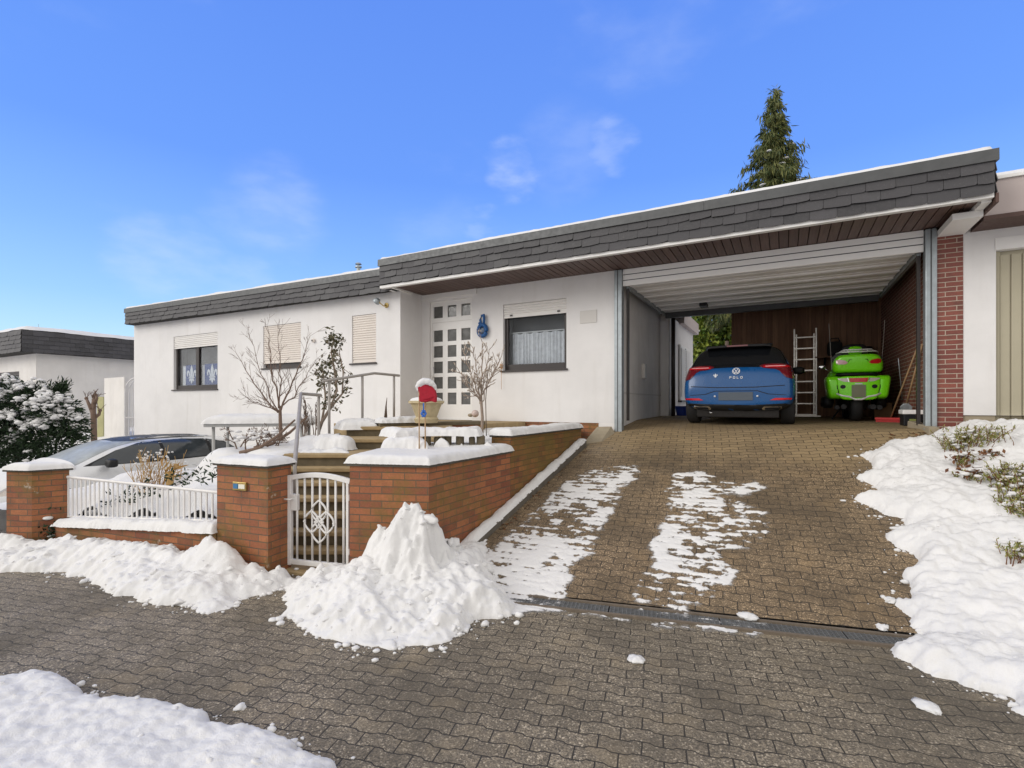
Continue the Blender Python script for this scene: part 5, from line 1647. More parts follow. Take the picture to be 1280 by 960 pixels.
# ------------------------------------------------------------------ blue hatchback, seen from behind
CARX, CARY = -.735, 9.36
fz = float(Zdrive(CARX, CARY + .6))
fz2 = float(Zdrive(CARX, CARY + 3.2))
T = Matrix.Translation((CARX, CARY, fz - .005)) @ Matrix.Rotation(math.atan2(fz2 - fz, 2.6), 4, 'X') @ Matrix.Rotation(math.radians(-1.0), 4, 'Z')
car = thing('parked_car', 'blue hatchback parked nose in under the garage roof', 'car', (CARX, CARY + 2, fz), 'parked cars')
del car['group']
ST = [
 (0.00, [(0, .35), (.52, .35), (.70, .39), (.735, .48), (.72, .56), (.66, .60), (.50, .615), (0, .62)]),
 (0.045, [(0, .27), (.60, .27), (.80, .36), (.83, .50), (.815, .66), (.77, .77), (.52, .82), (0, .835)]),
 (0.11, [(0, .24), (.66, .24), (.86, .36), (.875, .56), (.86, .76), (.80, .92), (.60, .985), (0, 1.00)]),
 (0.24, [(0, .22), (.68, .22), (.875, .36), (.892, .58), (.885, .82), (.79, 1.03), (.64, 1.14), (0, 1.17)]),
 (0.42, [(0, .20), (.70, .20), (.88, .36), (.895, .60), (.890, .86), (.745, 1.15), (.625, 1.32), (0, 1.365)]),
 (0.50, [(0, .20), (.70, .20), (.88, .36), (.895, .60), (.890, .88), (.735, 1.18), (.615, 1.38), (0, 1.43)]),
 (0.62, [(0, .20), (.70, .20), (.88, .36), (.895, .60), (.890, .89), (.73, 1.20), (.61, 1.41), (0, 1.455)]),
 (1.3, [(0, .20), (.70, .20), (.88, .36), (.895, .60), (.89, .90), (.725, 1.20), (.605, 1.43), (0, 1.475)]),
 (2.1, [(0, .20), (.70, .20), (.88, .36), (.895, .60), (.89, .90), (.72, 1.19), (.60, 1.40), (0, 1.455)]),
 (2.55, [(0, .20), (.70, .20), (.88, .36), (.895, .60), (.885, .89), (.74, 1.11), (.60, 1.28), (0, 1.33)]),
 (2.95, [(0, .20), (.70, .20), (.88, .36), (.89, .60), (.88, .87), (.77, .98), (.62, 1.06), (0, 1.10)]),
 (3.3, [(0, .20), (.70, .20), (.87, .36), (.88, .58), (.86, .82), (.76, .91), (.60, .95), (0, .98)]),
 (3.85, [(0, .22), (.66, .22), (.80, .34), (.82, .52), (.79, .68), (.70, .76), (.55, .80), (0, .83)]),
 (4.05, [(0, .30), (.50, .30), (.62, .36), (.64, .46), (.62, .54), (.55, .58), (.40, .60), (0, .62)]),
]
body = loft_body('body', ST, [M['blue_paint'], M['tint']], car, T, mi_fn=lambda c: 1 if c.z > 1.012 and c.y < 2.6 else 0)  # dark above the belt: tinted glass, with shade painted over roof and pillars
bv = bvh_of(body)
AXR = ('y', -1.5, 1)
P_ = lambda nm, mt, pts, **k: skin_panel(nm, M[mt] if isinstance(mt, str) else mt, car, bv, T, pts, AXR, **k)
# rear window with black surround, roof spoiler, lights
P_('rear_window', 'tint', [(-.70, 1.045), (.70, 1.045), (.735, 1.06), (.70, 1.16), (.60, 1.325), (.56, 1.345), (-.56, 1.345), (-.60, 1.325), (-.70, 1.16), (-.735, 1.06)])
sp = MB()
for (xa, xb) in ((-.60, .60),):
    pts = [(-.53, .32), (-.42, .285), (0, .27), (.42, .285), (.53, .32), (.54, .62), (-.54, .62)]
    sp.prism(pts, [1.345, 1.36, 1.365, 1.36, 1.345, 1.38, 1.38], [1.375, 1.395, 1.405, 1.395, 1.375, 1.43, 1.43])
for v in sp.bm.verts: v.co = T @ v.co
spo = sp.build('roof_spoiler', M['black'], car, bevel=.008)
bl = MB(); bl.box(-.17, .17, .262, .28, 1.37, 1.395, T); bl.build('brake_light', M['red_dark'], spo)
TL = [(.40, .975), (.36, 1.005), (.42, 1.030), (.60, 1.035), (.80, 1.020), (.875, .985), (.892, .90), (.885, .80), (.84, .775), (.76, .80), (.70, .86), (.66, .915), (.60, .945), (.50, .955)]
for s in (1, -1):
    pts = TL if s > 0 else mirror(TL)
    l = P_('tail_light', 'red_dark', pts[::-1] if s > 0 else pts[::-1], off=.012, thick=.02)
    b_ = [(.42, .975), (.42, 1.000), (.62, 1.008), (.82, .995), (.80, .968), (.62, .968)]
    b_ = b_ if s > 0 else mirror(b_)
    q = P_('light_bar', 'red_lens', b_, off=.018, thick=.012)
    b_ = [(.45, .983), (.45, .994), (.74, .996), (.74, .985)]
    b_ = b_ if s > 0 else mirror(b_)
    q2 = P_('light_strip', 'pink_lens', b_, off=.022, thick=.010)
    for o in (q, q2): o.parent = l
    r_ = [(.52, .425), (.83, .430), (.84, .462), (.60, .462)]
    P_('reflector', 'red_lens', r_ if s > 0 else mirror(r_), off=.010, thick=.014)
    e_ = [(.42, .262), (.66, .275), (.70, .30), (.69, .325), (.43, .322), (.40, .29)]
    P_('exhaust_trim', 'chrome', e_ if s > 0 else mirror(e_), off=.012, thick=.02)
    e_ = [(.44, .277), (.65, .287), (.67, .303), (.66, .312), (.45, .308)]
    P_('exhaust_opening', 'black', e_ if s > 0 else mirror(e_), off=.018, thick=.012)
# tailgate creases and shut lines as narrow dark grooves, lower black bumper
P_('bumper_skirt', 'black', [(-.82, .24), (.82, .24), (.84, .36), (.74, .372), (.40, .352), (-.40, .352), (-.74, .372), (-.84, .36)], off=.010)
P_('shut_line', 'dark_gap', [(-.74, .665), (-.30, .640), (.30, .640), (.74, .665), (.74, .677), (.30, .653), (-.30, .653), (-.74, .677)], off=.003)
P_('shut_line', 'dark_gap', [(-.76, .515), (-.50, .535), (-.34, .590), (.34, .590), (.50, .535), (.76, .515), (.76, .507), (.49, .525), (.335, .58), (-.335, .58), (-.49, .525), (-.76, .507)], off=.003)
P_('number_plate', 'plate', [(-.275, .425), (.265, .425), (.265, .565), (-.275, .565)], off=.012, thick=.015, smooth=False)
for xx in (-.335, .335):
    m = MB(); m.sphere(T @ Vector((xx, -.006, .495)), .017, 10, 8); m.build('plate_lamp', M['flag_white'], car, smooth=True)
# round emblem with the letters V over W, the word below, and a small lily sticker
def emblem_strokes(segs, wd_, dep=.006):
    m = MB()
    for a, b in segs:
        d = Vector((b[0] - a[0], 0, b[1] - a[1])); L = d.length; d.normalize(); n = Vector((-d.z, 0, d.x)) * wd_ / 2
        A_, B_ = Vector((a[0], 0, a[1])), Vector((b[0], 0, b[1]))
        m.plate([A_ + n, A_ - n, B_ - n, B_ + n], (0, dep, 0))
    return m
def seat_on(mb, cx, cz, scale):
    h = bv.ray_cast(T @ Vector((cx, -1.5, cz)), (T.to_3x3() @ Vector((0, 1, 0))).normalized())
    n = h[1] if h[1].y < 0 else -h[1]
    tilt = math.atan2(n.z, -n.y)
    Mx = Matrix.Translation(h[0] + n * .012) @ Matrix.Rotation(-tilt, 4, 'X') @ Matrix.Scale(scale, 4)
    for v in mb.bm.verts: v.co = Mx @ v.co
m = emblem_strokes([((-.52, .72), (-.03, -.02)), ((.03, -.02), (.52, .72)), ((-.82, .30), (-.34, -.74)), ((-.34, -.74), (0, -.10)), ((0, -.10), (.34, -.74)), ((.34, -.74), (.82, .30))], .17, .08)
ringp = [(math.cos(t), math.sin(t)) for t in np.linspace(0, 2 * PI, 33)]
for a, b in zip(ringp, ringp[1:]):
    m.plate([(a[0], 0, a[1]), (b[0], 0, b[1]), (b[0] * .84, 0, b[1] * .84), (a[0] * .84, 0, a[1] * .84)], (0, .08, 0))
seat_on(m, 0, .925, .062); m.build('round_emblem', M['flag_white'], car)  # plain white stands in for the gleam of chrome
LET = {'P': [((-.3, -.5), (-.3, .5)), ((-.3, .45), (.3, .45)), ((.3, .45), (.3, 0)), ((.3, 0), (-.3, 0))],
       'O': [((-.35, -.45), (-.35, .45)), ((-.35, .45), (.35, .45)), ((.35, .45), (.35, -.45)), ((.35, -.45), (-.35, -.45))],
       'L': [((-.3, .5), (-.3, -.45)), ((-.3, -.45), (.3, -.45))]}
mm = MB()
for k, ch in enumerate('POLO'):
    for a, b in LET[ch]:
        d = Vector((b[0] - a[0], 0, b[1] - a[1])); d.normalize(); n = Vector((-d.z, 0, d.x)) * .09
        A_, B_ = Vector((a[0] + (k - 1.5) * 1.45, 0, a[1])), Vector((b[0] + (k - 1.5) * 1.45, 0, b[1]))
        mm.plate([A_ + n, A_ - n, B_ - n, B_ + n], (0, .15, 0))
seat_on(mm, 0, .815, .040); mm.build('badge_lettering', M['flag_white'], car)
mm = MB(); fleur(mm, 0, 0, 0, 1.0); seat_on(mm, -.33, .855, .085); mm.build('lily_sticker', M['flag_white'], car)
# sides: windows, arches, wheels, mirrors
for s in (1, -1):
    AX = ('x', 1.5 * s, -s)
    w_ = [(.55, 1.03), (1.3, 1.0), (2.4, .98), (2.75, 1.0), (2.2, 1.31), (1.4, 1.36), (.75, 1.33)]
    skin_panel('side_window', M['tint'], car, bv, T, w_ if s < 0 else w_[::-1], AX)
    for yy in (.62, 3.17):
        arch = [(yy + .36 * math.cos(t), max(.2, .30 + .36 * math.sin(t))) for t in np.linspace(-.3, PI + .3, 17)]
        skin_panel('wheel_arch', M['black'], car, bv, T, arch, AX, off=.003)
        wheel(car, T, s * .775, yy, .315, .215, s)
    m = MB(); m.superell((0, 0, 0), (.11, .06, .075), .6, 16, 10)
    for v in m.bm.verts: v.co = T @ (v.co + Vector((s * .945, 2.45, 1.00)))
    m.build('wing_mirror', M['black'], car, smooth=True)
w_ = [(-.66, 1.02), (.66, 1.02), (.56, 1.38), (-.56, 1.38)]
skin_panel('windscreen', M['tint'], car, bv, T, w_, ('y', 5.5, -1))
m = MB(); m.box(-.55, .55, .35, 3.7, .14, .24, T); m.build('underbody', M['dark_gap'], car)
m = MB(); m.prism([(-.66, .10), (.66, .10), (.62, .34), (-.62, .34)], .125, .262)
for v in m.bm.verts: v.co = T @ v.co
m.build('rear_diffuser', M['dark_gap'], car, bevel=.02)
m = MB(); m.tube([T @ Vector((-.42, .10, .20)), T @ Vector((-.42, .5, .20))], .035, 10); m.build('tailpipe', M['chrome'], car, smooth=True)

# ------------------------------------------------------------------ pale silver estate in the sunken drive on the left
SX, SYf = -11.4, 2.72
zc = -.36
T2 = Matrix.Translation((SX, SYf + 4.55, zc)) @ Matrix.Rotation(PI, 4, 'Z') @ Matrix.Scale(-1, 4, (1, 0, 0)) if False else Matrix.Translation((SX, SYf + 4.55, zc)) @ Matrix.Rotation(PI, 4, 'Z')
sc_ = thing('parked_car', 'pale silver estate car with a dark roof parked behind the white fence', 'car', (SX, SYf + 2.2, zc))
S2 = [
 (0.00, [(0, .40), (.55, .40), (.72, .44), (.76, .56), (.74, .66), (.68, .72), (.52, .74), (0, .75)]),
 (0.08, [(0, .30), (.62, .30), (.84, .40), (.87, .58), (.86, .78), (.80, .93), (.60, .99), (0, 1.0)]),
 (0.30, [(0, .24), (.68, .24), (.90, .38), (.915, .62), (.905, .86), (.79, 1.10), (.66, 1.22), (0, 1.26)]),
 (0.55, [(0, .22), (.70, .22), (.91, .38), (.925, .64), (.915, .92), (.77, 1.21), (.64, 1.37), (0, 1.42)]),
 (1.0, [(0, .20), (.72, .20), (.915, .38), (.93, .64), (.92, .95), (.755, 1.27), (.62, 1.43), (0, 1.475)]),
 (1.8, [(0, .20), (.72, .20), (.915, .38), (.93, .64), (.92, .97), (.745, 1.29), (.61, 1.455), (0, 1.50)]),
 (2.5, [(0, .20), (.72, .20), (.915, .38), (.93, .64), (.92, .97), (.745, 1.27), (.61, 1.43), (0, 1.48)]),
 (2.95, [(0, .20), (.72, .20), (.915, .38), (.925, .64), (.915, .96), (.77, 1.17), (.62, 1.32), (0, 1.37)]),
 (3.35, [(0, .20), (.72, .20), (.91, .38), (.92, .62), (.91, .92), (.80, 1.03), (.66, 1.10), (0, 1.14)]),
 (3.65, [(0, .20), (.72, .20), (.90, .38), (.91, .60), (.89, .86), (.79, .96), (.64, 1.0), (0, 1.03)]),
 (4.3, [(0, .22), (.68, .22), (.84, .36), (.86, .54), (.83, .72), (.74, .82), (.58, .86), (0, .89)]),
 (4.55, [(0, .32), (.52, .32), (.66, .38), (.68, .50), (.66, .60), (.58, .65), (.44, .67), (0, .69)]),
]
b2 = loft_body('body', S2, M['silver_paint'], sc_, T2)
bv2 = bvh_of(b2)
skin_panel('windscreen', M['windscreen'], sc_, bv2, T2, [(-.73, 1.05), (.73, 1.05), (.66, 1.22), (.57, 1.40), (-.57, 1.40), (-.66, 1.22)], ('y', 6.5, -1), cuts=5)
m = [(-.52, 1.1), (.52, 1.1), (.52, 2.66), (-.52, 2.66)]
skin_panel('roof_panel', flat('roof_film', (.03, .032, .035), .45, 0, .5, 6), sc_, bv2, T2, m, ('z', 3.0, -1), cuts=5, off=.004, thick=.006)
for s in (1, -1):
    AX = ('x', 1.6 * s, -s)
    for nm, w_ in (('front_window', [(2.06, 1.03), (2.06, 1.385), (2.40, 1.37), (2.75, 1.27), (3.15, 1.075), (3.2, 1.03)]), ('rear_door_window', [(1.16, 1.05), (1.18, 1.38), (1.6, 1.405), (2.00, 1.39), (2.00, 1.03)]), ('quarter_window', [(.55, 1.13), (.80, 1.30), (1.10, 1.37), (1.10, 1.055), (.75, 1.08)])):
        skin_panel(nm, M['car_glass'], sc_, bv2, T2, w_, AX, cuts=4, off=.004, thick=.008)
    skin_panel('window_trim', M['black'], sc_, bv2, T2, [(.50, 1.10), (.78, 1.31), (1.15, 1.385), (1.7, 1.405), (2.3, 1.39), (2.78, 1.265), (3.3, 1.03), (2.0, 1.01), (1.1, 1.03)], AX, cuts=5, off=.0015, thick=.005)
    skin_panel('roof_rail', M['chrome'], sc_, bv2, T2, [(.85, 1.40), (1.6, 1.44), (2.4, 1.425), (2.4, 1.437), (1.6, 1.452), (.85, 1.414)], AX, off=.02, thick=.02)
    for yy in (.85, 3.6):
        arch = [(yy + .38 * math.cos(t), max(.2, .33 + .38 * math.sin(t))) for t in np.linspace(-.3, PI + .3, 17)]
        skin_panel('wheel_arch', M['black'], sc_, bv2, T2, arch, AX, off=.003)
        wheel(sc_, T2, s * .80, yy, .335, .22, s)
    m = MB(); m.superell((0, 0, 0), (.12, .075, .075), .6, 16, 10)
    for v in m.bm.verts: v.co = T2 @ (v.co + Vector((s * 1.03, 2.98, 1.07)))
    mo = m.build('wing_mirror', M['black'], sc_, smooth=True)
    m = MB(); m.box(s * .90, s * .98, 2.95, 3.0, .99, 1.03, T2); m.build('mirror_foot', M['black'], mo)
    skin_panel('headlight', M['clear_lens'], sc_, bv2, T2, [(s * .45, .62), (s * .80, .68), (s * .86, .78), (s * .60, .76)], ('y', 6.5, -1), off=.004)
skin_panel('grille', M['black'], sc_, bv2, T2, [(-.42, .42), (.42, .42), (.46, .64), (-.46, .64)], ('y', 6.5, -1), off=.004)
snow_pts = [(-.80, 3.4), (.80, 3.4), (.74, 4.35), (-.74, 4.35)]
skin_panel('bonnet_snow', M['snow'], sc_, bv2, T2, snow_pts, ('z', 3.0, -1), cuts=5, off=.035, thick=.04)

# ------------------------------------------------------------------ lime green touring motorcycle, seen from behind
BX, BY = 1.17, 10.85
bz = float(Zdrive(BX, BY + .3))
T3 = Matrix.Translation((BX, BY, bz))
bike = thing('touring_motorcycle', 'lime green touring motorcycle with a top box, parked beside the blue hatchback', 'motorcycle', (BX, BY + 1, bz))
def tb(m): 
    for v in m.bm.verts: v.co = T3 @ v.co
    return m
m = MB()
Mw = T3 @ Matrix.Translation((0, .42, .315)) @ Matrix.Rotation(PI / 2, 4, 'Y')
m.lathe([(.20, -.09), (.27, -.09), (.312, -.05), (.318, 0), (.312, .05), (.27, .09), (.20, .09)], 32, Mw); rwh = m.build('rear_wheel', M['rubber'], bike, smooth=True)
m = MB(); m.lathe([(.205, -.05), (.205, .05), (.04, .06), (.03, .07)], 24, Mw); m.build('rim', M['alu'], rwh, smooth=True, auto=40)
m = MB()
Mf = T3 @ Matrix.Translation((0, 2.05, .315)) @ Matrix.Rotation(PI / 2, 4, 'Y')
m.lathe([(.22, -.06), (.28, -.06), (.315, 0), (.28, .06), (.22, .06)], 32, Mf); m.build('front_wheel', M['rubber'], bike, smooth=True)
# body: lower panniers joined over the wheel
def shape_low(p):
    k = 1 - .18 * max(0, -p.z / .2)
    return Vector((p.x * k, p.y, p.z))
for s in (-1, 1):
    m = MB(); m.superell((s * .355, .40, .625), (.12, .38, .215), .36, 28, 18, lambda p: Vector((p.x + s * .025 * (p.z / .2), p.y, p.z)))
    o = m.build('pannier', M['green_paint'], bike, smooth=True); o.data.transform(T3)
m = MB(); m.superell((0, .42, .61), (.30, .33, .20), .5, 28, 18); o = m.build('tail_body', M['green_paint'], bike, smooth=True); o.data.transform(T3)
def shape_box(p):
    k = 1 - .20 * max(0., p.z / .17) ** 1.3 + .0 * p.z
    return Vector((p.x * k, p.y - .02 * p.z / .17, p.z))
m = MB(); m.superell((0, .32, 1.06), (.385, .28, .17), .32, 36, 20, shape_box); o = m.build('top_box', M['green_paint'], bike, smooth=True); o.data.transform(T3); tbx = o
m = MB(); m.superell((0, .34, .865), (.33, .25, .03), .5, 24, 8); o = m.build('top_box_seam', M['black'], bike, smooth=True); o.data.transform(T3)
dgv = bvh_of(tbx)
RZ = ('y', -1.5, 1)
Tb = T3
def bp(nm, mt, pts, bvv, par=bike, **k): return skin_panel(nm, M[mt], par, bvv, Tb, pts, RZ, **k)
lamp_pts = [(.155, 1.075), (.20, 1.115), (.29, 1.135), (.335, 1.12), (.335, 1.065), (.29, 1.045), (.19, 1.045)]
bp('tail_light', 'red_lens', lamp_pts, dgv, off=.01, thick=.018); bp('tail_light', 'pink_lens', mirror(lamp_pts), dgv, off=.01, thick=.018)
for s in (-1, 1):
    seamp = [(s * .10, 1.125), (s * .10, 1.133), (s * .14, 1.128), (s * .155, 1.085), (s * .145, 1.085), (s * .13, 1.12)]
    bp('box_seam', 'black', seamp, dgv, off=.003, thick=.006)
ew = MB(); 
for s in (-1, 1):
    for k in range(3): ew.plate([(s * .015, 0, .0 + k * .012), (s * (.085 - k * .02), 0, .016 + k * .014), (s * (.08 - k * .02), 0, .022 + k * .014), (s * .015, 0, .008 + k * .012)], (0, -.005, 0))
for v in ew.bm.verts: v.co = T3 @ (v.co + Vector((0, .045, 1.155)))
ew.build('wing_emblem', M['chrome'], bike)
jb = bpy.data.objects  # lower light bar and lenses
m = MB(); m.superell((0, .06, .61), (.33, .055, .215), .30, 28, 14, lambda p: Vector((p.x * (1 - .16 * max(0, -p.z / .2)), p.y - .015 * (1 - (p.x / .33) ** 2), p.z))); o = m.build('rear_panel', M['green_paint'], bike, smooth=True); o.data.transform(T3); rp = bvh_of(o)
def rpn(nm, mt, pts, **k): return skin_panel(nm, M[mt], bike, rp, Tb, pts, RZ, **k)
rpn('brake_light', 'red_lens', [(-.125, .715), (.125, .715), (.145, .79), (-.145, .79)], off=.010, thick=.018)
for s in (-1, 1):
    L_ = [(.15, .725), (.165, .79), (.315, .785), (.31, .765), (.22, .725)]
    rpn('indicator_lens', 'clear_lens', L_ if s > 0 else mirror(L_), off=.008, thick=.016)
    L_ = [(.14, .718), (.158, .797), (.168, .797), (.15, .718)]
    rpn('lens_divider', 'chrome', L_ if s > 0 else mirror(L_), off=.014, thick=.018)
    c = [(s * .235 + .042 * math.cos(t), .635 + .036 * math.sin(t)) for t in np.linspace(0, 2 * PI, 19)[:-1]]
    rpn('reflector_recess', 'black', c, off=.005, thick=.01)
    cv = [(s * .33, .72), (s * .345, .72), (s * .30, .49), (s * .285, .49)]
    rpn('panel_seam', 'dark_gap', cv, off=.003, thick=.006)
rpn('number_plate', 'plate_o', [(-.105, .44), (.105, .44), (.105, .665), (-.105, .665)], off=.014, thick=.02, smooth=False)
rpn('plate_lamp', 'flag_white', [(-.06, .675), (.06, .675), (.05, .695), (-.05, .695)], off=.014, thick=.02)
m = MB(); m.tube([T3 @ Vector(p) for p in ((-.33, .04, .515), (-.25, .015, .475), (-.14, .005, .455), (-.05, .0, .405), (.05, 0, .405), (.14, .005, .455), (.25, .015, .475), (.33, .04, .515))], .020, 8); m.build('chrome_bumper', M['painted_chrome_gleam'], bike, smooth=True)
m = MB()
for zz, ww, yy in ((1.275, .27, .12), (1.315, .21, .16)):
    m.tube([T3 @ Vector(p) for p in ((-ww - .05, yy + .12, zz - .02), (-ww, yy, zz), (ww, yy, zz), (ww + .05, yy + .12, zz - .02))], .013, 8)
for xx in (-.15, .15): m.tube([T3 @ Vector((xx, .12, 1.275)), T3 @ Vector((xx, .16, 1.315))], .011, 6)
m.build('luggage_rack', M['painted_chrome_gleam'], bike, smooth=True)
m = MB(); m.superell((0, .62, 1.29), (.21, .07, .17), .55, 24, 14); o = m.build('backrest', M['black'], bike, smooth=True); o.data.transform(T3)
m = MB(); m.superell((0, .50, 1.325), (.115, .06, .085), .7, 20, 12); o = m.build('rear_cowl', M['green_paint'], bike, smooth=True); o.data.transform(T3)
m = MB(); m.superell((0, 1.1, .80), (.20, .55, .10), .6, 24, 12); o = m.build('seat', M['black'], bike, smooth=True); o.data.transform(T3)
m = MB(); m.superell((0, 1.6, .75), (.40, .45, .35), .7, 24, 14); o = m.build('fairing', M['green_paint'], bike, smooth=True); o.data.transform(T3)
m = MB(); m.superell((0, 1.72, 1.22), (.30, .03, .24), .7, 24, 14); o = m.build('windshield', M['tint'], bike, smooth=True); o.data.transform(T3)
for s in (-1, 1):
    m = MB(); m.tube([T3 @ Vector((s * .20, .30, .27)), T3 @ Vector((s * .22, .02, .27))], .045, 12); m.tube([T3 @ Vector((s * .31, .30, .26)), T3 @ Vector((s * .32, .05, .26))], .04, 12); m.build('exhaust', M['rubber'], bike, smooth=True, auto=40)
    m = MB(); m.tube([T3 @ Vector((s * .38, .35, .95)), T3 @ Vector((s * .43, .33, 1.85))], .004, 5); m.build('aerial', M['steel'], bike)
    m = MB(); m.superell((s * .47, 1.55, 1.10), (.07, .04, .05), .6, 16, 10); m.tube([(s * .36, 1.5, 1.02), (s * .45, 1.55, 1.09)], .012, 6); o = m.build('mirror', M['chrome'], bike, smooth=True); o.data.transform(T3)
    m = MB(); m.superell((s * .42, .95, .36), (.10, .35, .12), .5, 20, 10); o = m.build('engine_guard', M['black'], bike, smooth=True); o.data.transform(T3)
m = MB(); m.tube([T3 @ Vector((-.18, 1.0, .25)), T3 @ Vector((-.34, 1.0, .01))], .015, 6); m.build('side_stand', M['black'], bike)
m = MB(); m.superell((0, 1.1, .42), (.25, .55, .22), .5, 20, 12); o = m.build('engine', M['black'], bike, smooth=True); o.data.transform(T3)

# ------------------------------------------------------------------ garage odds and ends
lz = float(Zdrive(.4, 13.3))
la = pY(991, 520, 13.35); lb_ = pY(1022, 520, 13.35)
lad = thing('ladder', 'tall aluminium double ladder leaning against the wooden back wall of the garage', 'ladder', ((la.x + lb_.x) / 2, 13.35, lz))
ltop = pY(1007, 411, 13.35).z
for k, dy in enumerate((0, .07)):
    for xx in (la.x, lb_.x):
        for ww in (0, .055):
            pass
    for xx, sgn in ((la.x, 1), (lb_.x, -1)):
        m = MB(); x0 = xx + sgn * (.03 + k * .042)
        m.box(x0 - .014, x0 + .014, 13.30 + dy * .6, 13.36 + dy * .6, lz, ltop - k * .12); m.build('stile', M['alu'], lad)
nr = 8
for k in range(nr):
    z = lz + .05 + (ltop - lz - .25) * k / (nr - 1)
    m = MB(); m.box(la.x + .04, lb_.x - .04, 13.31, 13.345, z - .014, z + .014); m.build('rung', M['alu'], lad)
m = MB(); m.box(la.x - .05, lb_.x + .06, 13.29, 13.36, lz - .0, lz + .035); m.build('foot_bar', M['alu'], lad)
def leaner(name, label, cat, base, top, headf, hmat, hname, r=.014):
    t = thing(name, label, cat, base)
    m = MB(); m.tube([base, top], r, 8); m.build('handle', M['handle'], t, smooth=True)
    headf(t, base)
    return t
def broom_head(t, b):
    m = MB(); m.cbox(b + Vector((0, 0, .0)), (.44, .07, .04), -.25); m.build('head', M['red_plastic'], t, bevel=.008)
    m = MB()
    for k in range(26):
        x = -.2 + .4 * k / 25
        for yy in (-.02, .02):
            m.cbox(b + Vector((x * math.cos(-.25) - yy * math.sin(-.25), x * math.sin(-.25) + yy * math.cos(-.25), -.042)), (.012, .012, .045), -.25)
    m.build('bristles', M['red_plastic'], t)
bb = pd(1113, 524, 8.75); bb.z = float(Zdrive(bb.x, bb.y)) + .065
leaner('push_broom', 'push broom with a red head and wooden handle leaning on the brick garage wall', 'broom', bb, pd(1150, 426, 7.85), broom_head, None, 'head')
def shovel_head(t, b):
    m = MB(); 
    d = Vector((0, 0, 1))
    pts = [(-.075, -.0), (.075, 0), (.08, .27), (.03, .32), (-.03, .32), (-.08, .27)]
    m.plate([(b.x + p[0], b.y - .05 * (p[1] > .1), b.z - .26 + p[1]) for p in pts], (0, .012, 0)); m.build('blade', M['galv'], t, bevel=.004)
bb = pd(1132, 510, 8.2); bb.z = float(Zdrive(bb.x, bb.y)) + .28
leaner('snow_shovel', 'grey bladed shovel with a wooden handle leaning beside the red broom', 'shovel', bb, pd(1153, 430, 7.7), shovel_head, None, 'blade')
m = MB(); a = pd(1128, 500, 8.9); b = pd(1123, 448, 8.6); m.tube([a, b], .008, 6)
tag(m.build('thin_rod', M['galv'], smooth=True), 'thin grey rod leaning on the garage wall behind the broom handle', 'rod')
bxp = pd(1143, 530, 8.0); z0 = float(Zdrive(1.66, 9.75))
box = thing('storage_tub', 'dark storage tub with a white lid standing by the right garage post', 'tub', (1.66, 9.75, z0))
m = MB(); m.box(1.61, 1.84, 9.62, 9.92, z0, z0 + .18); m.build('tub', M['black'], box, bevel=.012)
m = MB(); m.box(1.597, 1.853, 9.605, 9.935, z0 + .182, z0 + .25); m.build('lid', M['white_metal'], box, bevel=.01)
m = MB(); m.box(1.68, 1.76, 9.612, 9.619, z0 + .05, z0 + .11); m.build('label_patch', flat('olive_print', (.22, .25, .06)), box)
cz = float(Zdrive(1.7, 12.2))
m = MB(); m.box(1.55, 1.83, 12.0, 12.4, cz, cz + .33); 
cbx = m.build('cardboard_box', M['cardboard'], bevel=.004); tag(cbx, 'brown cardboard box against the brick garage wall behind the brooms', 'box')
m = MB(); m.box(1.545, 1.835, 12.17, 12.23, cz + .331, cz + .334); m.build('tape', M['pot'], cbx)
# shelf on the wooden wall with dark bags
sh = thing('wall_shelf', 'dark wall shelf on the wooden boards above the green motorcycle', 'shelf', (1.1, 13.4, 2.9))
m = MB(); m.box(.62, 1.75, 13.25, 13.61, 2.80, 2.83); m.build('board', M['oldwood'], sh)
for xx in (.8, 1.6):
    m = MB(); m.plate([(xx, 13.61, 2.80), (xx, 13.3, 2.80), (xx, 13.61, 2.55)], (.03, 0, 0)); m.build('bracket', M['black'], sh)
m = MB(); m.superell((1.0, 13.42, 3.0), (.15, .13, .17), .5, 20, 12); b_ = m.build('canvas_bag', M['rubber'], smooth=True); tag(b_, 'black bag standing on the dark wall shelf above the motorcycle', 'bag')
m = MB(); m.tube([(.9, 13.42, 3.16), (.93, 13.42, 3.24), (1.07, 13.42, 3.24), (1.1, 13.42, 3.16)], .012, 6); m.build('handle', M['rubber'], b_, smooth=True)
m = MB(); m.superell((1.5, 13.42, 2.93), (.2, .13, .095), .4, 20, 12); b_ = m.build('tool_case', M['black'], smooth=True); tag(b_, 'flat dark case lying on the wall shelf right of the black bag', 'case')
m = MB(); m.box(1.44, 1.56, 13.27, 13.29, 2.93, 2.96); m.build('handle', M['rubber'], b_)
# blue tub by the left wall
bt = pd(846, 522, 13.0); z0 = float(Zdrive(-2.3, 13.2))
m = MB()
m.lathe([(.13, 0), (.17, .22), (.185, .225), (.185, .245), (.16, .24), (.12, .02)], 22, Matrix.Translation((-2.28, 13.15, z0)))
bk_ = m.build('bucket', M['blue_plastic'], smooth=True, auto=40); tag(bk_, 'blue plastic bucket on the garage floor at the end of the left wall', 'bucket')
m = MB(); m.tube([(-2.28 - .18, 13.15, z0 + .23), (-2.28, 13.0, z0 + .19), (-2.28 + .18, 13.15, z0 + .23)], .005, 5); m.build('bail_handle', M['galv'], bk_)

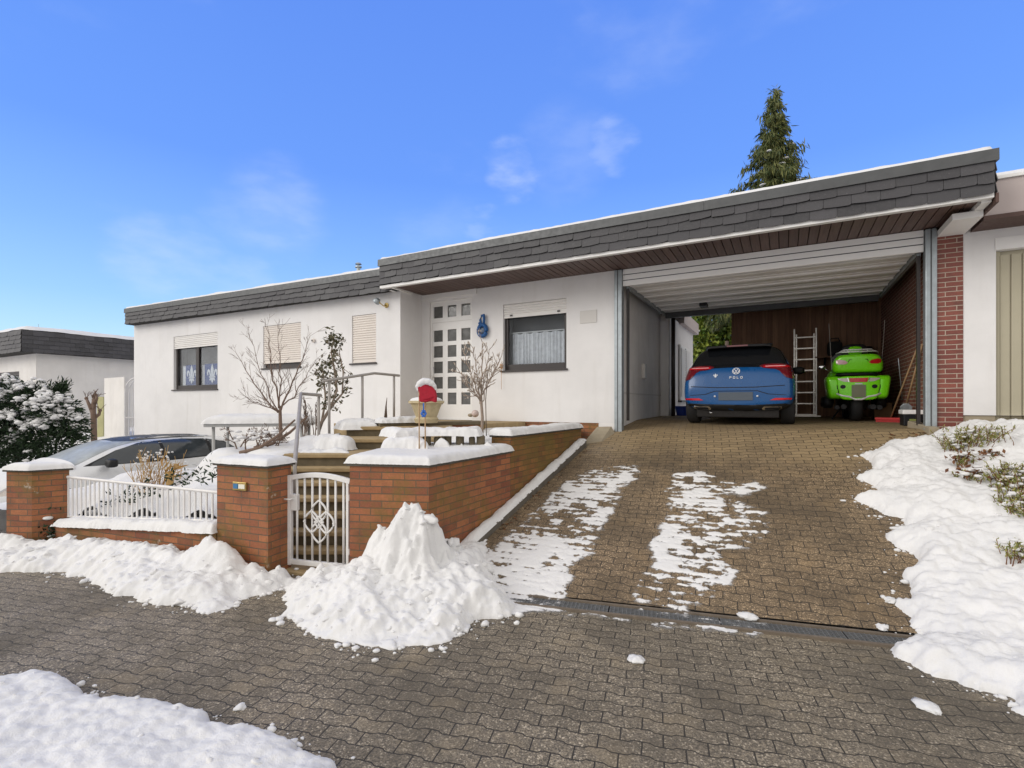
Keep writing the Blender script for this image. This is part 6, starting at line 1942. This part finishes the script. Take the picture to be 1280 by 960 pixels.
# ------------------------------------------------------------------ things in the front garden
# garden table under snow
tp = pd(318, 530, 8.4)
tz = tp.z
gt = thing('garden_table', 'grey garden table under a thick layer of snow in front of the bungalow wing', 'table', (tp.x, tp.y, .9))
tl = pd(254, 530, 8.25); tr_ = pd(385, 530, 8.6)
ax = (tr_ - tl); ax.z = 0; W_ = ax.length; ax.normalize(); ay = Vector((-ax.y, ax.x, 0)); ang = math.atan2(ax.y, ax.x)
tc_ = (tl + tr_) / 2 + ay * .45
m = MB(); m.cbox((tc_.x, tc_.y, tz - .02), (W_, .9, .055), ang); m.build('table_top', M['plastic_grey'], gt, bevel=.01)
for sx in (-1, 1):
    for sy in (-1, 1):
        p = Vector((tc_.x, tc_.y, 0)) + ax * sx * (W_ / 2 - .12) + ay * sy * .35
        m = MB(); m.tube([(p.x, p.y, tz - .72), (p.x, p.y, tz - .045)], .025, 8); m.build('leg', M['plastic_grey'], gt, smooth=True)
q = [Vector((tc_.x, tc_.y, 0)) + ax * sx * (W_ / 2 + .01) + ay * sy * .46 for sx, sy in ((-1, -1), (1, -1), (1, 1), (-1, 1))]
snow_field('snow_cap', [(p.x, p.y) for p in q], tz + .006, .15, .22, .02, .02, 4, .02, 4, 80, dip=0., parent=gt)
# concrete planter with snow, felt garden stake on two canes, blue flower stake
cp = pd(533, 521, 7.62)
pot = thing('garden_urn', 'mossy cream planter with snow in it on the landing slab', 'planter', (cp.x, cp.y, 1.46))
pw_ = 8.0 / FOC
m = MB(); m.lathe([(.17, 0), (.185, .06), (.16, .09), (.20, .20), (.235, .29), (.27, .30), (.27, .335), (.24, .335), (.22, .27)], 26, Matrix.Translation((cp.x, cp.y, 1.462)))
m.build('bowl', M['pot'], pot, smooth=True, auto=40)
m = MB(); m.superell((cp.x, cp.y, 1.462 + .33), (.235, .235, .07), .8, 24, 10); m.build('snow_fill', M['snow'], pot, smooth=True)
fs = thing('felt_stake', 'crimson felt ornament capped with snow on two thin canes above the planter wall', 'garden ornament', pd(533, 565, 5.7))
d_ = 5.75
m = MB()
c_ = pd(535, 490, d_)
k_ = d_ / FOC
out = [(522, 483), (523.5, 492), (525, 502.5), (532, 503), (539, 501.5), (546, 503.5), (545.5, 495), (544.5, 488), (541, 483.5), (536, 480.5), (531, 480), (527, 482)]
fp = [c_ + R_ * (x - 535) * k_ + Vector((0, 0, -(y - 490) * k_)) for x, y in out]
for i_, p in enumerate(fp): p += F_ * .018 * math.sin(i_ * 2.3)
m.plate([p - F_ * .035 for p in fp[::-1]], F_ * .09)
m.build('felt_body', M['red_cloth'], fs, smooth=False, bevel=.02, seg=3)
m = MB()
rnd = random.Random(9)
for (x, y, r) in ((523.5, 487, .026), (523, 483, .034), (526, 479.5, .045), (530, 477.5, .052), (534.5, 478, .05), (538.5, 480, .042), (542, 483, .030), (544, 487, .020), (527, 484, .03)):
    p = c_ + R_ * (x - 535) * k_ + Vector((0, 0, -(y - 490) * k_))
    m.sphere(p + F_ * .01, r, 14, 10, (1.15, 1.25, .9))
    m.sphere(p + F_ * .03 + Vector((0, 0, .01)), r * .9, 12, 8, (1, 1.3, .9))
o = m.build('snow_cap', M['snow'], fs, smooth=True)
rm = o.modifiers.new('weld', 'REMESH'); rm.mode = 'VOXEL'; rm.voxel_size = .008; rm.use_smooth_shade = True
sm = o.modifiers.new('soft', 'SMOOTH'); sm.iterations = 6; sm.factor = .6
for px, pyb, pyt in ((524, 563, 488), (531.5, 565, 500)):
    m = MB(); m.tube([pd(px, pyb + 8, d_ - .02), pd(px, pyt, d_ - .01)], .0075, 6); m.build('cane', M['handle'], fs, smooth=True)
m = MB()
fc = pd(529.5, 517, d_ - .05)
for k in range(6):
    a = k * PI / 3
    m.superell((fc.x + .022 * math.cos(a) * CS, fc.y + .022 * math.cos(a) * SN, fc.z + .028 * math.sin(a)), (.016, .008, .018), .8, 10, 6)
m.tube([fc, fc + Vector((0, 0, .12))], .008, 6)
m.build('flower', M['flower_blue'], fs, smooth=True)
# short wire stalks by the rail and a ball ornament at the wall foot
m = MB(); p = pd(482, 524, 8.3); m.tube([p, p + Vector((.01, 0, .22)), p + Vector((.03, 0, .36))], [.03, .012, .004], 6); m.tube([p - Vector((0, 0, .1)), p], .035, 8)
tag(m.build('dead_stalk', M['bark'], smooth=True), 'short dark dead stalk in the snow beside the right post of the landing handrail', 'stalk')
bo = pY(594, 517, 8.45)
m = MB(); m.sphere(bo, .075, 18, 12); bo_ = m.build('patterned_ball', flat('spotted_glaze', (.55, .45, .42), .4, 0, .55, 28), smooth=True); tag(bo_, 'spotted ceramic ball lying at the foot of the wall by the small bare tree', 'ornament')
m = MB(); m.sphere(pY(588, 519, 8.45), .045, 14, 10, (1.3, 1, .8)); tag(m.build('pebble', M['conc_light'], smooth=True), 'small round stone lying left of the spotted ball', 'stone')
# ================================================================== PLANTS
def grow(mb, base, d, L, r, depth, rnd, spread=.6, kids=(2, 4), shrink=.68, up=.15, jit=.25, seglen=.10, rmin=.0022, tips=None, sides=6, startk=.3):
    n = max(2, int(L / seglen)); pts = [base.copy()]; p = base.copy(); dd = d.copy().normalized(); rs = [r]
    dirs = [dd.copy()]
    for i in range(n):
        dd = (dd + Vector((rnd.uniform(-1, 1), rnd.uniform(-1, 1), rnd.uniform(-1, 1))) * jit * .5 + Vector((0, 0, up * .3))).normalized()
        p = p + dd * (L / n); pts.append(p.copy()); dirs.append(dd.copy()); rs.append(max(rmin, r * (1 - .62 * (i + 1) / n)))
    mb.tube(pts, rs, sides if r > .008 else 4, cap=False)
    if tips is not None and depth <= 1: tips += pts[1:]
    if depth == 0: return
    k = rnd.randint(*kids)
    for j in range(k):
        t = startk + (1 - startk) * (j + rnd.random()) / k
        i = min(n, max(1, int(t * n)))
        az = rnd.random() * 2 * PI
        ref = Vector((0, 0, 1)) if abs(dirs[i].z) < .9 else Vector((1, 0, 0))
        a = dirs[i].cross(ref).normalized(); b = dirs[i].cross(a)
        side = a * math.cos(az) + b * math.sin(az)
        nd = (dirs[i] + side * spread * rnd.uniform(.7, 1.35) + Vector((0, 0, up))).normalized()
        grow(mb, pts[i], nd, L * shrink * rnd.uniform(.65, 1.1) * (1.1 - .35 * t), max(rmin, rs[i] * .68), depth - 1, rnd, spread, kids, shrink, up, jit, seglen, rmin, tips, sides, startk)
def leaf(mb, p, d, n, L, w, mi=0, bend=.2):
    d = d.normalized(); s = d.cross(n)
    if s.length < 1e-4: s = d.cross(Vector((1, .3, .2)))
    s.normalize(); nn = s.cross(d)
    v = [mb.bm.verts.new(q) for q in (p, p + d * L * .5 + s * w / 2 - nn * L * bend * .2, p + d * L - nn * L * bend, p + d * L * .5 - s * w / 2 - nn * L * bend * .2)]
    mb.face(v, mi)
def rv(rnd, k=1.): return Vector((rnd.gauss(0, k), rnd.gauss(0, k), rnd.gauss(0, k)))

# bare ornamental tree in front of the wing
tb_ = pd(346, 585, 7.3)
t = thing('bare_tree', 'bare branching young tree in the snowy bed in front of the shuttered middle window', 'tree', tb_)
rnd = random.Random(11)
m = MB()
trunk_top = pd(350, 512, 7.35)
m.tube([tb_, pd(351, 545, 7.3), trunk_top], [.034, .026, .023], 8, cap=False)
targets = [((324, 500, 7.3), (296, 440, 7.4), .022), ((338, 470, 7.4), (335, 408, 7.5), .022), ((372, 470, 7.2), (388, 420, 7.1), .024), ((352, 470, 7.5), (348, 412, 7.7), .02), ((330, 505, 7.1), (302, 497, 7.0), .018), ((375, 490, 7.6), (395, 450, 7.8), .018), ((322, 470, 7.6), (310, 412, 7.9), .016)]
for mid, end, r in targets:
    a, b, c = trunk_top + Vector((0, 0, rnd.uniform(-.1, .05))), pd(*mid), pd(*end)
    pts = []
    for k in range(11):
        s = k / 10; pts.append(a * (1 - s) ** 2 + b * 2 * s * (1 - s) + c * s * s + rv(rnd, .012))
    rs = [r * .62 * (1 - .8 * k / 10) for k in range(11)]
    m.tube(pts, rs, 6, cap=False)
    for k in range(2, 11):
        for q in range(2):
            d = (pts[k] - pts[k - 1]).normalized()
            az = rv(rnd, 1); side = (az - d * az.dot(d)).normalized()
            grow(m, pts[k], d * .8 + side * .6 + Vector((0, 0, .2)), rnd.uniform(.14, .36) * (1.2 - k * .05), min(.005, rs[k] * .5), 1, rnd, .6, (1, 3), .6, .12, .3, .06, .0017, None, 5)
m.build('branches', M['bark_red'], t, smooth=True)
sb_ = MB()
rnd2 = random.Random(4)
for px, py, d, L in ((300, 566, 6.8, .8), (318, 560, 7.0, .7)):
    a = pd(px, py, d)
    sb_.tube([a, a + R_ * .25 + Vector((0, 0, .06)), a + R_ * .5 + Vector((0, 0, .22)), a + R_ * .75 + Vector((0, 0, .45))], [.028, .024, .02, .012], 7)
sb_.build('fallen_branch', M['bark_red'], t, smooth=True)
# low tangled shrub below it
sh_ = MB()
rnd = random.Random(23)
for k in range(17):
    b = pd(rnd.uniform(282, 352), 575, rnd.uniform(6.9, 7.7)); b.z = 1.08
    grow(sh_, b, Vector((rnd.gauss(0, .5), rnd.gauss(0, .5), 1)), rnd.uniform(.22, .36), .012, 3, rnd, .8, (2, 3), .68, .05, .4, .05, .0026, None, 5)
o = sh_.build('bare_shrub', M['bark_red'], smooth=True); tag(o, 'low tangled leafless shrub in the snow at the foot of the bare tree', 'shrub')
m = MB()
for k in range(24):
    b = pd(rnd.uniform(285, 352), 560, rnd.uniform(6.9, 7.6)); b.z = rnd.uniform(1.22, 1.36)
    m.superell(b, (rnd.uniform(.03, .08), rnd.uniform(.03, .06), rnd.uniform(.012, .022)), .9, 10, 6)
m.build('snow_tufts', M['snow'], o, smooth=True)
# dried seed heads behind the handrail
sh_ = MB()
for k in range(9):
    b = pd(rnd.uniform(378, 394), 560, rnd.uniform(7.4, 7.9)); b.z = 1.15
    grow(sh_, b, Vector((rnd.gauss(0, .15), rnd.gauss(0, .15), 1)), rnd.uniform(.45, .75), .009, 2, rnd, .45, (4, 7), .28, .2, .2, .05, .003, None, 5)
tag(sh_.build('dry_shrub', M['bark'], smooth=True), 'upright dry shrub behind the lower step handrail', 'shrub')
# evergreen climber trained on a pale frame
c0 = pd(397, 556, 7.9)
t = thing('evergreen_climber', 'evergreen climbing shrub with sparse leaves against the white wing wall', 'climber', c0)
m = MB(); rnd = random.Random(31); tips = []
spine = [c0, pd(402, 528, 7.9), pd(413, 510, 7.9), pd(421, 488, 7.95), pd(418, 462, 8.0), pd(414, 440, 8.0), pd(417, 425, 8.0)]
m.tube(spine, [.032, .028, .024, .02, .016, .012, .008], 7)
sp2 = [pd(402, 528, 7.9), pd(407, 500, 7.9), pd(405, 475, 8.0), pd(402, 452, 8.0)]
m.tube(sp2, [.02, .016, .012, .007], 6)
sp3 = [pd(413, 510, 7.9), pd(428, 492, 8.0), pd(429, 465, 8.0), pd(424, 440, 8.05)]
m.tube(sp3, [.02, .016, .012, .007], 6)
for s_ in (spine[2:], sp2[1:], sp3[1:]):
    for a, b in zip(s_, s_[1:]):
        for k in range(4):
            grow(m, a.lerp(b, rnd.random()), rv(rnd, 1) + Vector((0, 0, .3)), rnd.uniform(.10, .22), .007, 1, rnd, .8, (2, 3), .7, .05, .4, .04, .003, tips, 5)
m.build('stems', M['bark_pale'], t, smooth=True)
m = MB()
for p in tips:
    for k in range(2):
        if rnd.random() < .38: leaf(m, p + rv(rnd, .012), rv(rnd) + Vector((0, 0, -.4)), rv(rnd), rnd.uniform(.05, .09), rnd.uniform(.025, .04))
for c, n, sp_r in ((pd(416, 424, 8.0), 110, .065), (pd(404, 462, 8.0), 80, .08), (pd(416, 450, 8.0), 30, .07), (pd(426, 492, 8.0), 26, .08), (pd(410, 500, 7.9), 16, .07)):
    for k in range(n): leaf(m, c + rv(rnd, sp_r), rv(rnd) + Vector((0, 0, -.3)), rv(rnd), rnd.uniform(.05, .10), rnd.uniform(.025, .045))
m.build('leaves', M['climber'], t)
# small budding magnolia by the door
mb0 = pd(602, 548, 7.05)
mb0 = pd(602, 545, 6.7)
t = thing('budding_tree', 'small bare tree with pale upright twigs growing in the bed beside the front door', 'tree', mb0)
m = MB(); rnd = random.Random(41); tips = []
tt = pd(601, 495, 6.72)
mb0.z = 1.2
m.tube([mb0, pd(603, 522, 6.7), tt], [.024, .02, .019], 8, cap=False)
for mid, end, r in (((590, 482, 6.6), (572, 462, 6.6), .012), ((602, 470, 6.75), (603, 428, 6.8), .014), ((612, 478, 6.8), (627, 444, 6.9), .012), ((596, 460, 6.9), (590, 436, 7.0), .011), ((592, 488, 6.5), (578, 478, 6.4), .009), ((607, 465, 6.6), (612, 437, 6.5), .010), ((588, 470, 6.8), (580, 440, 6.9), .010), ((612, 470, 6.6), (620, 462, 6.5), .008)):
    a, b, c = tt + Vector((0, 0, rnd.uniform(-.12, .04))), pd(*mid), pd(*end)
    pts = [a * (1 - s) ** 2 + b * 2 * s * (1 - s) + c * s * s + rv(rnd, .008) for s in [k / 10 for k in range(11)]]
    rs = [r * (1 - .66 * k / 10) for k in range(11)]
    m.tube(pts, rs, 6, cap=False)
    for k in range(2, 11):
        for q in range(1 + (k % 2)):
            d = (pts[k] - pts[k - 1]).normalized(); az = rv(rnd, 1); side = (az - d * az.dot(d)).normalized()
            grow(m, pts[k], d * .5 + side * .8 + Vector((0, 0, .35)), rnd.uniform(.08, .19), max(.005, rs[k] * .6), 1, rnd, .6, (1, 3), .6, .3, .3, .05, .0036, tips, 5)
m.build('branches', M['bark_pale'], t, smooth=True)
m = MB()
for p in tips[::3]:
    m.superell(p, (.006, .006, .014), .9, 6, 5)
m.build('buds', M['heath_pale'], t, smooth=True)
m = MB(); a = pd(608, 545, 6.65); m.tube([a, pd(607, 500, 6.65), pd(610, 462, 6.65)], .006, 5)
tag(m.build('support_cane', M['bark'], smooth=True), 'thin dark cane tied beside the small bare tree by the door', 'cane')
# straw coloured dry perennial behind the fence
b0 = pd(193, 600, 6.75)
t = MB(); rnd = random.Random(51)
for k in range(42):
    b = b0 + Vector((rnd.gauss(0, .09), rnd.gauss(0, .09), -.28))
    d = Vector((rnd.gauss(0, .22), rnd.gauss(0, .22), 1))
    grow(t, b, d, rnd.uniform(.35, .72), .006, 1, rnd, .5, (2, 5), .3, .15, .2, .06, .0026, None, 4)
o = t.build('dry_perennial', M['straw']); tag(o, 'clump of straw coloured dry stems behind the white fence', 'plant')
t = MB()
for k in range(90):
    b = b0 + Vector((rnd.gauss(0, .15), rnd.gauss(0, .12), rnd.uniform(.0, .40)))
    t.superell(b, (.014, .014, .012), .9, 6, 5)
t.build('snow_tufts', M['snow'], o, smooth=True)
b1 = pd(212, 592, 6.6)
t = MB()
t.tube([b1 + Vector((0, 0, -.25)), b1, b1 + R_ * .10 + Vector((0, 0, .10))], [.03, .06, .05], 8)
for k in range(26): 
    leaf(t, b1 + rv(rnd, .05), R_ * 1.0 + rv(rnd, .5) + Vector((0, 0, .6)), rv(rnd), .16, .03)
tag(t.build('dead_fronds', M['straw']), 'bent clump of dead tan fronds right of the straw coloured stems', 'plant')
# dark wilted plants showing through the fence bars
t = MB()
for k in range(9):
    s = .35 + k * .24 + rnd.uniform(-.05, .05); p = A + wd * s + wnr * rnd.uniform(.22, .32)
    for q in range(30):
        leaf(t, Vector((p.x, p.y, lerp(zA, zB, s / L) + .08 + abs(rnd.gauss(0, .10)))) + Vector((rnd.gauss(0, .04), rnd.gauss(0, .03), 0)), rv(rnd) + Vector((0, 0, .4)), rv(rnd), .07, .025)
tag(t.build('wilted_groundcover', M['yew']), kind='stuff')
# snowy sprig at the left end of the low wall
t = MB(); p0 = pd(66, 655, 6.35)
for k in range(180):
    q = p0 + Vector((rnd.gauss(0, .06), rnd.gauss(0, .06), abs(rnd.gauss(0, .16)) - .16)); leaf(t, q, rv(rnd), rv(rnd), .06, .03)
o = t.build('evergreen_sprig', M['yew']); tag(o, 'small evergreen sprig with snow beside the left brick pillar', 'plant')
t = MB()
for k in range(9): t.superell(p0 + Vector((rnd.gauss(0, .06), rnd.gauss(0, .06), rnd.uniform(-.2, .12))), (.06, .05, .022), .9, 10, 6)
t.build('snow_tufts', M['snow'], o, smooth=True)

def needle_mass(mb, blobs, n, rnd, L, w, down=.0, surf=.6, out=1.):
    tot = sum(b[1] ** 2 for b in blobs)
    for c, r, sc in blobs:
        for k in range(int(n * r * r / tot)):
            d = rv(rnd).normalized()
            q = d * r * (surf + (1 - surf) * rnd.random() ** .5) * rnd.uniform(.75, 1.12)
            p = c + Vector((q.x * sc[0], q.y * sc[1], q.z * sc[2]))
            leaf(mb, p, d * out + rv(rnd, .45) + Vector((0, 0, -down)), rv(rnd), L * rnd.uniform(.6, 1.3), w * rnd.uniform(.7, 1.3))
# dark yew with snow at the left edge
yb = pd(20, 560, 12.0)
t = thing('yew_bush', 'dark green yew bush loaded with snow behind the silver car', 'bush', Vector((yb.x, yb.y, -.1)))
rnd = random.Random(61)
blobs = []
for px, py, d, r in ((-20, 520, 12.0, .75), (10, 500, 12.0, .62), (45, 505, 12.0, .62), (70, 515, 11.8, .5), (85, 530, 11.8, .42), (20, 545, 11.8, .7), (60, 550, 11.8, .6), (-15, 560, 11.8, .8), (30, 580, 11.8, .8), (75, 560, 11.8, .5), (-40, 510, 12.4, .9)):
    blobs.append((pd(px, py, d), r, (1, .9, .85)))
m = MB(); needle_mass(m, blobs, 15000, rnd, .13, .035, .1, .55)
for k in range(16):
    s = k / 15; c = pd(66, 498, 11.9).lerp(pd(80, 482, 11.9), s)
    for q in range(26): leaf(m, c + rv(rnd, .05), Vector((.3, .1, .8)) + rv(rnd, .6), rv(rnd), .14, .035)
for px, py, L_ in ((88, 525, .4), (92, 540, .5), (94, 548, .45), (88, 512, .35), (40, 495, .3), (28, 492, .3), (8, 490, .25)):
    a = pd(px - 6, py, 11.7)
    for q in range(60): leaf(m, a + R_ * L_ * rnd.random() + rv(rnd, .03), R_ + rv(rnd, .5), rv(rnd), .13, .03)
m.build('foliage', M['yew'], t)
m = MB()
for k in range(330):
    c, r, sc = rnd.choice(blobs[:9])
    a = rnd.uniform(PI * .9, PI * 2.1); el = rnd.uniform(.15, 1.3)
    d = Vector((math.cos(a) * math.cos(el), math.sin(a) * math.cos(el), math.sin(el)))
    p = c + Vector((d.x * r * sc[0], d.y * r * sc[1], d.z * r * sc[2])) * rnd.uniform(.95, 1.1)
    if p.z < 1.2 and rnd.random() < .8: continue
    ax_ = Vector((d.x, d.y, -.25)).normalized(); L_ = rnd.uniform(.10, .26)
    for q in range(5):
        s_ = rnd.uniform(.022, .06)
        pp = p + ax_ * L_ * (q / 4 - .5) + rv(rnd, .022)
        old = len(m.bm.verts)
        bmesh.ops.create_icosphere(m.bm, subdivisions=2 if s_ > .04 else 1, radius=1); m.bm.verts.ensure_lookup_table()
        sc3 = (s_ * rnd.uniform(.9, 1.5), s_ * rnd.uniform(.9, 1.4), s_ * rnd.uniform(.5, .8))
        for v in m.bm.verts[old:]:
            j_ = 1 + rnd.uniform(-.25, .25); v.co = pp + Vector((v.co.x * sc3[0] * j_, v.co.y * sc3[1] * j_, v.co.z * sc3[2] * j_))
m.build('snow_load', M['snow'], t, smooth=True)
m = MB(); m.tube([(yb.x, yb.y, -.3), (yb.x, yb.y, 1.2)], [.09, .04], 7); m.build('trunk', M['bark'], t)
# pollarded shrub against the neighbour's wall
t = MB(); rnd = random.Random(71)
b0 = pd(118, 548, 15.5)
t.tube([b0 - Vector((0, 0, .5)), pd(117, 520, 15.5), pd(116, 512, 15.5)], [.09, .08, .07], 8)
for pts in (((116, 516), (111, 505), (108, 498)), ((117, 520), (118, 505), (117, 495)), ((118, 522), (124, 518), (125, 513)), ((117, 518), (115, 508), (117, 500)), ((118, 505), (121, 498), (120, 494))):
    t.tube([pd(a, b, 15.5 + .05 * i) for i, (a, b) in enumerate(pts)], [.06, .045, .035], 7)
    e = pd(*pts[-1], 15.6)
    t.sphere(e, .055, 8, 6)
    for k in range(3): grow(t, e, rv(rnd, .5) + Vector((0, 0, .8)), .25, .01, 1, rnd, .6, (1, 2), .6, .2, .3, .08, .005, None, 4)
tag(t.build('pruned_shrub', M['bark_red'], smooth=True), 'hard pruned bare shrub in front of the neighbouring white wall', 'shrub')
# tall cypress behind the roof
CY_ = 20.0
tip = pY(968, 112, CY_)
cb = Vector((tip.x - .1, CY_, 1.2))
t = thing('cypress_tree', 'tall drooping cypress with snow in its branches rising behind the garage roof', 'tree', cb)
rnd = random.Random(81)
m = MB(); m.tube([cb, cb.lerp(tip, .6), tip - Vector((0, 0, .3))], [.22, .12, .02], 8); m.build('trunk', M['bark'], t, smooth=True)
m = MB(); sn = MB()
Ht = tip.z - cb.z
NB = 185
for k in range(NB):
    s = (k / (NB - 1)) ** .75                 # 0 top, 1 low
    z = tip.z - .15 - s * (Ht * .68)
    rad = .16 + 3.0 * s ** 1.15 if s > .06 else .16
    rad *= rnd.uniform(.40, 1.25)
    az = k * 2.399 + rnd.uniform(-.4, .4)
    d = Vector((math.cos(az), math.sin(az), 0)); c = Vector((lerp(tip.x, cb.x, s), CY_, z))
    n = int(8 + rad * 22)
    for q in range(n):
        u = rnd.random() ** .7
        p = c + d * rad * u + Vector((-d.y, d.x, 0)) * rnd.gauss(0, .09 + .10 * rad * u * .5) + Vector((0, 0, .18 * math.sin(u * 2.4) * rad - .22 * u * u * rad + rnd.gauss(0, .04)))
        for w_ in range(6):
            leaf(m, p + rv(rnd, .05), d * .4 + rv(rnd, .4) + Vector((0, 0, -1.2)), rv(rnd), rnd.uniform(.12, .34), rnd.uniform(.025, .06))
    if rnd.random() < .38 and s > .25:
        p = c + d * rad * rnd.uniform(.5, .9) + Vector((0, 0, .10 * rad))
        sn.superell(p, (rnd.uniform(.06, .13), rnd.uniform(.06, .12), .03), .9, 8, 5)
for q in range(160):
    leaf(m, tip + Vector((rnd.gauss(.03, .09), rnd.gauss(0, .08), rnd.uniform(-.9, .12))), rv(rnd, .6) + Vector((0, 0, -.6)), rv(rnd), .18, .05)
m.build('crown', M['conifer'], t)
sn.build('snow_tufts', M['snow'], t, smooth=True)
# laurel hedge tree seen through the back of the garage
t = thing('evergreen_tree', 'yellow green broadleaf evergreen seen past the back of the garage', 'tree', (-1.9, 19, 1.3))
rnd = random.Random(91)
blobs = []
for px, py, d, r in ((880, 430, 20, .75), (895, 400, 20.5, .8), (912, 420, 20, .8), (900, 450, 19.5, .8), (880, 460, 19.5, .7), (875, 410, 21, .6), (915, 390, 21, .8), (890, 480, 19.5, .8), (925, 445, 20, .9), (868, 440, 21, .6), (905, 500, 19.5, .9), (872, 500, 19.5, .8)):
    blobs.append((pd(px, py, d), r, (1, .9, 1)))
m = MB(); needle_mass(m, blobs, 9500, rnd, .27, .12, .5, .25, .7); m.build('crown', M['laurel'], t)
m = MB()
for k in range(34):
    c, r, sc = rnd.choice(blobs); d = rv(rnd).normalized()
    m.superell(c + Vector((d.x, d.y - .3, abs(d.z) * .8)) * r * .95, (.16, .14, .06), .9, 10, 6)
m.build('snow_tufts', M['snow'], t, smooth=True)
m = MB(); m.tube([(-1.9, 19.3, 1.0), (-1.8, 19.3, 4.0)], [.14, .06], 8); m.build('trunk', M['bark'], t)
t = thing('evergreen_tree', 'dark background evergreens beyond the rear house wall', 'tree', (-4.5, 26, 1.2))
m = MB(); needle_mass(m, [(Vector((-4.6, 26, 2.0)), 1.6, (1.2, 1, 1)), (Vector((-3.4, 26, 2.6)), 1.5, (1, 1, 1)), (Vector((-2, 27, 2.4)), 1.7, (1, 1, 1)), (Vector((-0.4, 27, 2.2)), 1.7, (1, 1, 1))], 3600, rnd, .35, .12, .4, .3); m.build('crown', M['conifer'], t)
m = MB(); m.tube([(-4.5, 26.2, .8), (-4.5, 26.2, 2.5)], [.2, .1], 8); m.build('trunk', M['bark'], t)
# heath plants pushing through the snow on the right
def heath(label, spots, seed, n, h, brown=0):
    rnd = random.Random(seed)
    c = sum((Vector((s[0], s[1], s[2])) for s in spots), Vector()) / len(spots)
    t = thing('heath_bush', label, 'bush', c, 'heath bushes in the right hand snow')
    st_, fl, bl, sw_ = MB(), MB(), MB(), MB()
    for x, y, z, r in spots:
        for k in range(int(n * r)):
            b = Vector((x + rnd.gauss(0, r * .5), y + rnd.gauss(0, r * .5), z - .12))
            d = Vector((rnd.gauss(0, .32), rnd.gauss(0, .32), 1)); L_ = h * rnd.uniform(.55, 1.15)
            st_.tube([b, b + d * L_ * .5 + rv(rnd, .01), b + d * L_], [.0045, .0035, .002], 4, cap=False)
            for q in range(11):
                s = rnd.uniform(.45, 1.0); p = b + d * L_ * s
                leaf(fl, p, d + rv(rnd, .75), rv(rnd), .038, .011)
            for q in range(3):
                s = rnd.uniform(.7, 1.02); p = b + d * L_ * s
                leaf(bl, p + rv(rnd, .006), rv(rnd), rv(rnd), .022, .014)
        for k in range(int(brown * r)):
            p = Vector((x + rnd.gauss(0, r * .7), y + rnd.gauss(0, r * .4), z + rnd.uniform(-.02, .06)))
            leaf(st_, p, rv(rnd), Vector((0, 0, 1)) + rv(rnd, .5), .06, .035)
    st_.build('stems', M['leaf_brown'], t)
    for x, y, z, r in spots:
        for k in range(int(26 * r / .25)):
            sw_.superell((x + rnd.gauss(0, r * .5), y + rnd.gauss(0, r * .5), z + rnd.uniform(-.02, h * .55)), (rnd.uniform(.015, .045), rnd.uniform(.015, .04), rnd.uniform(.01, .02)), .9, 9, 6)
    sw_.build('snow_tufts', M['snow'], t, smooth=True)
    fl.build('foliage', M['heath'], t); bl.build('bracts', M['heath_pale'], t)
    return t
def sp_at(px, py, r, dz=.22):
    x, y = hit(px, py); return (x, y, float(Zground(x, y)) + dz, r)
RB = lambda X, Y: Zdrive(np.minimum(X, 3.4), Y) + .25
def sp_r(px, py, r):
    x, y = hit(px, py, RB); return (x, y, float(RB(x, y)), r)
heath('low heath bush with pale tips beside the foot of the brick pillar', [sp_r(1206, 553, .16), sp_r(1228, 548, .24), sp_r(1194, 560, .09)], 401, 320, .24)
heath('heath bush with reddish brown leaves poking through the snow bank', [sp_r(1213, 592, .09), sp_r(1202, 574, .10), sp_r(1236, 570, .10)], 402, 110, .14, 500)
heath('larger green heath bush at the right edge halfway up the bank', [sp_r(1256, 600, .13), sp_r(1274, 612, .19), sp_r(1268, 632, .10), sp_r(1292, 600, .25)], 403, 330, .25, 60)
heath('small heath sprig at the lower right edge of the bank', [sp_r(1273, 690, .07), sp_r(1279, 640, .12)], 404, 340, .18)
# fallen leaves at the foot of the right garage post and along the kerb
t = MB(); rnd = random.Random(7)
for k in range(70):
    x, y = rnd.uniform(1.25, 1.95), rnd.uniform(8.0, 8.7); p = Vector((x, y, float(Zdrive(x, y)) + .012))
    leaf(t, p, Vector((rnd.gauss(0, 1), rnd.gauss(0, 1), .1)), Vector((0, 0, 1)) + rv(rnd, .3), .055, .035)
for k in range(40):
    y = rnd.uniform(4.9, 7.8); x = KX + abs(rnd.gauss(.04, .05)); p = Vector((x, y, float(Zdrive(x, y)) + .012))
    leaf(t, p, Vector((rnd.gauss(0, 1), rnd.gauss(0, 1), .1)), Vector((0, 0, 1)) + rv(rnd, .3), .045, .03)
tag(t.build('fallen_leaves', M['leaf_brown']), kind='stuff')
# concrete kerb end at the foot of the right post
t = MB(); a, b = pd(1140, 537, 7.3), pd(1168, 552, 6.7); a.z = float(Zdrive(a.x, a.y)); b.z = float(Zdrive(b.x, b.y))
d = b - a; t.cbox((a + b) / 2 + Vector((0, 0, .02)), (d.length, .12, .16), math.atan2(d.y, d.x), ry=-math.asin(d.z / d.length))
tag(t.build('edging_stone', M['conc_light'], bevel=.01), 'short pale edging stone lying at the foot of the right garage post', 'edging stone')

for o in bpy.data.objects:
    if o.parent and o.name.split('.')[0] in ('snow_load', 'snow_tufts', 'bracts', 'buds') or (o.parent and o.name.startswith('stems') and o.parent.name.startswith('heath')):
        o['kind'] = 'stuff'
